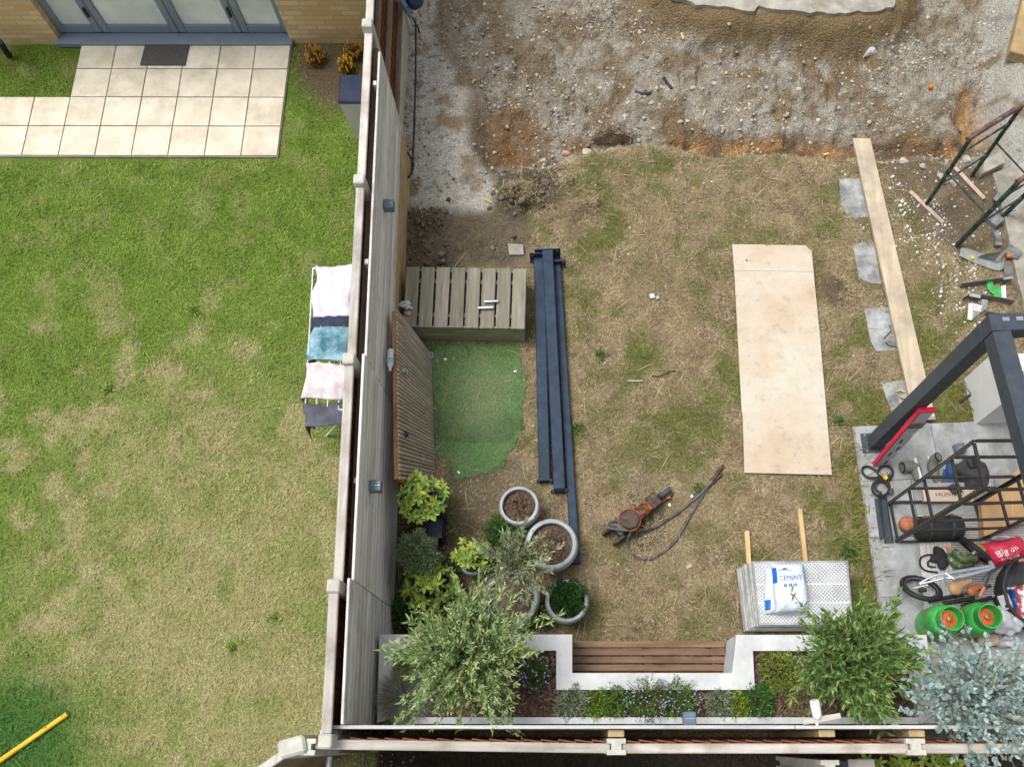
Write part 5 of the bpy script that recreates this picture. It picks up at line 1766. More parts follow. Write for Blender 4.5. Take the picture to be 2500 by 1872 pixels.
# ================================================================== LEANING GATE
gB0, gB1 = C4(967, 728, .015), C4(992, 1600, .015)
gT0, gT1 = C4(735, 425, .98), C4(752, 1575, .98)
gate = thing('garden_gate', 'slatted timber gate lying on its side, leaning against the left fence', 'gate', (gB0 + gB1) / 2)
gd = (gB1 - gB0).normalized()
gn = gd.cross(gT0 - gB0).normalized()
if gn.x < 0: gn = -gn
ns = 42
for i in range(ns):
    t_ = (i + .5) / ns
    a = gB0 + (gB1 - gB0) * t_; b = gT0 + (gT1 - gT0) * t_ + (gT0 - gB0).normalized() * random.uniform(-.008, .008)
    w = (gB1 - gB0).length / ns
    m = MB(); m.bar(a + gn * .008, b + gn * .008, w - .006, .016, up=gn, ch=.002); m.build('slat', MT['gate_wood'], gate)
for (s0, nm) in ((.93, 'top_rail'), (.5, 'middle_rail'), (.08, 'bottom_rail')):
    a = gB0 + (gT0 - gB0) * s0 - gn * .026; b = gB1 + (gT1 - gB1) * s0 - gn * .026
    m = MB(); m.bar(a, b, .05, .095, up=(gT0 - gB0), ch=.004); m.build(nm, MT['gate_frame'], gate)
for e_ in (.02, .98):
    a = gB0 + (gB1 - gB0) * e_ - gn * .026; b = gT0 + (gT1 - gT0) * e_ - gn * .026
    m = MB(); m.bar(a + (b - a) * .13, a + (b - a) * .45, .09, .048, up=gn); m.build('stile', MT['gate_frame'], gate)
    m = MB(); m.bar(a + (b - a) * .55, a + (b - a) * .87, .09, .048, up=gn); m.build('stile', MT['gate_frame'], gate)
c = gB0 + (gB1 - gB0) * .42 + (gT0 - gB0) * .88 + gn * .02
m = MB(); m.bar(c, c + gn * .03, .035, .06); c2 = c + gn * .035 - (gT0 - gB0).normalized() * .05
la = m.build('latch', MT['steel'], gate)
m = MB(); uu = (gT0 - gB0).normalized()
m.tube([c2 + (gd * math.cos(a) + uu * math.sin(a)) * .035 for a in [6.283 * k / 16 for k in range(16)]], .005, 6, closed=True); m.build('ring', MT['steel'], la, True)
c = gB0 + (gB1 - gB0) * .86 + (gT0 - gB0) * .85 + gn * .02
m = MB(); m.ball(c, .03, 10, 8); m.build('knob', MT['black_metal'], gate, True)
# bottle lying on the gate's top edge, cup at its foot
bt = thing('water_bottle', 'clear plastic water bottle with blue label lying along the gate top', 'bottle', C4(697, 770, 1.0))
a, b = C4(701, 700, 1.03), C4(695, 842, 1.03); ax_ = b - a; Lb = ax_.length
pet = M_plain('pet_bottle', (.55, .62, .68), .1, .1, 10, 0, 30, 0, .7)
m = MB(); m.lathe([(.0, 0), (.028, .0), (.032, .008), (.030, Lb * .2), (.032, Lb * .35), (.031, Lb * .7), (.018, Lb * .86), (.012, Lb * .9), (.012, Lb * .93)], a, 18, ax_); m.build('body', pet, bt, True)
m = MB(); m.lathe([(.0325, Lb * .42), (.0330, Lb * .43), (.0330, Lb * .66), (.0322, Lb * .67)], a, 18, ax_); m.build('label', M_plain('bottle_label', (.2, .42, .75), .5, .3, 20, 0, col2=(.6, .7, .85)), bt, True)
m = MB(); m.lathe([(.0, Lb * .93), (.014, Lb * .93), (.014, Lb), (0, Lb)], a, 14, ax_); m.build('cap', MT['white_plastic'], bt, True)
q = C4(972, 735, .06)
m = MB(); m.lathe([(0, 0), (.02, 0), (.026, .07), (.023, .07), (.018, .006), (0, .006)], (q.x, q.y, .004), 16); tag(m.build('paper_cup', MT['white_plastic'], smooth=True), 'small white cup on the turf at the gate corner', 'cup')

# ================================================================== ARTIFICIAL TURF
tp = TURF
turf = thing('turf_mat', 'faded green artificial turf beside the leaning gate', 'turf', sum(tp, Vector()) / len(tp))
m = MB(); m.prism([(p.x, p.y) for p in shrink(tp, .965)], -.01, .006); m.build('backing', M_plain('turf_backing', (.08, .16, .06), .9, .3, 20, .5), turf)
n = 60000
tx0, tx1 = min(p.x for p in tp), max(p.x for p in tp); ty0, ty1 = min(p.y for p in tp), max(p.y for p in tp)
x = RNG.uniform(tx0 - .05, tx1 + .08, n); y = RNG.uniform(ty0 - .06, ty1, n); k = inpoly(x + (fbm(x, y, .14, 15) - .5) * .22, y + (fbm(x, y, .14, 16) - .5) * .2, tp); x, y = x[k], y[k]; n = len(x)
th = RNG.uniform(0, 6.283, n); L = RNG.uniform(.012, .028, n); el = np.clip(RNG.normal(.7, .3, n), .1, 1.4)
d = np.stack([np.cos(th) * np.cos(el), np.sin(th) * np.cos(el), np.sin(el)], 1) * L[:, None]; s = np.stack([-np.sin(th), np.cos(th), 0 * th], 1) * .0022
b = np.stack([x, y, np.full(n, .006)], 1)
V = np.stack([b - s, b + s, b + d], 1).reshape(-1, 3)
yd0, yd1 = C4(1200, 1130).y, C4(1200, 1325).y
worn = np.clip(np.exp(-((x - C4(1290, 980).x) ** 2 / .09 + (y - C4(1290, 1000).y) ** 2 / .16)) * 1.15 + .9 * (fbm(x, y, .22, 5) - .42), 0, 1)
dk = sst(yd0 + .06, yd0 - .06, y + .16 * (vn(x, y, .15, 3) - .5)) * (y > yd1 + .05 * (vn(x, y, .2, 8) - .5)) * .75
r = RNG.uniform(0, 1, n)
c = pick((.09, .20, .06), (.29, .45, .19), r)
c = c * (1 - worn[:, None] * .6) + np.array((.40, .44, .26)) * worn[:, None] * .6
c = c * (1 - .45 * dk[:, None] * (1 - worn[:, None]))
stw = RNG.uniform(0, 1, n) < .02 + .12 * np.clip(worn, 0, 1)
c[stw] = (.5, .44, .28)
o_ = np_mesh('turf_fibres', V, np.arange(n * 3).reshape(-1, 3), MT['grass'], np.repeat(c, 3, axis=0), parent=turf); o_['kind'] = 'stuff'
for k, q in enumerate(((1070, 763), (1125, 762), (1158, 1525), (1540, 845))):
    p = C4(*q, .03); m = MB(); m.box(p, (.03, .018, .003), Matrix.Rotation(k * 1.1, 3, 'Z') @ Matrix.Rotation(.15, 3, 'X'))
    tag(m.build('paper_scrap', MT['white_plastic'] if k != 1 else MT['card']), ['white paper scrap on the turf near the deck', 'tan dry leaf scrap on the turf near the deck', 'white paper scrap on the turf beside the lime plant', 'white paper scrap at the turf edge by the posts'][k], 'scrap')
m = MB(); m.prism([(a.x, a.y) for a in (C4(1492, -5), C4(1592, 0), C4(1598, 68), C4(1500, 70))], -.02, .03)
tag(m.build('paving_stone', MT['concrete']), 'square pale paving stone beside the steel post plates', 'paving stone')

# ================================================================== STEEL POSTS
def steel_post(label, a, b, w, plates, z):
    t = thing('steel_post', label, 'steel post', ((a.x + b.x) / 2, (a.y + b.y) / 2, 0), 'blue-grey steel posts lying on the lawn')
    m = MB(); m.bar(a, b, w, w, ch=.008); m.build('tube', MT['blue_steel'], t)
    d = (b - a).normalized()
    for (c, pw_, ph_) in plates:
        m = MB(); M = Matrix((d, Vector((d.y, -d.x, 0)), Vector((0, 0, 1)))).transposed()
        m.box((c.x, c.y, ph_ / 2), (.014, pw_, ph_), M, ch=.002); pl_ = m.build('end_plate', MT['blue_steel'], t)
        for sx in (-1, 1):
            for sz in (.2, .8):
                bm_ = MB(); bm_.tube([Vector((c.x, c.y, ph_ * sz)) + Vector((d.y, -d.x, 0)) * sx * pw_ * .38 + d * .008, Vector((c.x, c.y, ph_ * sz)) + Vector((d.y, -d.x, 0)) * sx * pw_ * .38 + d * .011], .011, 8)
                bm_.build('bolt_hole', MT['steel'], pl_)
    return t


za = .060
b1a, b1b = C4(1700, 80, .10), C4(1738, 1578, .10)
b2a, b2b = C4(1757, 25, .20), C4(1838, 1640, .15)
b3a, b3b = C4(1818, 120, .09), D1(1822, 918, .09)
steel_post('left blue-grey steel post of three, with flanged end plates', Vector((*b1a.xy, za)), Vector((*b1b.xy, za)), .116, [(b1a, .20, .2), (b1b, .16, .12)], za)
steel_post('middle blue-grey steel post lying on top of its neighbours', Vector((*b2a.xy, za + .085)), Vector((*b2b.xy, za + .055)), .116, [(b2a, .28, .21), (b2b, .17, .14)], za)
steel_post('longest, thinner blue-grey steel post, on the right of three', Vector((*b3a.xy, .042)), Vector((*b3b.xy, .046)), .088, [(b3a, .2, .15)], za)

# ================================================================== SHEET, BOARD, BATTENS
def plate_px(pts, z, th, mb=None):
    m = mb or MB(); m.prism([(p.x, p.y) for p in pts], z - th, z); return m


ply = thing('ply_sheet', 'large stained ply sheet lying on the dry lawn', 'board', C5(1400, 800))
m = plate_px([C5(1070, 45, .034), C5(1290, 48, .034), C5(1300, 55, .034), C5(1330, 49, .034), C5(1565, 52, .034), C5(1580, 72, .034), C5(1606, 88, .034), C5(1618, 229, .034), C5(1084, 222, .034)], .034, .018); m.build('end_piece', MT['ply'], ply)
m = plate_px([C5(1084, 223.5, .034), C5(1618, 230.5, .034), C5(1660, 650, .034), C5(1742, 1597, .034), C5(1152, 1583, .034), C5(1142, 1210, .034), C5(1134, 1165, .034)], .034, .018); m.build('main_sheet', MT['ply'], ply)
c = C5(1168, 153, .036); m = MB(); m.lathe([(.014, 0), (.014, .0015), (0, .0015)], c, 10); m.build('knot', MT['brown_wood'], ply)
for u_, v_ in ((1200, 30), (1600, 800), (1300, 1400)):
    pass
sb = thing('scaffold_board', 'long worn scaffold board reaching from the trench to the terrace', 'board', C6(640, 800))
SBZ = .062
sq = [C3(1118, 873, SBZ), C3(1228, 876, SBZ), C7(1070, 1066, SBZ), C7(872, 1066, SBZ)]
m = plate_px([sq[0], sq[1], sq[2], sq[3]], SBZ, .038); m.build('plank', MT['scaf_wood'], sb)
e_ = (sq[2] - sq[1]).normalized()
m = plate_px([sq[3] - e_ * .03, sq[2] - e_ * .03, sq[2] + e_ * .003, sq[3] + e_ * .003], SBZ + .0015, .041); m.build('end_band', MT['steel'], sb)
for k, (a, b) in enumerate(((D2(1448, 540, .05), D2(1462, 760, .05)), (D2(1805, 392, .05), D2(1845, 760, .05)))):
    d = (b - a); b2 = b + d.normalized() * (.86 if k == 0 else .80)
    b2.y = P(1860, 1543, 0).y if k == 0 else P(1990, 1543, 0).y
    m = MB(); m.bar(Vector((a.x, a.y, .035)), Vector((b2.x, b2.y, .035)), .045, .045, ch=.003)
    tag(m.build('batten', MT['fresh_wood']), ['shorter fresh timber batten under the panel stack', 'longer fresh timber batten under the panel stack'][k], 'batten', 'battens under the panel stack')

# stack of chequered panels
NP, PT = 7, .034
AZ = .06
aq = [D2(1480, 745, AZ + NP * PT), D2(2128, 740, AZ + NP * PT), D2(2168, 1172, AZ + NP * PT), D2(1530, 1176, AZ + NP * PT)]
for k in range(NP):
    off = Vector((-.018, -.006, 0)) * (NP - 1 - k) + Vector((random.uniform(-.006, .006), random.uniform(-.006, .006), 0)) * (k < NP - 1)
    z1 = AZ + (k + 1) * PT
    pts = [p + off for p in aq]
    m = MB(); m.prism([(p.x, p.y) for p in pts], z1 - PT + .004, z1)
    lab = ['lowest', 'second lowest', 'third lowest', 'middle', 'third from top', 'second from top', 'topmost'][k]
    if k == NP - 1:
        t = thing('metal_panel', 'topmost chequered metal panel of the stack, under the cement bags', 'panel', ((aq[0].x + aq[2].x) / 2, (aq[0].y + aq[2].y) / 2, z1 - PT), 'stack of chequered metal panels')
        m.build('sheet', MT['alu'], t)
        rb = MB(); Lx = (pts[1] - pts[0]).length; Ly = (pts[3] - pts[0]).length
        pitch = .036
        for sg in (1, -1):
            for i in range(-40, 60):
                c0 = i * pitch
                # line x - sg*y = c0 inside the inset rectangle
                x0_, x1_ = .02, Lx - .02; y0_, y1_ = .02, Ly - .02
                P0 = []
                for yy in (y0_, y1_):
                    xx = c0 + sg * yy
                    if x0_ <= xx <= x1_: P0.append((xx, yy))
                for xx in (x0_, x1_):
                    yy = (xx - c0) * sg
                    if y0_ < yy < y1_: P0.append((xx, yy))
                if len(P0) >= 2:
                    (xa, ya), (xb, yb) = P0[0], P0[1]
                    if abs(xa - xb) < .01: continue
                    rb.bar(quadmix(pts, xa / Lx, ya / Ly) + Vector((0, 0, .0005 + .0004 * sg)), quadmix(pts, xb / Lx, yb / Ly) + Vector((0, 0, .0005 + .0004 * sg)), .006, .004)
        for yy in (.37, .66): rb.bar(quadmix(pts, .02, yy) + Vector((0, 0, .002)), quadmix(pts, .98, yy) + Vector((0, 0, .002)), .012, .004)
        r_ = rb.build('tread_ribs', M_plain('bright_tread', (.66, .68, .7), .4, .1, 8, 0, 60, .3), t); r_['kind'] = 'stuff'
    else:
        o = m.build('metal_panel', MT['alu_side'] if k % 2 else MT['alu'])
        tag(o, lab + ' metal panel of the stack, counted from the ground' if k < 4 else lab + ' metal panel of the stack, showing at its left edge', 'panel', 'stack of chequered metal panels')

# cement bags
def bag(label, q, z0, h, blue, seed, group='white cement bags'):
    c = (q[0] + q[1] + q[2] + q[3]) / 4
    t = thing('cement_bag', label, 'bag', (c.x, c.y, z0), group)
    n1, n2 = 30, 36
    rg = np.random.default_rng(seed)
    kx = rg.uniform(10, 30, 6); ky = rg.uniform(-25, 25, 6); kp = rg.uniform(0, 6, 6)

    def f(u, v, lift=0.0):
        e = (1 - abs(2 * u - 1) ** 5) ** .5 * (1 - abs(2 * v - 1) ** 7) ** .5 if 0 < u < 1 and 0 < v < 1 else 0
        wr = sum(math.sin(kx[i] * u + ky[i] * v + kp[i]) for i in range(6)) * .0016
        z = z0 + .012 + (h - .012) * e + wr * (.4 + 1.8 * max(0, v - .55) * 2) * (e > 0)
        p = quadmix(q, u, v)
        # slightly bulging outline
        p = p + (p - Vector((c.x, c.y, p.z))) * (.02 * math.sin(3 * v * 3 + seed))
        return Vector((p.x, p.y, z + lift))
    m = MB()
    us = [.5 - .5 * math.cos(math.pi * i / n1) for i in range(n1 + 1)]; vs_ = [.5 - .5 * math.cos(math.pi * j / n2) for j in range(n2 + 1)]
    top = [f(us[i], vs_[j]) for j in range(n2 + 1) for i in range(n1 + 1)]
    m.add(top, [])
    fa = []
    for j in range(n2):
        for i in range(n1):
            a = j * (n1 + 1) + i
            fa.append((a, a + n1 + 1, a + n1 + 2, a + 1)); u = (us[i] + us[i + 1]) / 2; v = (vs_[j] + vs_[j + 1]) / 2
            m.m.append(1 if blue(u, v) else 0)
    m.f += fa
    nb = len(m.v)
    ring = [j * (n1 + 1) for j in range(n2 + 1)] + [n2 * (n1 + 1) + i for i in range(1, n1 + 1)] + [j * (n1 + 1) + n1 for j in range(n2 - 1, -1, -1)] + [i for i in range(n1 - 1, 0, -1)]
    for r in ring:
        x, y, z = m.v[r]; m.v.append((x, y, z0 + .001))
    k = len(ring)
    for i in range(k):
        m.f.append((ring[i], nb + i, nb + (i + 1) % k, ring[(i + 1) % k])[::-1]); m.m.append(0)
    m.f.append(tuple(nb + i for i in range(k))); m.m.append(0)
    m.build('sack', [MT['bag_white'], MT['bag_blue']], t, True)
    return t, f


bz = AZ + NP * PT + .004
lowq = [E8(195, 285, bz), E8(850, 275, bz), E8(905, 1195, bz), E8(205, 1180, bz)]
bag('lower white cement bag on the panel stack, mostly covered', lowq, bz, .105, lambda u, v: (u < .13 and v > .7 and v < .93), 3)
z2 = bz + .105
upq = [E8(330, 215, z2), E8(945, 208, z2), E8(1055, 1135, z2), E8(408, 1155, z2)]
tb, fb = bag('upper white cement bag with blue lettering on top of the stack', upq, z2, .105, lambda u, v: ((u < .085 and .1 < v < .43) or (u > .93 and .05 < v < .45)), 9)
bw = (upq[1] - upq[0]).length; bh = (upq[3] - upq[0]).length


def bagfn(u0, v0, ang=0.03):
    def g(x, y):
        return fb(u0 + x / bw, v0 - y / bh, .0025)
    return g


lettering('CEMENT', bagfn(.50, .315), .205, .045, MT['ink_blue'], tb, 0, .0)
lettering('BREEDON', bagfn(.345, .155), .125, .017, MT['ink_blue'], tb, 0, .0)
m = MB(); g = bagfn(.345, .122)
m.add([g(-.028, -.008), g(-.012, .008), g(-.006, .002), g(.004, .012), g(.018, -.001), g(.03, -.008)], [(0, 5, 4, 3, 2, 1)]); m.build('mountain_mark', MT['ink_blue'], tb)
for k in range(3):
    g = bagfn(.315 + .155 * k, .475 - .006 * k)
    m = MB(); m.add([g(.0145 * math.cos(6.283 * i / 18), .0145 * math.sin(6.283 * i / 18)) for i in range(18)], [tuple(range(18))]); r0 = m.build('round_mark', MT['ink_blue'], tb)
    g2 = lambda x, y, g=g: g(x, y) + Vector((0, 0, .0012))
    m = MB(); m.add([g2(-.006, -.003), g2(.006, -.003), g2(.004, .003), g2(-.003, .004)], [(0, 1, 2, 3)]); m.build('sign', MT['ink_white'], r0)
for k in range(9):
    g = bagfn(.30 + .0 * k, .66 + .022 * k); m = MB(); w = .05 + .03 * ((k * 7) % 3) / 3
    m.add([g(-w, -.0012), g(w, -.0012), g(w, .0012), g(-w, .0012)], [(0, 1, 2, 3)]); m.build('print_line', M_plain('pale_print', (.45, .48, .52), .5, 0) if k == 0 else bpy.data.materials['pale_print'], tb)
g = bagfn(.19, .905); m = MB(); m.add([g(-.022, -.008), g(.022, -.006), g(.022, .008), g(-.022, .006)], [(0, 1, 2, 3)]); m.build('batch_stamp', MT['ink_black'], tb)

# ================================================================== HYDRAULIC BREAKER
br = thing('hydraulic_breaker', 'worn orange hydraulic breaker lying on the dry lawn', 'breaker', E4(600, 650))
def q4(u, v, z): return E4(u, v, z)
ad = (q4(900, 330, .1) - q4(480, 690, .1)); ad.z = 0; ad.normalize(); sd_ = Vector((ad.y, -ad.x, 0))
m = MB(); m.bar(q4(440, 740, .105), q4(790, 425, .105), .125, .13, ch=.03); m.build('body', MT['orange_rust'], br)
m = MB(); m.bar(q4(770, 445, .11), q4(820, 400, .11), .118, .118, ch=.02); m.build('collar', MT['dull_orange'], br)
m = MB(); m.bar(q4(800, 415, .11), q4(945, 300, .11), .14, .14, ch=.012); fh = m.build('front_head', MT['brown_rust'], br)
m = MB(); m.bar(q4(858, 372, .11), q4(872, 360, .11), .146, .146, ch=.004); m.build('joint', MT['black_metal'], fh)
m = MB(); m.tube([q4(930, 300, .10), q4(985, 265, .095)], .032, 12); m.build('chisel_collar', MT['black_metal'], br, True)
m = MB(); m.tube([q4(975, 272, .095), q4(1145, 150, .06)], .026, 14); m.build('chisel', MT['teal_steel'], br, True)
m = MB(); m.lathe([(.0, .15), (.105, .15), (.105, .178), (.092, .185), (.092, .205), (.085, .212), (0, .214)], (q4(500, 640, .18).x, q4(500, 640, .18).y, 0), 26); m.build('valve_cap', MT['brown_rust'], br, True)
m = MB(); m.tube([(q4(500, 640, .18) + Vector((math.cos(6.283 * k / 26) * .108, math.sin(6.283 * k / 26) * .108, -.01))) for k in range(26)], .007, 6, closed=True); m.build('cap_rim', MT['dull_orange'], br, True)
for k in range(8):
    p = q4(500, 640, .18) + Vector((math.cos(.785 * k) * .072, math.sin(.785 * k) * .072, .03)); m = MB(); m.tube([p, p + Vector((0, 0, .008))], .008, 6); m.build('bolt', MT['black_metal'], br)
p = q4(625, 545, .17); m = MB(); m.lathe([(.022, 0), (.022, .012), (.01, .012), (.01, .004), (0, .004)], p, 14); m.build('port', MT['dull_orange'], br, True)
for (a, b, w_, h_, nm) in (((330, 620), (600, 770), .05, .14, 'back_plate'), ((235, 700), (420, 850), .11, .10, 'bracket')):
    m = MB(); m.bar(q4(*a, .09), q4(*b, .09), w_, h_, ch=.008); m.build(nm, MT['orange_rust'] if nm == 'back_plate' else MT['teal_steel'], br)
for a, b in (((60, 880), (250, 740)), ((240, 1045), (430, 890))):
    m = MB(); m.bar(q4(*a, .06), q4(*b, .08), .032, .12, ch=.012); m.build('ear', MT['brown_rust'], br)
m = MB(); m.tube([q4(150, 735, .16), q4(170, 700, .17), q4(245, 655, .17), q4(300, 680, .16)], .010, 8); m.build('handle', MT['brown_rust'], br, True)
m = MB(); m.tube([q4(985, 385, .04), q4(1080, 310, .04), q4(1190, 220, .03)], [.02, .018, .012], 10); m.build('spare_pin', MT['brown_rust'], br, True)
m = MB(); m.tube([q4(1090, 300, .055), q4(1150, 285, .055)], .015, 10); m.build('pin_clip', MT['dull_orange'], br, True)


def smooth_path(pts, n=8):
    out = []
    for i in range(len(pts) - 1):
        p0 = pts[max(i - 1, 0)]; p1 = pts[i]; p2 = pts[i + 1]; p3 = pts[min(i + 2, len(pts) - 1)]
        for k in range(n):
            t = k / n
            out.append(.5 * ((2 * p1) + (p2 - p0) * t + (2 * p0 - 5 * p1 + 4 * p2 - p3) * t * t + (-p0 + 3 * p1 - 3 * p2 + p3) * t ** 3))
    out.append(pts[-1]); return out


h1 = [q4(300, 760, .14), q4(160, 745, .19), q4(145, 755, .195), q4(230, 780, .20), q4(450, 805, .17), q4(700, 800, .08), q4(930, 740, .03), q4(1180, 590, .025), q4(1500, 340, .025), q4(1750, 100, .04), D2(1275, 112, .03)]
h2 = [q4(520, 820, .12), q4(505, 870, .10), q4(470, 960, .05), q4(500, 1130, .02), q4(620, 1240, .02), q4(790, 1270, .02), q4(950, 1210, .02), q4(1150, 1060, .02), q4(1300, 870, .02), q4(1450, 600, .02), q4(1570, 400, .02), q4(1650, 270, .02), q4(1730, 140, .022), D2(1265, 170, .022)]
for h in (h1, h2):
    pth = smooth_path(h)
    m = MB(); m.tube(pth, .0135, 9); hs_ = m.build('hose', MT['hose_grey'], br, True)
    m = MB(); m.tube([pth[-7], pth[-1], pth[-1] + (pth[-1] - pth[-2]).normalized() * .03], [.019, .02, .016], 10); m.build('coupling', MT['brown_rust'], hs_, True)

# litter on the lawn
def scrap(fn, u, v, size, mat, label, name='paper_scrap', cat='scrap', rz=0.0, z=.025):
    p = fn(u, v, z); m = MB(); m.box(p, size, Matrix.Rotation(rz, 3, 'Z') @ Matrix.Rotation(.2, 3, 'X') @ Matrix.Rotation(.15, 3, 'Y'))
    return tag(m.build(name, mat), label, cat)


scrap(C5, 530, 393, (.05, .045, .004), MT['white_plastic'], 'folded white card scrap left of the ply sheet', rz=.2)
scrap(C5, 566, 403, (.04, .035, .004), M_plain('grey_card', (.4, .41, .42), .6), 'grey card scrap touching the folded white one', rz=.5)
scrap(D2, 1055, 780, (.06, .03, .01), MT['strip_wood'], 'pale wood chip on the lawn below the breaker hose', 'wood_chip', rz=.5)
scrap(D2, 1075, 307, (.03, .025, .006), MT['white_plastic'], 'white scrap beside the breaker hose', rz=.8)
scrap(D2, 925, 365, (.025, .03, .006), MT['white_plastic'], 'white scrap below the breaker chisel', rz=.3)
m = MB(); m.tube([C5(530, 932, .02), C5(580, 935, .025), (C5(640, 905, .02)), C5(685, 897, .02)], .005, 6)
tag(m.build('dark_twig', MT['cable'], smooth=True), 'short dark cable offcut on the lawn left of the ply sheet', 'offcut')
m = MB(); m.bar(C5(365, 965, .02), C5(468, 965, .02), .012, .006); tag(m.build('wood_splinter', M_plain('grey_splinter', (.45, .43, .4), .7)), 'grey splinter of wood on the dry lawn', 'splinter')
for k, pts in enumerate((((705, 1315), (720, 1360), (662, 1420)), ((675, 1450), (700, 1475), (768, 1488)))):
    m = MB(); m.tube([C6(u, v, .024) for u, v in pts], .004, 5); tag(m.build('black_twig', MT['cable']), ['upper black wire piece on the clean stepping stone', 'lower black wire piece on the clean stepping stone'][k], 'wire', 'black wire pieces on a stepping stone')
dl = thing('dead_leaf', 'curled tan dead leaf on the stepping stone nearest the terrace', 'leaf', C7(740, 840, .01)); tanm = M_plain('tan_leaf', (.5, .34, .17), .7)
for k, (lu, lv_, la_) in enumerate(((700, 810, .3), (735, 850, -.5), (790, 820, 2.6), (740, 880, -1.6))):
    V, F, nv = leaf_arrays(np.array([[*C7(lu, lv_, .03)]]), np.array([[math.cos(la_), math.sin(la_), .15]]), np.array([[0, 0, 1.]]), .07, .03, True); m = MB(); m.add(V, [tuple(f) for f in F]); m.build('leaf_blade', tanm, dl)
m = MB(); m.tube([C7(1098, 562, .03), C7(1208, 552, .03)], .011, 8); tag(m.build('blue_marker', MT['blue_plastic'], smooth=True), 'small blue plastic peg on the grass beside the board', 'peg')
# ================================================================== PERGOLA
pg0 = C7(505, 1285, TZ); PGH = 2.74
pgx = thing('pergola', 'dark grey steel pergola corner standing on the terrace', 'pergola', pg0)
Mt = Matrix((tu, -tv, Vector((0, 0, 1)))).transposed()
m = MB(); m.box((pg0.x, pg0.y, TZ + PGH / 2), (.135, .135, PGH), Mt, ch=.004); m.build('post', MT['anthra'], pgx)
m = MB(); m.box((pg0.x - .01, pg0.y, TZ + .005), (.24, .21, .010), Mt, ch=.002); bp_ = m.build('base_plate', MT['anthra'], pgx)
for sx in (-1, 1):
    for sy in (-1, 1):
        p = pg0 + tu * sx * .09 + tv * sy * .085; bm_ = MB(); bm_.tube([(p.x, p.y, TZ + .01), (p.x, p.y, TZ + .022)], .009, 6); bm_.build('bolt', MT['steel'], bp_)
zb_ = TZ + PGH + .0785
m = MB(); m.bar(Vector((pg0.x, pg0.y, zb_)) - tu * .067, Vector((pg0.x, pg0.y, zb_)) + tu * 3.0, .135, .155, ch=.004); m.build('cross_beam', MT['anthra'], pgx)
m = MB(); m.bar(Vector((pg0.x, pg0.y, zb_)) + tv * .0685 + tu * .004, Vector((pg0.x, pg0.y, zb_)) + tv * 2.6 + tu * .17, .135, .155, ch=.004); m.build('side_beam', MT['anthra'], pgx)
for k in range(3):
    p = Vector((pg0.x, pg0.y, zb_ + .078)) + tu * (.05 + .1 * k); m = MB(); m.box(p + tv * -.02, (.05, .03, .006), Mt); m.build('screw_plate', MT['chrome'], pgx)

lv = thing('slim_carton', 'tall slim red and grey carton leaning on the pergola post', 'carton', C7(560, 1478, TZ))
a, b = C7(560, 1480, TZ + .005), C7(985, 985, 1.27)
d = (b - a).normalized(); sx_ = tu.copy(); nn = sx_.cross(d).normalized()
m = MB(); m.bar(a, b, .13, .045, up=nn, ch=.003); cb0 = m.build('carton_body', MT['grey_pack'], lv)
sd0 = d.cross(nn).normalized()
sgn = -1 if sd0.x > 0 else 1
m = MB(); m.bar(a + sd0 * sgn * .066 , b + sd0 * sgn * .066, .022, .049, up=nn, ch=.003); m.build('red_edge', MT['red'], lv)
m = MB(); m.bar(b - d * .002, b + d * .02, .155, .05, up=nn, ch=.003); m.build('red_cap', MT['red'], lv)
fs = nn if nn.y < 0 else -nn
for k, t_ in enumerate((.08, .25, .36, .5)):
    c = a + (b - a) * t_ + fs * .0235 + sd0 * sgn * (.012 if k % 2 else -.022); m = MB(); m.bar(c - d * .045, c + d * .045, .02, .002, up=fs); m.build('dark_print', MT['ink_black'], lv)
for k, t_ in enumerate((.14, .3, .62)):
    c = a + (b - a) * t_ + fs * .0235 - sd0 * sgn * .05; m = MB(); m.bar(c - d * .03, c + d * .03, .012, .002, up=fs); m.build('white_print', MT['ink_white'], lv)
c = a + (b - a) * .78; m = MB(); m.bar(c - d * .06, c + d * .06, .152, .056, up=nn, ch=.004); m.build('strap', MT['brown_wood'], lv)

# white box planter and bits
wb = thing('white_planter_box', 'white rendered box planter under the pergola', 'planter', C7(1600, 1000))
w0, w1 = C7(1442, 1108, TZ), C7(1328, 700, 0); WBH = .66
wx = Vector((2.0, .0, 0))
m = MB(); m.prism([(w0.x, w0.y), (w0.x + 1.3, w0.y + .03), (w1.x + 1.3, w1.y + .03), (w1.x, w1.y)], 0, WBH - .02); m.build('box', MT['white_box'], wb)
m = MB(); m.prism([(w0.x - .006, w0.y - .006), (w0.x + 1.3, w0.y + .024), (w1.x + 1.3, w1.y + .036), (w1.x - .006, w1.y + .006)], WBH - .019, WBH); m.build('coping', MT['white_render'], wb)
q = C7(1740, 570, WBH); m = MB(); m.tube([C7(1700, 500, WBH + .03), C7(1735, 628, WBH + .03)], .028, 18)
tag(m.build('chrome_tube', MT['chrome'], smooth=True), 'short chrome tube lying on the white planter box', 'tube')
rosette_plant('leafy_plant', 'small green sprig beside the chrome tube on the white box', (C7(1800, 680, WBH).x, C7(1800, 680, WBH).y, WBH), C7(1800, 680, WBH + .05), .08, .06, 4, 5, .07, .03, [(.09, .2, .03), (.15, .28, .05)], 44)
ck = thing('crank_handle', 'grey crank rod with black grip on the side of the white box', 'crank', C7(1330, 740, .3))
m = MB(); m.tube([C7(1330, 735, .40) + Vector((.02, 0, 0)), C7(1322, 735, .40), C7(1392, 830, .36), C7(1385, 850, .33)], .008, 8); m.build('rod', MT['steel_dull'], ck, True)
m = MB(); m.tube([C7(1388, 845, .335), C7(1290, 912, .30)], .016, 10); m.build('grip', MT['black_rubber'], ck, True)

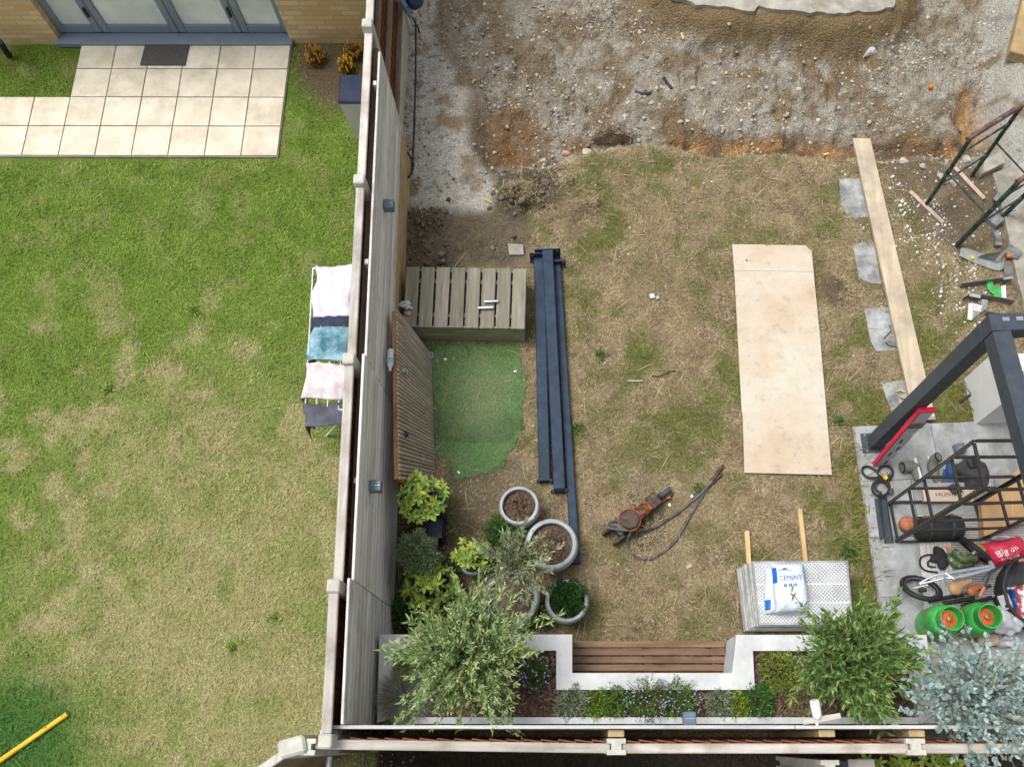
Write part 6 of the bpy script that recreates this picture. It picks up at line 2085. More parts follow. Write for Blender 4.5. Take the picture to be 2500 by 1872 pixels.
# ================================================================== SHELVING UNIT
sA, sB, sC, sD = E7(478, 722, TZ), E7(578, 1232, TZ), E7(1690, 1200, TZ), E7(1560, 715, TZ)
su = thing('shelving_unit', 'tall open black metal shelving frame on the terrace', 'shelving', (sA + sB + sC + sD) / 4)
SH = 2.05
for p, (ux, uy) in ((sA, (1, -1)), (sB, (1, 1)), (sC, (-1, 1)), (sD, (-1, -1))):
    m = MB(); m.box((p.x, p.y, TZ + SH / 2), (.036, .004, SH)); m.box((p.x - ux * .016, p.y + uy * .018, TZ + SH / 2), (.004, .032, SH))
    po = m.build('upright', MT['black_metal'], su)
    hm = MB()
    for k in range(40):
        hm.box((p.x + ux * .006, p.y - .0025, TZ + .05 + k * .05), (.012, .0012, .02)); hm.box((p.x - ux * .016 - .0025, p.y + uy * .02, TZ + .05 + k * .05), (.0012, .012, .02))
    h_ = hm.build('slots', MT['steel_dull'], po); h_['kind'] = 'stuff'
for z in (.03, .56, .95, 1.58, SH - .02):
    for (a, b) in ((sA, sD), (sB, sC), (sA, sB), (sD, sC)):
        m = MB(); dd = (b - a).normalized(); m.bar(Vector((a.x, a.y, TZ + z)) + dd * .02, Vector((b.x, b.y, TZ + z)) - dd * .02, .022, .03, ch=.002); m.build('shelf_rail', MT['black_metal'], su)

# ================================================================== THINGS ON THE TERRACE
# coiled pressure hose
hz_ = TZ + .02
def circ(cx, cy, r, a0, a1, n, dz=0.0):
    return [E7(cx + r * math.cos(a0 + (a1 - a0) * k / n), cy + r * .95 * math.sin(a0 + (a1 - a0) * k / n), hz_ + dz * k / n) for k in range(n + 1)]


path = [E7(390, 375, hz_ + .03), E7(300, 300, hz_ + .02), E7(210, 255, hz_), E7(140, 270, hz_), E7(140, 340, hz_), E7(200, 395, hz_), E7(300, 400, hz_ + .02), E7(400, 400, hz_ + .04)]
path += circ(430, 335, 95, 1.2, -5.6, 14, .03) + circ(370, 530, 110, -.6, 8.0, 20, .05) + circ(380, 520, 78, 1.7, 6.0, 9, .03) + [E7(480, 400, hz_ + .06), E7(475, 340, hz_ + .06)]
hc = thing('coiled_hose', 'coiled black hose with yellow and brass fittings on the terrace', 'hose', E7(350, 450, TZ))
m = MB(); m.tube(smooth_path(path, 3), .0125, 8); m.build('hose', MT['black_rubber'], hc, True)
m = MB(); m.tube([E7(345, 340, hz_ + .045), E7(420, 395, hz_ + .05)], .014, 10); m.build('brass_fitting', MT['brass'], hc, True)
m = MB(); m.tube([E7(410, 385, hz_ + .055), E7(450, 412, hz_ + .055)], .02, 10); m.build('yellow_collar', MT['yellow'], hc, True)
m = MB(); m.tube([E7(472, 355, hz_ + .065), E7(470, 325, hz_ + .065)], .013, 10); m.build('brass_tip', MT['brass'], hc, True)
m = MB(); m.tube([E7(490, 450, hz_ + .03), E7(515, 500, hz_ + .03), E7(508, 540, hz_ + .03)], .004, 6); m.build('yellow_lead', MT['yellow'], hc, True)
m = MB(); m.tube([E7(508, 535, hz_ + .03), E7(500, 605, hz_ + .02)], [.02, .024], 12); m.build('connector', MT['plug'], hc, True)


def boot(label, pts, rad, sole, mat, cat='boot', group=None, cuff=None):
    t = thing('rubber_boot', label, cat, (pts[2].x, pts[2].y, TZ), group)
    pp = smooth_path(pts, 5); rr = np.interp(np.linspace(0, 1, len(pp)), np.linspace(0, 1, len(rad)), rad)
    m = MB(); m.tube(pp, list(rr), 16)
    m.v = [(x, y, max(z, TZ + .004)) for x, y, z in m.v]
    m.build('boot_body', mat, t, True)
    d = (pp[0] - pp[1]).normalized()
    m = MB(); m.lathe([(rad[0] * 1.01, -.012), (rad[0] * 1.05, .0), (rad[0] * .88, .004), (rad[0] * .82, -.02), (0, -.03)], pp[0], 16, d); m.build('opening', cuff or MT['black_rubber'], t, True)
    if sole:
        m = MB(); sp_ = smooth_path(sole[0], 5); m.tube(sp_, sole[1], 8); m.build('sole', sole[2], t, True)
    return t


bz_ = TZ + .06
boot('grey rubber boot lying on its side beside the coiled hose', [E7(640, 265, bz_ + .02), E7(720, 255, bz_ + .01), E7(800, 260, bz_), E7(835, 340, bz_ - .01), E7(848, 425, bz_ - .02)], [.052, .055, .058, .05, .034],
     ([E7(808, 150, bz_ + .03), E7(845, 260, bz_ + .04), E7(880, 370, bz_ + .03), E7(880, 425, bz_ + .02)], .013, MT['white_plastic']), MT['boot_grey'], group='pair of grey rubber boots')
boot('grey rubber boot behind the shelving upright, next to the blue shoes', [E7(1115, 130, bz_ + .10), E7(1060, 165, bz_ + .05), E7(1035, 250, bz_), E7(1060, 350, bz_ - .01), E7(1095, 425, bz_ - .025)], [.048, .05, .052, .046, .034],
     ([E7(985, 130, bz_ - .02), E7(1005, 260, bz_ - .03), E7(1040, 400, bz_ - .04), E7(1100, 445, bz_ - .04)], .011, MT['white_plastic']), MT['boot_grey'], group='pair of grey rubber boots')
solar_lamp(Vector((*E7(1375, 30, .06).xy, TZ + .0425)), 'loose grey cube solar lamp on the terrace slabs', None, .2)
for k, (u, v, mt_) in enumerate(((1270, 290, 'blue_shoe'), (1350, 320, 'blue_shoe'))):
    q = E7(u, v, TZ + .06); tag(crumple(q, (.045, .085, .055), 61 + k, 16, 12, .18).build('blue_shoe', MT[mt_], smooth=True), ['blue shoe nearer the grey boots', 'blue shoe nearer the dark rucksack'][k], 'shoe', 'pair of blue shoes')
q = E7(1260, 400, TZ + .012); m = MB(); m.box(q, (.16, .15, .02), Matrix.Rotation(-.3, 3, 'Z'), ch=.008); tag(m.build('blue_mat', MT['blue_shoe']), 'flat navy-blue pouch under the blue shoes', 'pouch')
rs = thing('rucksack', 'charcoal rucksack slumped behind the shelving frame', 'rucksack', E7(1570, 350, TZ))
q = E7(1570, 340, TZ + .12); crumple(q, (.15, .16, .115), 71, 40, 26, .34).build('pack', MT['dark_cloth'], rs, True)
m = MB(); m.tube([E7(1480, 190, TZ + .22), E7(1530, 270, TZ + .25), E7(1600, 250, TZ + .24), E7(1560, 160, TZ + .22)], .012, 6); m.build('strap', MT['black_cloth'], rs, True)
m = MB(); m.tube([E7(1440, 300, TZ + .2), E7(1480, 420, TZ + .16), E7(1590, 440, TZ + .14)], .012, 6); m.build('strap', MT['black_cloth'], rs, True)
q = E7(1755, 470, TZ + .04); tag(crumple(q, (.03, .04, .035), 75, 12, 8, .4).build('white_rag', MT['white_cloth'], smooth=True), 'small white rag beside the rucksack', 'rag')
# paper bag
pz = TZ + .09
pq = [E7(1010, 520, pz), E7(1600, 512, pz), E7(1560, 700, pz), E7(925, 702, pz)]
pbg = thing('paper_bag', 'kraft paper carrier bag with black lettering lying on the terrace', 'bag', ((pq[0].x + pq[2].x) / 2, (pq[0].y + pq[2].y) / 2, TZ))
m = MB(); m.prism([(p.x, p.y) for p in pq], TZ + .002, pz); m.build('bag_body', MT['paper'], pbg)
m = MB(); m.sheet([E7(905, 540, pz + .001), E7(1010, 522, pz + .004), E7(1000, 700, pz + .004), E7(930, 700, pz + .001)], .003); m.build('side_fold', MT['paper'], pbg)
m = MB(); m.sheet([E7(1110, 468, pz + .03), E7(1480, 465, pz + .03), E7(1598, 432, pz + .09), E7(1590, 514, pz + .002), E7(1030, 520, pz + .002)], .003); m.build('top_flap', MT['paper'], pbg)
pc = (pq[0] + pq[1] + pq[2] + pq[3]) / 4; pu_ = (pq[1] - pq[0]).normalized(); pv_ = Vector((-pu_.y, pu_.x, 0))
tc0 = E7(1255, 612, pz + .0015)
lettering('VALENTINO', lambda x, y: tc0 + pu_ * x + pv_ * y, .285, .036, MT['ink_black'], pbg, .25)
q = E7(1330, 545, pz + .02); tag(crumple(q, (.06, .045, .028), 77, 14, 10, .4).build('dark_rag', MT['dark_cloth'], smooth=True), 'dark rag lying over the lettered paper bag', 'rag')
# ball
bl = thing('basketball', 'small orange-brown basketball on the terrace', 'ball', E7(706, 995, TZ)); br_ = .078
bc = E7(706, 993, TZ + br_); bc.z = TZ + br_
m = MB(); m.ball(bc, br_, 28, 20); m.build('sphere', MT['ball'], bl, 'all')
for ax_ in ((.2, .1, 1), (1, .15, .1), (.1, 1, -.1)):
    ax_ = Vector(ax_).normalized(); a_ = ax_.orthogonal().normalized(); b_ = ax_.cross(a_); m = MB()
    m.tube([bc + (a_ * math.cos(6.283 * k / 32) + b_ * math.sin(6.283 * k / 32)) * br_ * 1.0 for k in range(32)], .0016, 5, closed=True); m.build('seam', MT['black_rubber'], bl)
# holdall
hd = thing('holdall', 'long black holdall lying inside the shelving frame', 'holdall', E7(1110, 1030, TZ))
a, b = E7(830, 1050, TZ + .115), E7(1400, 1035, TZ + .115); ax_ = b - a; Lh = ax_.length
m = MB(); m.lathe([(0, -.02), (.07, -.018), (.105, 0), (.115, .03), (.118, Lh * .5), (.115, Lh - .03), (.105, Lh), (.07, Lh + .018), (0, Lh + .02)], a, 26, ax_)
m.v = [(x, y, TZ + .115 + (z - TZ - .115) * .95) for x, y, z in m.v]; m.build('bag_body', MT['black_cloth'], hd, True)
m = MB(); m.tube([E7(800, 935, TZ + .17), E7(1000, 900, TZ + .19), E7(1250, 870, TZ + .19)], .005, 6); m.build('piping', MT['rust_leather'], hd, True)
m = MB(); m.tube([E7(1240, 880, TZ + .2), E7(1290, 865, TZ + .22), E7(1330, 900, TZ + .21)], .008, 6); m.build('handle', MT['brass'], hd, True)
for v_ in (.25, .75):
    c = a + ax_ * v_; m = MB(); m.lathe([(.119, -.015), (.121, -.012), (.121, .012), (.119, .015)], c, 26, ax_); m.build('strap', MT['dark_cloth'], hd, True)
# channels
for k, (p0, p1, w) in enumerate((((330, 665), (398, 1185), .05), ((388, 655), (478, 1238), .075))):
    a, b = E7(*p0, TZ + .02), E7(*p1, TZ + .02); d = (b - a).normalized(); s_ = Vector((d.y, -d.x, 0))
    t = thing('steel_channel', ['narrower dark steel channel beside the coiled hose', 'wider dark steel channel next to the shelving frame'][k], 'channel', ((a.x + b.x) / 2, (a.y + b.y) / 2, TZ), 'dark steel channels on the terrace')
    m = MB(); m.bar(Vector((*a.xy, TZ + .006)), Vector((*b.xy, TZ + .006)), w, .006); m.build('web', MT['steel_channel'], t)
    for sg in (-1, 1):
        m = MB(); m.bar(Vector((*(a + s_ * sg * w / 2).xy, TZ + .023)), Vector((*(b + s_ * sg * w / 2).xy, TZ + .023)), .005, .04); m.build('flange', MT['steel_channel'], t)
# rug
rz_ = TZ + .008
rq = [C8(800, 520, rz_), C8(1760, 505, rz_), C8(1790, 1285, rz_), C8(848, 1300, rz_)]
rug = thing('rug', 'cream woven rug with black check under the bicycle', 'rug', (rq[0] + rq[2]) / 2)
m = MB(); m.prism([(p.x, p.y) for p in rq], TZ + .0015, rz_); m.build('weave', MT['rug_white'], rug)
st = MB(); RW = (rq[1] - rq[0]).length; RH = (rq[3] - rq[0]).length
us = [.05 + .036 * k for k in range(6)] + [.265 + .0135 * k for k in range(52)]
for u in us:
    nseg = int(RH / .016)
    for j in range(nseg):
        a = quadmix(rq, u, j / nseg); b = quadmix(rq, u, (j + .55) / nseg)
        st.bar(a + Vector((0, 0, .0005)), b + Vector((0, 0, .0005)), .0042, .001)
for j in range(int(RH / .016)):
    a = quadmix(rq, .262, (j + .3) / int(RH / .016)); b = quadmix(rq, .975, (j + .3) / int(RH / .016)); st.bar(a + Vector((0, 0, .0012)), b + Vector((0, 0, .0012)), .0052, .001)
o_ = st.build('black_check', MT['rug_black'], rug); o_['kind'] = 'stuff'
fr = MB()
for k in range(90):
    a = quadmix(rq, 0, (k + random.random()) / 90); b = a + Vector((-.05 * random.uniform(.6, 1.2), random.uniform(-.012, .012), -.003)); fr.tube([a - Vector((0, 0, .003)), b], .0022, 3)
o_ = fr.build('fringe', MT['rug_white'], rug); o_['kind'] = 'stuff'
# tote, glove, camo boots
tb_ = thing('tote_bag', 'slumped black tote bag with looped handles on the rug', 'bag', E1(470, 570, TZ))
crumple(E1(480, 560, TZ + .05), (.095, .115, .05), 81, 40, 24, .4).build('bag_body', MT['black_cloth'], tb_, True)
for pts in (((400, 520), (300, 525), (235, 570), (240, 660), (310, 715), (450, 735)), ((380, 570), (330, 610), (340, 660), (420, 670))):
    m = MB(); m.tube(smooth_path([E1(u, v, TZ + .03) for u, v in pts], 4), .009, 6); m.build('handle', MT['black_cloth'], tb_, True)
m = MB(); m.tube([E1(555, 400, TZ + .10), E1(580, 430, TZ + .105), E1(600, 460, TZ + .10)], [.014, .018, .012], 8); tag(m.build('orange_glove', MT['orange'], smooth=True), 'orange glove fingers poking out above the tote bag', 'glove')
boot('camouflage boot lying nearest the tote bag', [E1(870, 610, TZ + .07), E1(790, 620, TZ + .065), E1(690, 640, TZ + .06), E1(600, 570, TZ + .05), E1(555, 510, TZ + .045)], [.045, .044, .046, .042, .03], None, MT['camo'], group='pair of camouflage boots', cuff=MT['black_rubber'])
boot('camouflage boot lying nearest the red carrier', [E1(935, 570, TZ + .12), E1(850, 560, TZ + .12), E1(760, 575, TZ + .115), E1(690, 520, TZ + .10), E1(640, 465, TZ + .09)], [.043, .042, .044, .04, .03], None, MT['camo'], group='pair of camouflage boots', cuff=MT['black_rubber'])


# bicycles
def wheel(parent, c, n, r, tyre=.022):
    c = Vector(c); n = Vector(n).normalized(); a_ = n.orthogonal().normalized(); b_ = n.cross(a_)
    ring = lambda rr, off=0: [c + n * off + (a_ * math.cos(6.283 * k / 36) + b_ * math.sin(6.283 * k / 36)) * rr for k in range(36)]
    m = MB(); m.tube(ring(r - tyre), tyre, 10, closed=True); w = m.build('wheel', MT['black_rubber'], parent, True)
    m = MB(); m.tube(ring(r - 2 * tyre - .004, 0), .009, 8, closed=True); m.build('rim', MT['black_metal'], w, True)
    m = MB(); m.tube(ring(r - 1.9 * tyre, .012), .0022, 5, closed=True); m.build('rim_line', MT['silver'], w, True)
    m = MB(); m.tube([c - n * .045, c + n * .045], .02, 12); m.build('hub', MT['steel'], w, True)
    m = MB()
    for k in range(18):
        t_ = 6.283 * k / 18; m.tube([c + n * (.03 if k % 2 else -.03), c + (a_ * math.cos(t_) + b_ * math.sin(t_)) * (r - 2 * tyre)], .0011, 3, cap=False)
    m.build('spokes', MT['steel'], w)
    return w


bk = thing('bicycle', 'silver bicycle with tan saddle lying over the rug', 'bicycle', E1(500, 850, TZ))
wheel(bk, E1(245, 930, TZ + .17), (.12, .72, .68), .20, .026)
wheel(bk, E1(915, 470, TZ + .17), (.66, .70, .28), .19, .026)
def tb2(name, pts, r, mat, z=None):
    m = MB(); m.tube([E1(u, v, TZ + zz) for u, v, zz in pts], r, 12); return m.build(name, mat, bk, True)


tb2('top_tube', [(540, 752, .27), (1110, 660, .30)], .019, MT['silver'])
tb2('down_tube', [(640, 812, .30), (1130, 690, .32)], .021, MT['silver'])
tb2('seat_stay', [(225, 868, .20), (400, 775, .25), (545, 752, .27)], .010, MT['silver'])
tb2('chain_stay', [(230, 880, .20), (560, 800, .28), (640, 812, .30)], .011, MT['silver'])
tb2('seat_tube', [(540, 745, .27), (650, 820, .30)], .018, MT['silver'])
tb2('seat_post', [(530, 770, .27), (565, 905, .36)], .012, MT['steel'])
tb2('saddle_rail', [(545, 900, .37), (660, 930, .37)], .008, MT['steel'])
tb2('head_tube', [(1090, 610, .28), (1150, 720, .34)], .022, MT['silver'])
tb2('fork', [(1095, 612, .28), (1020, 545, .24), (930, 470, .18)], .014, MT['silver'])
tb2('handlebar', [(1440, 592, .36), (1280, 628, .40), (1150, 700, .38), (1090, 745, .38), (1050, 850, .36), (1000, 940, .34)], .011, MT['black_metal'])
tb2('grip', [(1430, 594, .36), (1520, 578, .35)], .017, MT['grip'])
tb2('grip', [(1020, 915, .345), (962, 1035, .33)], .017, MT['grip'])
tb2('brake_lever', [(1340, 570, .40), (1380, 605, .38), (1480, 560, .36)], .006, MT['black_metal'])
tb2('crank', [(150, 930, .20), (330, 890, .24)], .009, MT['steel'])
tb2('pedal', [(215, 960, .25), (310, 950, .26)], .018, MT['black_rubber'])
tb2('brake_cable', [(1120, 690, .40), (1010, 800, .42), (1000, 850, .38)], .003, MT['cable'])


def saddle(parent, pts, rad, mat, flatz=.55):
    pp = smooth_path(pts, 5); rr = np.interp(np.linspace(0, 1, len(pp)), np.linspace(0, 1, len(rad)), rad)
    m = MB(); m.tube(pp, list(rr), 16); zc = np.mean([p.z for p in pp]); m.v = [(x, y, zc + (z - zc) * flatz) for x, y, z in m.v]
    return m.build('saddle', mat, parent, True)


saddle(bk, [E1(610, 985, TZ + .40), E1(650, 945, TZ + .40), E1(700, 905, TZ + .40), E1(770, 868, TZ + .40), E1(868, 838, TZ + .40)], [.02, .062, .066, .036, .024, .014], MT['tan'])
b2_ = thing('bicycle', 'second, dark-framed bicycle with brown saddle underneath the silver one', 'bicycle', E1(700, 1080, TZ))
for nm, pts, r, mt_ in (('frame_tube', [(330, 1085, .04), (560, 1045, .07), (760, 1000, .10)], .020, 'black_rubber'), ('frame_tube', [(515, 1115, .05), (900, 1052, .09)], .018, 'black_metal'),
                        ('mudguard', [(740, 1150, .05), (880, 1110, .06), (1110, 1040, .06)], .019, 'black_rubber'), ('frame_tube', [(760, 1000, .10), (1100, 900, .14)], .016, 'black_metal'),
                        ('seat_post', [(760, 1000, .10), (850, 960, .26)], .013, 'steel')):
    m = MB(); m.tube([E1(u, v, TZ + zz) for u, v, zz in pts], r, 10); m.build(nm, MT[mt_], b2_, True)
saddle(b2_, [E1(815, 985, TZ + .27), E1(850, 965, TZ + .27), E1(900, 935, TZ + .27), E1(985, 905, TZ + .27)], [.02, .05, .05, .03, .016], MT['rust_leather'])
# gas bottles
def gas(c, label, ang):
    t = thing('gas_bottle', label, 'gas bottle', c, 'green gas bottles on the terrace')
    c = Vector(c)
    m = MB(); m.lathe([(.0, .0), (.118, 0), (.125, .004), (.128, .03), (.147, .045), (.152, .07), (.153, .22), (.1535, .225), (.153, .23), (.152, .37), (.145, .41), (.125, .445), (.09, .468), (.04, .48), (0, .482)], c, 36); m.build('body', MT['gas_green'], t, True)
    # collar with two hand slots
    m = MB(); rc, th_ = .103, .005
    n = 48
    vs, fs_ = [], []
    zs = [.45, .495, .53, .57, .578]
    for k in range(n):
        a_ = 6.283 * k / n + ang
        for rr in (rc + th_, rc - th_):
            for z in zs: vs.append(c + Vector((math.cos(a_) * rr * (1 + .02 * (z > .57)), math.sin(a_) * rr * (1 + .02 * (z > .57)), z)))
    nz = len(zs)
    for k in range(n):
        l = (k + 1) % n; A, B = k * 2 * nz, l * 2 * nz
        slot = (4 <= k % 24 <= 11)
        for j in range(nz - 1):
            if slot and j == 1: continue
            fs_.append((A + j, B + j, B + j + 1, A + j + 1)); fs_.append((A + nz + j, A + nz + j + 1, B + nz + j + 1, B + nz + j))
        fs_.append((A + nz - 1, B + nz - 1, B + 2 * nz - 1, A + 2 * nz - 1))
        if slot:
            fs_.append((A + 1, B + 1, B + nz + 1, A + nz + 1)); fs_.append((A + 2, A + nz + 2, B + nz + 2, B + 2))
    m.add(vs, fs_); m.build('collar', MT['gas_green'], t, True)
    m = MB(); m.lathe([(.075, .474), (.074, .480), (.035, .488), (0, .489)], c, 20); m.build('warning_label', MT['gas_orange'], t, True)
    m = MB(); m.lathe([(.018, .48), (.018, .51), (.026, .512), (.026, .528), (.01, .532), (0, .532)], c, 12); m.build('valve', MT['brass'], t, True)
    m = MB(); m.tube([c + Vector((0, 0, .5)), c + Vector((math.cos(ang) * .05, math.sin(ang) * .05, .5))], .009, 8); m.build('valve_outlet', MT['brass'], t, True)
    for k, (a0, a1, z0, z1, mt_) in enumerate(((-2.7, -2.2, .16, .30, 'gas_label'), (-1.9, -1.7, .14, .32, 'gas_label'), (2.3, 2.7, .26, .31, 'gas_orange'))):
        m = MB(); N = 8
        m.add([c + Vector((math.cos(a0 + (a1 - a0) * i / N) * .1545, math.sin(a0 + (a1 - a0) * i / N) * .1545, z)) for z in (z0, z1) for i in range(N + 1)], [(i, i + 1, N + 2 + i, N + 1 + i) for i in range(N)]); m.build('label', MT[mt_], t, True)
    return t


gas(C8(885, 1412, TZ), 'green gas bottle standing nearest the right olive tree', .9)
gas(C8(1175, 1395, TZ), 'green gas bottle partly under the black tub edge', .9)
# red carrier
def pillow(name, q, z0, h, mat, parent, seed, n1=26, n2=22, wr=.006):
    rg = np.random.default_rng(seed); kx = rg.uniform(6, 26, 9); ky = rg.uniform(-26, 26, 9); kp = rg.uniform(0, 6, 9)

    def f(u, v, lift=0.0):
        e = max(0, 1 - abs(2 * u - 1) ** 3.2) ** .6 * max(0, 1 - abs(2 * v - 1) ** 3.2) ** .6
        w_ = sum(abs(math.sin(kx[i] * u + ky[i] * v + kp[i])) - .6 for i in range(9)) / 3 * wr
        p = quadmix(q, u, v); return Vector((p.x + w_ * 1.2, p.y - w_ * 1.2, z0 + .006 + (h - .006) * e + w_ * 2 * min(1, e * 3) + lift))
    m = MB(); top = [f(i / n1, j / n2) for j in range(n2 + 1) for i in range(n1 + 1)]
    m.add(top, [(j * (n1 + 1) + i, (j + 1) * (n1 + 1) + i, (j + 1) * (n1 + 1) + i + 1, j * (n1 + 1) + i + 1) for j in range(n2) for i in range(n1)])
    ring = [j * (n1 + 1) for j in range(n2 + 1)] + [n2 * (n1 + 1) + i for i in range(1, n1 + 1)] + [j * (n1 + 1) + n1 for j in range(n2 - 1, -1, -1)] + [i for i in range(n1 - 1, 0, -1)]
    nb = len(m.v); k = len(ring)
    for r in ring: m.v.append((m.v[r][0], m.v[r][1], z0))
    for i in range(k): m.f.append((ring[i], ring[(i + 1) % k], nb + (i + 1) % k, nb + i)); m.m.append(0)
    m.f.append(tuple(nb + i for i in range(k))); m.m.append(0)
    return m.build(name, mat, parent, True), f


rc = thing('carrier_bag', 'full red carrier bag with white lettering beside the cardboard', 'bag', E1(1250, 470, TZ))
rq2 = [E1(930, 385, TZ + .10), E1(1500, 270, TZ + .10), E1(1590, 560, TZ + .10), E1(1110, 690, TZ + .10)]
_, rf = pillow('bag_body', rq2, TZ + .008, .20, MT['red_bag'], rc, 5, 60, 50)
ru = (rq2[1] - rq2[0]).normalized(); rw_, rh_ = (rq2[1] - rq2[0]).length, (rq2[3] - rq2[0]).length


def redfn(u0, v0, ang):
    ca, sa = math.cos(ang), math.sin(ang)
    return lambda x, y: rf(u0 + (x * ca - y * sa) / rw_, v0 - (x * sa + y * ca) / rh_, .006)


lettering('Big on', redfn(.42, .56, .12), .23, .085, MT['ink_white'], rc, 0, .004)
lettering('the big shop', redfn(.43, .80, .05), .21, .036, MT['ink_white'], rc, 0, .0)
for k in range(3):
    q = E1(965 + 20 * k, 420 + 25 * k, TZ + .13); crumple(q, (.03, .022, .02), 91 + k, 10, 8, .4).build('yellow_packet', M_plain('olive_yellow_packet', (.4, .3, .05), .4) if k == 0 else bpy.data.materials['olive_yellow_packet'], rc, True)
q = E1(1230, 310, TZ + .16); tag(crumple(q, (.09, .02, .03), 95, 16, 10, .4).build('white_film', MT['plastic_film'], smooth=True), 'white plastic film between the carrier bag and cardboard', 'film')
# cardboard
cd = thing('cardboard_box', 'flattened tan cardboard box behind the shelving frame', 'box', C8(1500, 450, TZ))
m = MB(); m.prism([(p.x, p.y) for p in [C8(1312, 430, .16), C8(1400, 350, .16), C8(1760, 150, .16), C8(1960, 150, .16), C8(1900, 500, .16), C8(1335, 690, .16)]], TZ + .002, .16); m.build('carton', MT['card'], cd)
m = MB(); m.sheet([C8(1340, 388, .165), C8(1620, 135, .20), C8(1660, 160, .20), C8(1420, 345, .165)], .004); m.build('flap', MT['card'], cd)
m = MB(); m.box(C8(1560, 455, .163), (.012, .26, .004), Matrix.Rotation(-.18, 3, 'Z')); m.build('seam_tape', M_plain('tape', (.5, .34, .18), .4), cd)
# round tub with its contents
tc_ = E1(1570, 1010, TZ); tubo = thing('round_tub', 'black round fabric tub at the right edge', 'tub', tc_)
m = MB(); m.lathe([(0, 0), (.33, 0), (.345, .02), (.36, .2), (.37, .27), (.355, .285), (.345, .27), (.335, .2), (.32, .12), (0, .11)], tc_, 44)
m.v = [(x + .008 * math.sin(14 * math.atan2(y - tc_.y, x - tc_.x)), y + .008 * math.cos(11 * math.atan2(y - tc_.y, x - tc_.x)), z) for x, y, z in m.v]; m.build('tub_wall', MT['dark_cloth'], tubo, True)
q = E1(1258, 1105, TZ + .19); t = thing('grey_case', 'small grey plastic case inside the black tub', 'case', q); m = MB(); m.box((q.x, q.y, TZ + .17), (.125, .155, .10), Matrix.Rotation(.28, 3, 'Z'), ch=.014); m.build('case_base', MT['black_rubber'], t)
m = MB(); m.box((q.x, q.y, TZ + .226), (.112, .14, .012), Matrix.Rotation(.28, 3, 'Z'), ch=.005); cl_ = m.build('case_lid', MT['grey_pack'], t)
m = MB(); m.box((q.x + .012, q.y - .038, TZ + .2335), (.05, .028, .002), Matrix.Rotation(.28, 3, 'Z')); m.build('dark_emblem', MT['ink_black'], cl_)
pz2 = TZ + .12
pb2 = thing('patterned_bag', 'crumpled red, white and blue patterned bag in the black tub', 'bag', E1(1440, 1150, pz2))
pillow('bag_body', [E1(1350, 900, pz2 + .1), E1(1640, 860, pz2 + .1), E1(1700, 1430, pz2 + .1), E1(1400, 1330, pz2 + .1)], pz2, .17, MT['plum_bag'], pb2, 21, wr=.012)
pillow('blue_side', [E1(1332, 940, pz2 + .1), E1(1395, 905, pz2 + .1), E1(1420, 1290, pz2 + .1), E1(1340, 1150, pz2 + .1)], pz2 + .001, .15, MT['plum_blue'], pb2, 22, 10, 16, .008)
q = E1(1320, 1330, TZ + .2); tag(crumple(q, (.13, .11, .06), 101, 48, 32, .6).build('plastic_sheet', MT['plastic_film'], smooth=True), 'crumpled grey plastic sheet hanging over the tub edge', 'plastic sheet')
q = E1(1310, 1520, TZ + .07); tag(crumple(q, (.12, .08, .06), 103, 44, 30, .55).build('plastic_sheet', MT['plastic_film'], smooth=True), 'crumpled grey plastic sheet on the ground below the tub', 'plastic sheet')
m = MB(); m.box(E1(1060, 1560, TZ + .06), (.2, .12, .11), Matrix.Rotation(.1, 3, 'Z'), ch=.02); tag(m.build('cream_box', MT['paper']), 'small cream box between the gas bottles and the eucalyptus', 'box')
m = MB(); m.box(E1(870, 1590, TZ + .03), (.02, .3, .06), Matrix.Rotation(.2, 3, 'Z')); tag(m.build('timber_strip', MT['strip_wood']), 'short timber strip beside the cream box', 'strip')

# ================================================================== BUILDER'S TRESTLE
TH = 1.24
lg = {'A': on(2260.7, 500.6), 'B': on(2334, 601), 'C': on(2372.8, 429), 'D': on(2447, 530)}
tr = thing('builders_trestle', "flaking dark green steel builder's trestle at the right edge", 'trestle', (lg['A'] + lg['D']) / 2)
def topz(p, z, k=''):
    t_ = z / TH * (1 if (k in ('B', 'D') and k) or p is lg['B'] or p is lg['D'] else 0)
    return Vector((p.x + .15 * t_, p.y + .03 * t_, p.z + z))


for k, p in lg.items():
    m = MB(); m.tube([p - Vector((0, 0, .02)), topz(p, TH, k)], .026 if k in 'BD' else .022, 10); m.build('leg', MT['trestle_green'], tr, True)
m = MB(); dd = (lg['C'] - lg['A']).normalized(); m.tube([topz(lg['A'], TH) - dd * .06, topz(lg['C'], TH) + dd * .2], .028, 12); m.build('top_bar', MT['trestle_rust'], tr, True)
m = MB(); m.tube([topz(lg['B'], TH) - dd * .06, topz(lg['D'], TH) + dd * .2], .028, 12); m.build('top_bar', MT['trestle_rust'], tr, True)
for (a, b, z) in (('A', 'C', .40), ('A', 'C', .95), ('B', 'D', .40), ('B', 'D', .95)):
    m = MB(); m.tube([topz(lg[a], z), topz(lg[b], z)], .012, 8); m.build('brace', MT['trestle_green'], tr, True)
m = MB(); m.tube([topz(lg['A'], TH * .5), topz(lg['B'], TH * .5)], .010, 8); m.build('hinge_bar', MT['trestle_green'], tr, True)
m = MB(); m.tube([topz(lg['C'], TH * .5), topz(lg['D'], TH * .5)], .010, 8); m.build('hinge_bar', MT['trestle_green'], tr, True)
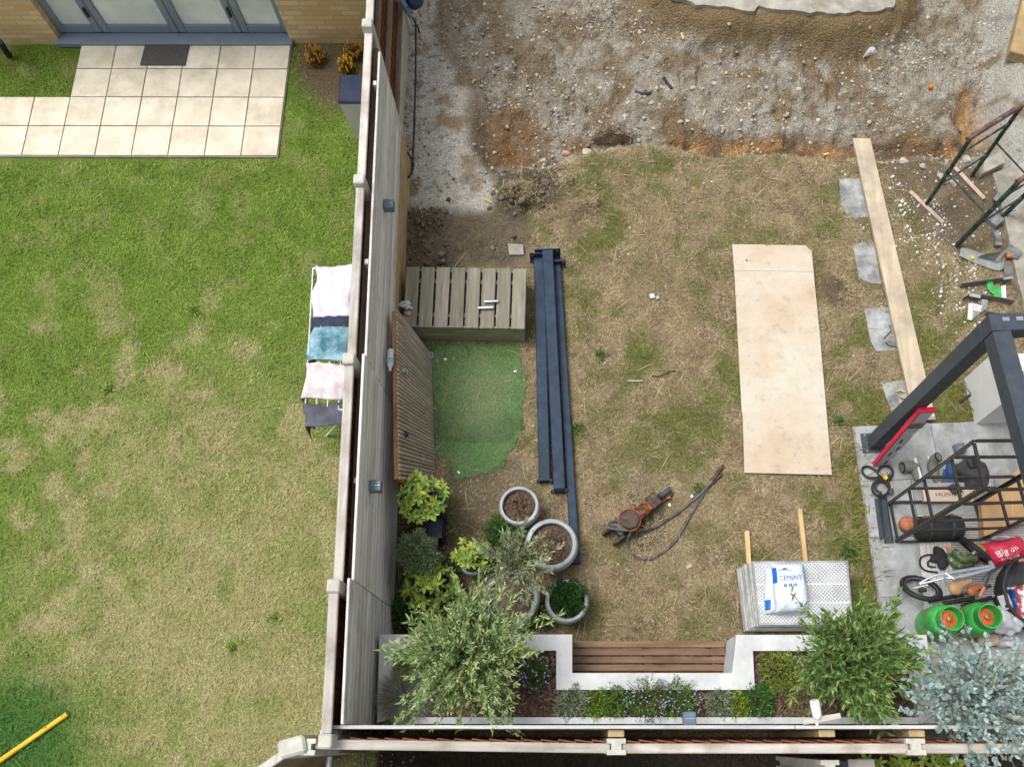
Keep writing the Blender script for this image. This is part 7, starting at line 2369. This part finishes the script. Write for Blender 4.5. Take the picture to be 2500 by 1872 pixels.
for k, (a, b) in enumerate((((1478, 1208), (1688, 1408)), ((1762, 1058), (1948, 1256)))):
    p, q = C3(*a, .02), C3(*b, .02); m = MB(); m.bar(Vector((p.x, p.y, .02)), Vector((q.x, q.y, .02)), .045, .02, ch=.002)
    tag(m.build('wood_lath', MT['strip_wood']), ['pale wood lath on the soil under the left trestle leg', 'pale wood lath on the soil under the rear trestle leg'][k], 'lath', 'wood laths under the trestle')
for k, (q, mt_) in enumerate(([(1450, 430), (1510, 408), (1600, 495), (1540, 548), (1480, 500)], 'brick'), ) if False else enumerate((([(1450, 430), (1510, 408), (1600, 495), (1540, 548), (1480, 500)], 'brick'), ([(1520, 580), (1560, 572), (1588, 690), (1535, 690)], 'brick'), ([(1607, 735), (1655, 682), (1752, 745), (1712, 795), (1660, 780)], 'brick'), ([(1625, 380), (1690, 370), (1700, 410), (1640, 425)], 'concrete'))):
    zz = .075; m = MB(); m.prism([(p.x, p.y) for p in [C6(u, v, zz) for u, v in q]], 0.0, zz - .01 * k)
    tag(m.build('concrete_block', MT[mt_]), ['chipped grey block lying under the front trestle leg', 'narrow grey block at the concrete path edge', 'dark grey block paver next to the orange ball', 'small pale lump of concrete on the path'][k], 'block')
m = MB(); m.prism([(p.x, p.y) for p in [C6(1510, 340, .04), C6(1545, 290, .04), C6(1590, 262, .04), C6(1570, 375, .04)]], .032, .05); tag(m.build('tile_shard', MT['slab_step']), 'pointed blue-grey tile shard under the trestle leg', 'shard')
for k, q in enumerate([(1095, 158), (1205, 225), (1300, 40), (965, 88), (820, 50), (1120, 190), (1690, 330)]):
    p = on(1950 + q[0] / 3.185, 380 + q[1] / 3.185); m = stone_mesh(500 + k, .05 + .012 * (k % 3)); m.v = [(x + p.x, y + p.y, z + p.z + .02) for x, y, z in m.v]
    tag(m.build('rubble_stone', bpy.data.materials['stone_pale']), ['white mortar lump between trestle and scaffold board', 'pale round lump under the trestle brace', 'small lump at the trench edge behind the trestle', 'pale lump at the turf edge right of the scaffold board', 'small lump near the scaffold board end', 'white lump next to the rear lath', 'pale lump on the concrete path edge'][k], 'stone', 'rubble lumps around the trestle')

# steel brackets
def zplate(pts, z, th, mat, name, par, up=None):
    m = MB(); m.sheet([E5(u, v, zz) for u, v, zz in pts], th); return m.build(name, mat, par)


k1 = thing('steel_bracket', 'grey gusseted steel bracket with yellow tag, nearest the trestle', 'bracket', E5(700, 400), 'welded steel brackets')
zplate([(320, 330, .03), (540, 440, .03), (940, 590, .03), (1075, 610, .03), (1110, 400, .03), (770, 300, .03), (440, 188, .03), (350, 190, .03)], 0, .012, MT['steel'], 'base_plate', k1)
zplate([(660, 362, .035), (980, 450, .035), (1150, 252, .16), (760, 315, .11)], 0, .006, MT['steel_dull'], 'gusset', k1)
m = MB(); m.bar(E5(985, 450, .04), E5(1150, 255, .165), .03, .01); m.build('rib', MT['steel'], k1)
m = MB(); m.bar(E5(1080, 600, .045), E5(1120, 395, .045), .012, .05); m.build('lip', MT['steel'], k1)
k2 = thing('steel_bracket', 'steel bracket with bright green painted gusset', 'bracket', E5(900, 850), 'welded steel brackets')
m = MB(); m.bar(E5(350, 875, .055), E5(1310, 735, .055), .01, .11); m.build('long_plate', MT['steel_dull'], k2)
m = MB(); m.bar(E5(1115, 752, .10), E5(1305, 728, .10), .035, .012); m.build('top_lip', MT['steel'], k2)
zplate([(820, 800, .05), (830, 940, .04), (1010, 1110, .03), (1100, 1135, .03), (1085, 895, .05), (940, 895, .05), (930, 795, .05)], 0, .01, MT['gas_green'], 'green_gusset', k2)
zplate([(1102, 1135, .032), (1182, 1140, .032), (1165, 870, .052), (1088, 892, .052)], 0, .01, MT['white_plastic'], 'white_edge', k2)
k3 = thing('steel_bracket', 'steel bracket with a printed paper label on its gusset', 'bracket', E5(700, 1200), 'welded steel brackets')
m = MB(); m.bar(E5(390, 1120, .05), E5(500, 1040, .06), .01, .10); m.bar(E5(505, 1045, .055), E5(1310, 1190, .055), .01, .11); m.build('long_plate', MT['steel_dull'], k3)
m = MB(); m.bar(E5(495, 1048, .10), E5(705, 1085, .10), .04, .012); m.build('top_lip', MT['steel'], k3)
zplate([(565, 1200, .04), (540, 1510, .02), (825, 1300, .03), (845, 1150, .045), (730, 1130, .045), (715, 1240, .04)], 0, .01, MT['steel'], 'gusset', k3)
m = MB(); m.bar(E5(530, 1215, .045), E5(505, 1515, .035), .05, .014); m.build('edge_lip', MT['white_render'], k3)
zplate([(590, 1225, .043), (575, 1335, .040), (715, 1360, .040), (730, 1250, .043)], 0, .002, MT['ink_white'], 'paper_label', k3)
for r in range(2):
    zplate([(595, 1262 + r * 40, .0445), (594, 1272 + r * 40, .0445), (715, 1296 + r * 40, .0445), (716, 1286 + r * 40, .0445)], 0, .001, MT['ink_blue'] if r == 0 else MT['red'], 'label_print', k3)
m = MB(); m.bar(E5(800, 1380, .05), E5(1200, 1445, .05), .01, .09); tag(m.build('steel_plate', MT['steel_dull']), 'plain steel plate on edge below the labelled bracket', 'plate')
m = MB(); m.bar(E5(1170, 440, .05), E5(1230, 690, .03), .09, .01); tag(m.build('steel_plate', MT['steel_dull']), 'flat grey steel plate between the two upper brackets', 'plate')
m = MB(); q = E5(560, 370, .05); m.ball(q, .02, 10, 8, (1, 1.3, .9)); tag(m.build('yellow_lump', MT['yellow'], smooth=True), 'small yellow plastic lump on the upper steel bracket', 'plastic lump')
m = MB(); q = E5(1230, 335, .06); m.ball((q.x, q.y, .055), .027, 16, 12); tag(m.build('orange_ball', MT['orange'], smooth='all'), 'small orange ball beside the dark block paver', 'ball')
p = on(2271, 215); m = MB(); m.ball((p.x, p.y, p.z + .02), .03, 14, 10); tag(m.build('orange_ball', MT['orange'], smooth='all'), 'small orange ball on the dug-out ground, top right', 'ball')

# ================================================================== DUG GROUND DETAILS
p1, p2, p3 = on(2142, 80), on(2128, 132), on(2092, 140)
tag(pillow('plastic_sheet', [on(2130, 92) + Vector((0, 0, .02)), on(2146, 78) + Vector((0, 0, .02)), on(2140, 132) + Vector((0, 0, .02)), on(2112, 130) + Vector((0, 0, .02))], min(p1.z, p2.z) - .01, .06, MT['plastic_film'], None, 31)[0], 'long pale plastic wrap scrap below the concrete slab', 'plastic sheet')
for k, pts in enumerate((((1550, 225), (1570, 232), (1590, 228), (1605, 215)), ((1620, 190), (1628, 205), (1640, 218)))):
    m = MB(); m.tube([on(a, b) + Vector((0, 0, .012)) for a, b in pts], [.015, .02, .018, .01][:len(pts)], 6); tag(m.build('black_rag', MT['dark_cloth'], smooth=True), ['longer strip of black rag on the rubble', 'shorter curl of black rag on the rubble'][k], 'rag', 'black rag scraps on the rubble')
rb_ = thing('root_clump', 'fibrous brown root clump at the turf edge', 'roots', on(1500, 345))
m = MB(); c = on(1500, 345)
for k in range(240):
    a = random.uniform(0, 6.283); r = random.uniform(.03, .2); h = random.uniform(0, .1)
    p = c + Vector((math.cos(a) * r * 1.3, math.sin(a) * r * .75, .02 + h * .6)); q = p + Vector((random.uniform(-.09, .09), random.uniform(-.09, .09), random.uniform(-.03, .05)))
    m.tube([p, (p + q) / 2 + Vector((random.uniform(-.02, .02), random.uniform(-.02, .02), .015)), q], .0028, 3, cap=False)
m.build('fibres', MT['twig'], rb_)
crumple(c + Vector((0, 0, -.01)), (.2, .11, .07), 131, 20, 12, .3).build('root_ball', MT['dark_soil'], rb_, True)
p = on(1383, 378); tag(crumple(p + Vector((0, 0, .02)), (.05, .035, .03), 133, 12, 8, .3).build('pipe_shard', M_plain('pink_clay', (.5, .28, .2), .8), smooth=True), 'pinkish clay shard sticking out of the turf edge', 'shard')
for k, (a, b, c_, d_) in enumerate(((1183, 487, 1200, 497), (1663, 82, 1668, 98), (1716, 285, 1722, 268), (2010, 380, 2023, 376))):
    m = MB(); m.bar(on(a, b) + Vector((0, 0, .012)), on(c_, d_) + Vector((0, 0, .012)), .025, .015, ch=.002); tag(m.build('wood_chip', MT['fresh_wood']), ['yellow wood chip on the soil below the chalky ramp', 'wood chip on the rubble near the concrete slab', 'wood splinter on the middle of the rubble', 'small wood chip in the clay trench'][k], 'wood chip')
# black cable along the fence foot, light fitting hanging on the fence
cbl = [FL(7.3, .03, .05), FL(6.4, .04, .0), FL(5.2, .02, -.03), C2(345, 900, -.02), C2(340, 925, .1), C2(380, 970, .15), C2(412, 1040, .12), C2(390, 1110, .1), C2(345, 1150, .05)]
m = MB(); m.tube(smooth_path(cbl, 6), .011, 7); tag(m.build('power_cable', MT['cable'], smooth=True), 'black cable running along the foot of the left fence', 'cable')
fl_ = thing('wall_bracket', 'blue-grey metal bracket with black hose reel hung on the left fence', 'bracket', E3(620, 130, .6))
a, b = E3(560, 20, .62), E3(690, 225, .45)
m = MB(); m.bar(a, b, .09, .04, up=(FN + Vector((0, 0, .6))), ch=.008); m.build('bracket_arm', MT['tool_blue'], fl_)
for t_ in (.45, .8): q = a + (b - a) * t_; bm_ = MB(); bm_.tube([q + Vector((.02, -.01, .02)), q + Vector((.026, -.012, .028))], .008, 8); bm_.build('hole', MT['black_metal'], fl_)
m = MB(); c = E3(690, 20, .5); m.lathe([(0, 0), (.10, 0), (.11, .02), (.11, .08), (.09, .10), (0, .10)], c, 24, (.6, -.2, .7)); m.build('reel', MT['navy'], fl_, True)
m = MB(); m.tube(smooth_path([b, E3(730, 290, .3), E3(770, 370, .1), E3(795, 440, .0)], 5), .010, 7); m.build('lead', MT['cable'], fl_, True)
m = MB(); m.tube([a, FL((a - FA).dot(FT), -.13, .62)], .012, 8); m.build('hook', MT['steel_dull'], fl_, True)

# ================================================================== NEIGHBOUR'S GARDEN THINGS
# clothes airer with garments beside the fence
az = .80
def AP(px_, py_, z=az): return P(px_, py_, z)
ar = thing('clothes_airer', 'white wire clothes airer standing beside the boundary fence', 'airer', Vector((*AP(808, 850).xy, 0)))
x0, x1 = AP(752, 850).x, AP(858, 850).x; y0, y1 = AP(800, 1000).y, AP(800, 655).y
for k in range(5):
    xx = x0 + (x1 - x0) * k / 4; sk = -.028 * 1
    m = MB(); m.tube([(xx + .03, y0, az), (xx - .03, y1, az)], .006, 6); m.build('rail', MT['white_plastic'], ar, True)
for yy in (y0, y1):
    sh_ = .03 if yy == y0 else -.03
    m = MB(); m.tube([(x0 + sh_, yy, az), (x1 + sh_, yy, az)], .008, 6); m.build('end_bar', MT['white_plastic'], ar, True)
    for sg in (0, 1):
        m = MB(); m.tube([((x0, x1)[sg] + sh_, yy, az), ((x1, x0)[sg] + sh_, yy, 0)], .009, 6); m.build('leg', MT['white_plastic'], ar, True)


def garment(name, label, xa, xb, ya, yb, mat, drop, seed, points=False):
    rg = np.random.default_rng(seed); nx_, ny_ = 22, 14
    m = MB(); W_ = xb - xa; tot = W_ + 2 * drop
    V = []
    for j in range(ny_ + 1):
        y = ya + (yb - ya) * j / ny_
        for i in range(nx_ + 1):
            s = tot * i / nx_; dr = drop
            if s < drop: x, z = xa - .012, az + .01 - (drop - s) * (1 - (.45 * abs(math.sin(3.14 * 2 * j / ny_)) if points else 0))
            elif s > drop + W_: x, z = xb + .012, az + .01 - (s - drop - W_)
            else: x, z = xa + (s - drop), az + .022 + .008 * math.sin(9 * s + seed)
            V.append((x + .018 * math.sin(15 * y + seed + z * 6), y + .01 * math.sin(12 * s + seed), z + .012 * math.sin(27 * y + 9 * s) + .008 * math.sin(50 * s + 8 * y)))
    m.add(V, [(j * (nx_ + 1) + i, j * (nx_ + 1) + i + 1, (j + 1) * (nx_ + 1) + i + 1, (j + 1) * (nx_ + 1) + i) for j in range(ny_) for i in range(nx_)])
    o = m.build(name, mat, None, 'all')
    md = o.modifiers.new('cloth', 'SOLIDIFY'); md.thickness = .006
    return tag(o, label, 'garment', 'laundry on the airer')


gy_ = [AP(800, v).y for v in (650, 775, 800, 882, 890, 975, 985, 1040)]
garment('laundry_sheet', 'pale lavender-white laundry at the far end of the airer', x0 + .01, x1 - .04, gy_[1], gy_[0], MT['white_cloth'], .22, 1)
garment('laundry_towel', 'narrow navy laundry between the white and teal pieces', x0, x1 - .03, gy_[2], gy_[1] - .004, MT['navy_cloth'], .25, 2)
garment('laundry_towel', 'teal and light blue laundry in the middle of the airer', x0 + .01, x1 - .02, gy_[3], gy_[2] - .004, MT['teal_cloth'], .28, 3)
garment('laundry_sheet', 'white laundry with faint pink pattern on the airer', x0, x1 - .01, gy_[5], gy_[4], MT['pink_cloth'], .24, 4)
garment('laundry_trousers', 'dark grey laundry hanging at the near end of the airer', x0 + .03, x1 - .01, gy_[7], gy_[6], MT['grey_cloth'], .42, 5, True)
# white bin with dark lid
q = P(868, 215, .75); bn = thing('garden_bin', 'white bin with a dark lid beside the boundary fence', 'bin', (q.x, q.y, 0))
m = MB(); w_ = .17
m.prism([(q.x - w_ * .8, q.y - w_ * .8), (q.x + w_ * .8, q.y - w_ * .8), (q.x + w_ * .8, q.y + w_ * .8), (q.x - w_ * .8, q.y + w_ * .8)], 0, .7)
m.v = [(x + (x - q.x) * .25 * (z > .5), y + (y - q.y) * .25 * (z > .5), z) for x, y, z in m.v]; m.build('bin_body', MT['white_box'], bn)
m = MB(); m.box((q.x, q.y, .725), (w_ * 2.15, w_ * 2.15, .045), ch=.015); m.build('lid', MT['navy'], bn)
# flowers in the bed
for k, (a, b, s_) in enumerate(((775, 152, .10), (868, 140, .085), (850, 175, .06))):
    cushion('marigold_plant', ['orange flowering plant in the bed nearer the patio', 'bright orange flowering plant by the boundary fence', 'small yellowing plant in the bed beside the bin'][k], 'plant', P(a, b, .0), s_, .14, 500, .04, .018, (.16, .13, .02), (.35, .25, .05), seed=60 + k,
            flowers=(MT['ochre'] if k < 2 else MT['yellow'], 30, .012), broad=False)
# yellow pole
m = MB(); a, b = P(-120, 1905, .35), P(166, 1742, .02); m.tube([Vector((a.x, a.y, .03)), Vector((b.x, b.y, .03))], .024, 12)
tag(m.build('yellow_pole', MT['yellow_pole'], smooth=True), 'bright yellow pole lying on the lush grass, bottom left', 'pole')
for k, (a, b) in enumerate(((470, 760), (265, 950), (575, 1580), (670, 1510))):
    cushion('lawn_weed', ['bright weed rosette in the upper middle of the neighbouring lawn', 'pale weed rosette in the middle left of the neighbouring lawn', 'weed rosette in the lower dry part of the neighbouring lawn',
            'weed rosette near the fence in the lower neighbouring lawn'][k], 'weed', P(a, b, 0), .06, .02, 60, .05, .018, (.2, .33, .05), (.38, .52, .12), seed=80 + k, up=.2)
for k, (a, b) in enumerate(((1465, 870), (2075, 1350), (1410, 1045), (2048, 1030), (1710, 1195))):
    cushion('lawn_weed', ['broadleaf weed in the dry lawn right of the steel posts', 'tall green weed beside the panel stack and terrace', 'small weed right of the steel posts, further down', 'small weed beside the ply sheet on its terrace side', 'bright green weed beside the breaker hoses'][k], 'weed', P(a, b, 0), .05 if k != 1 else .09, .03 if k != 1 else .10,
            60 if k != 1 else 120, .05, .015, (.06, .15, .025), (.15, .28, .06), seed=90 + k, up=.3)
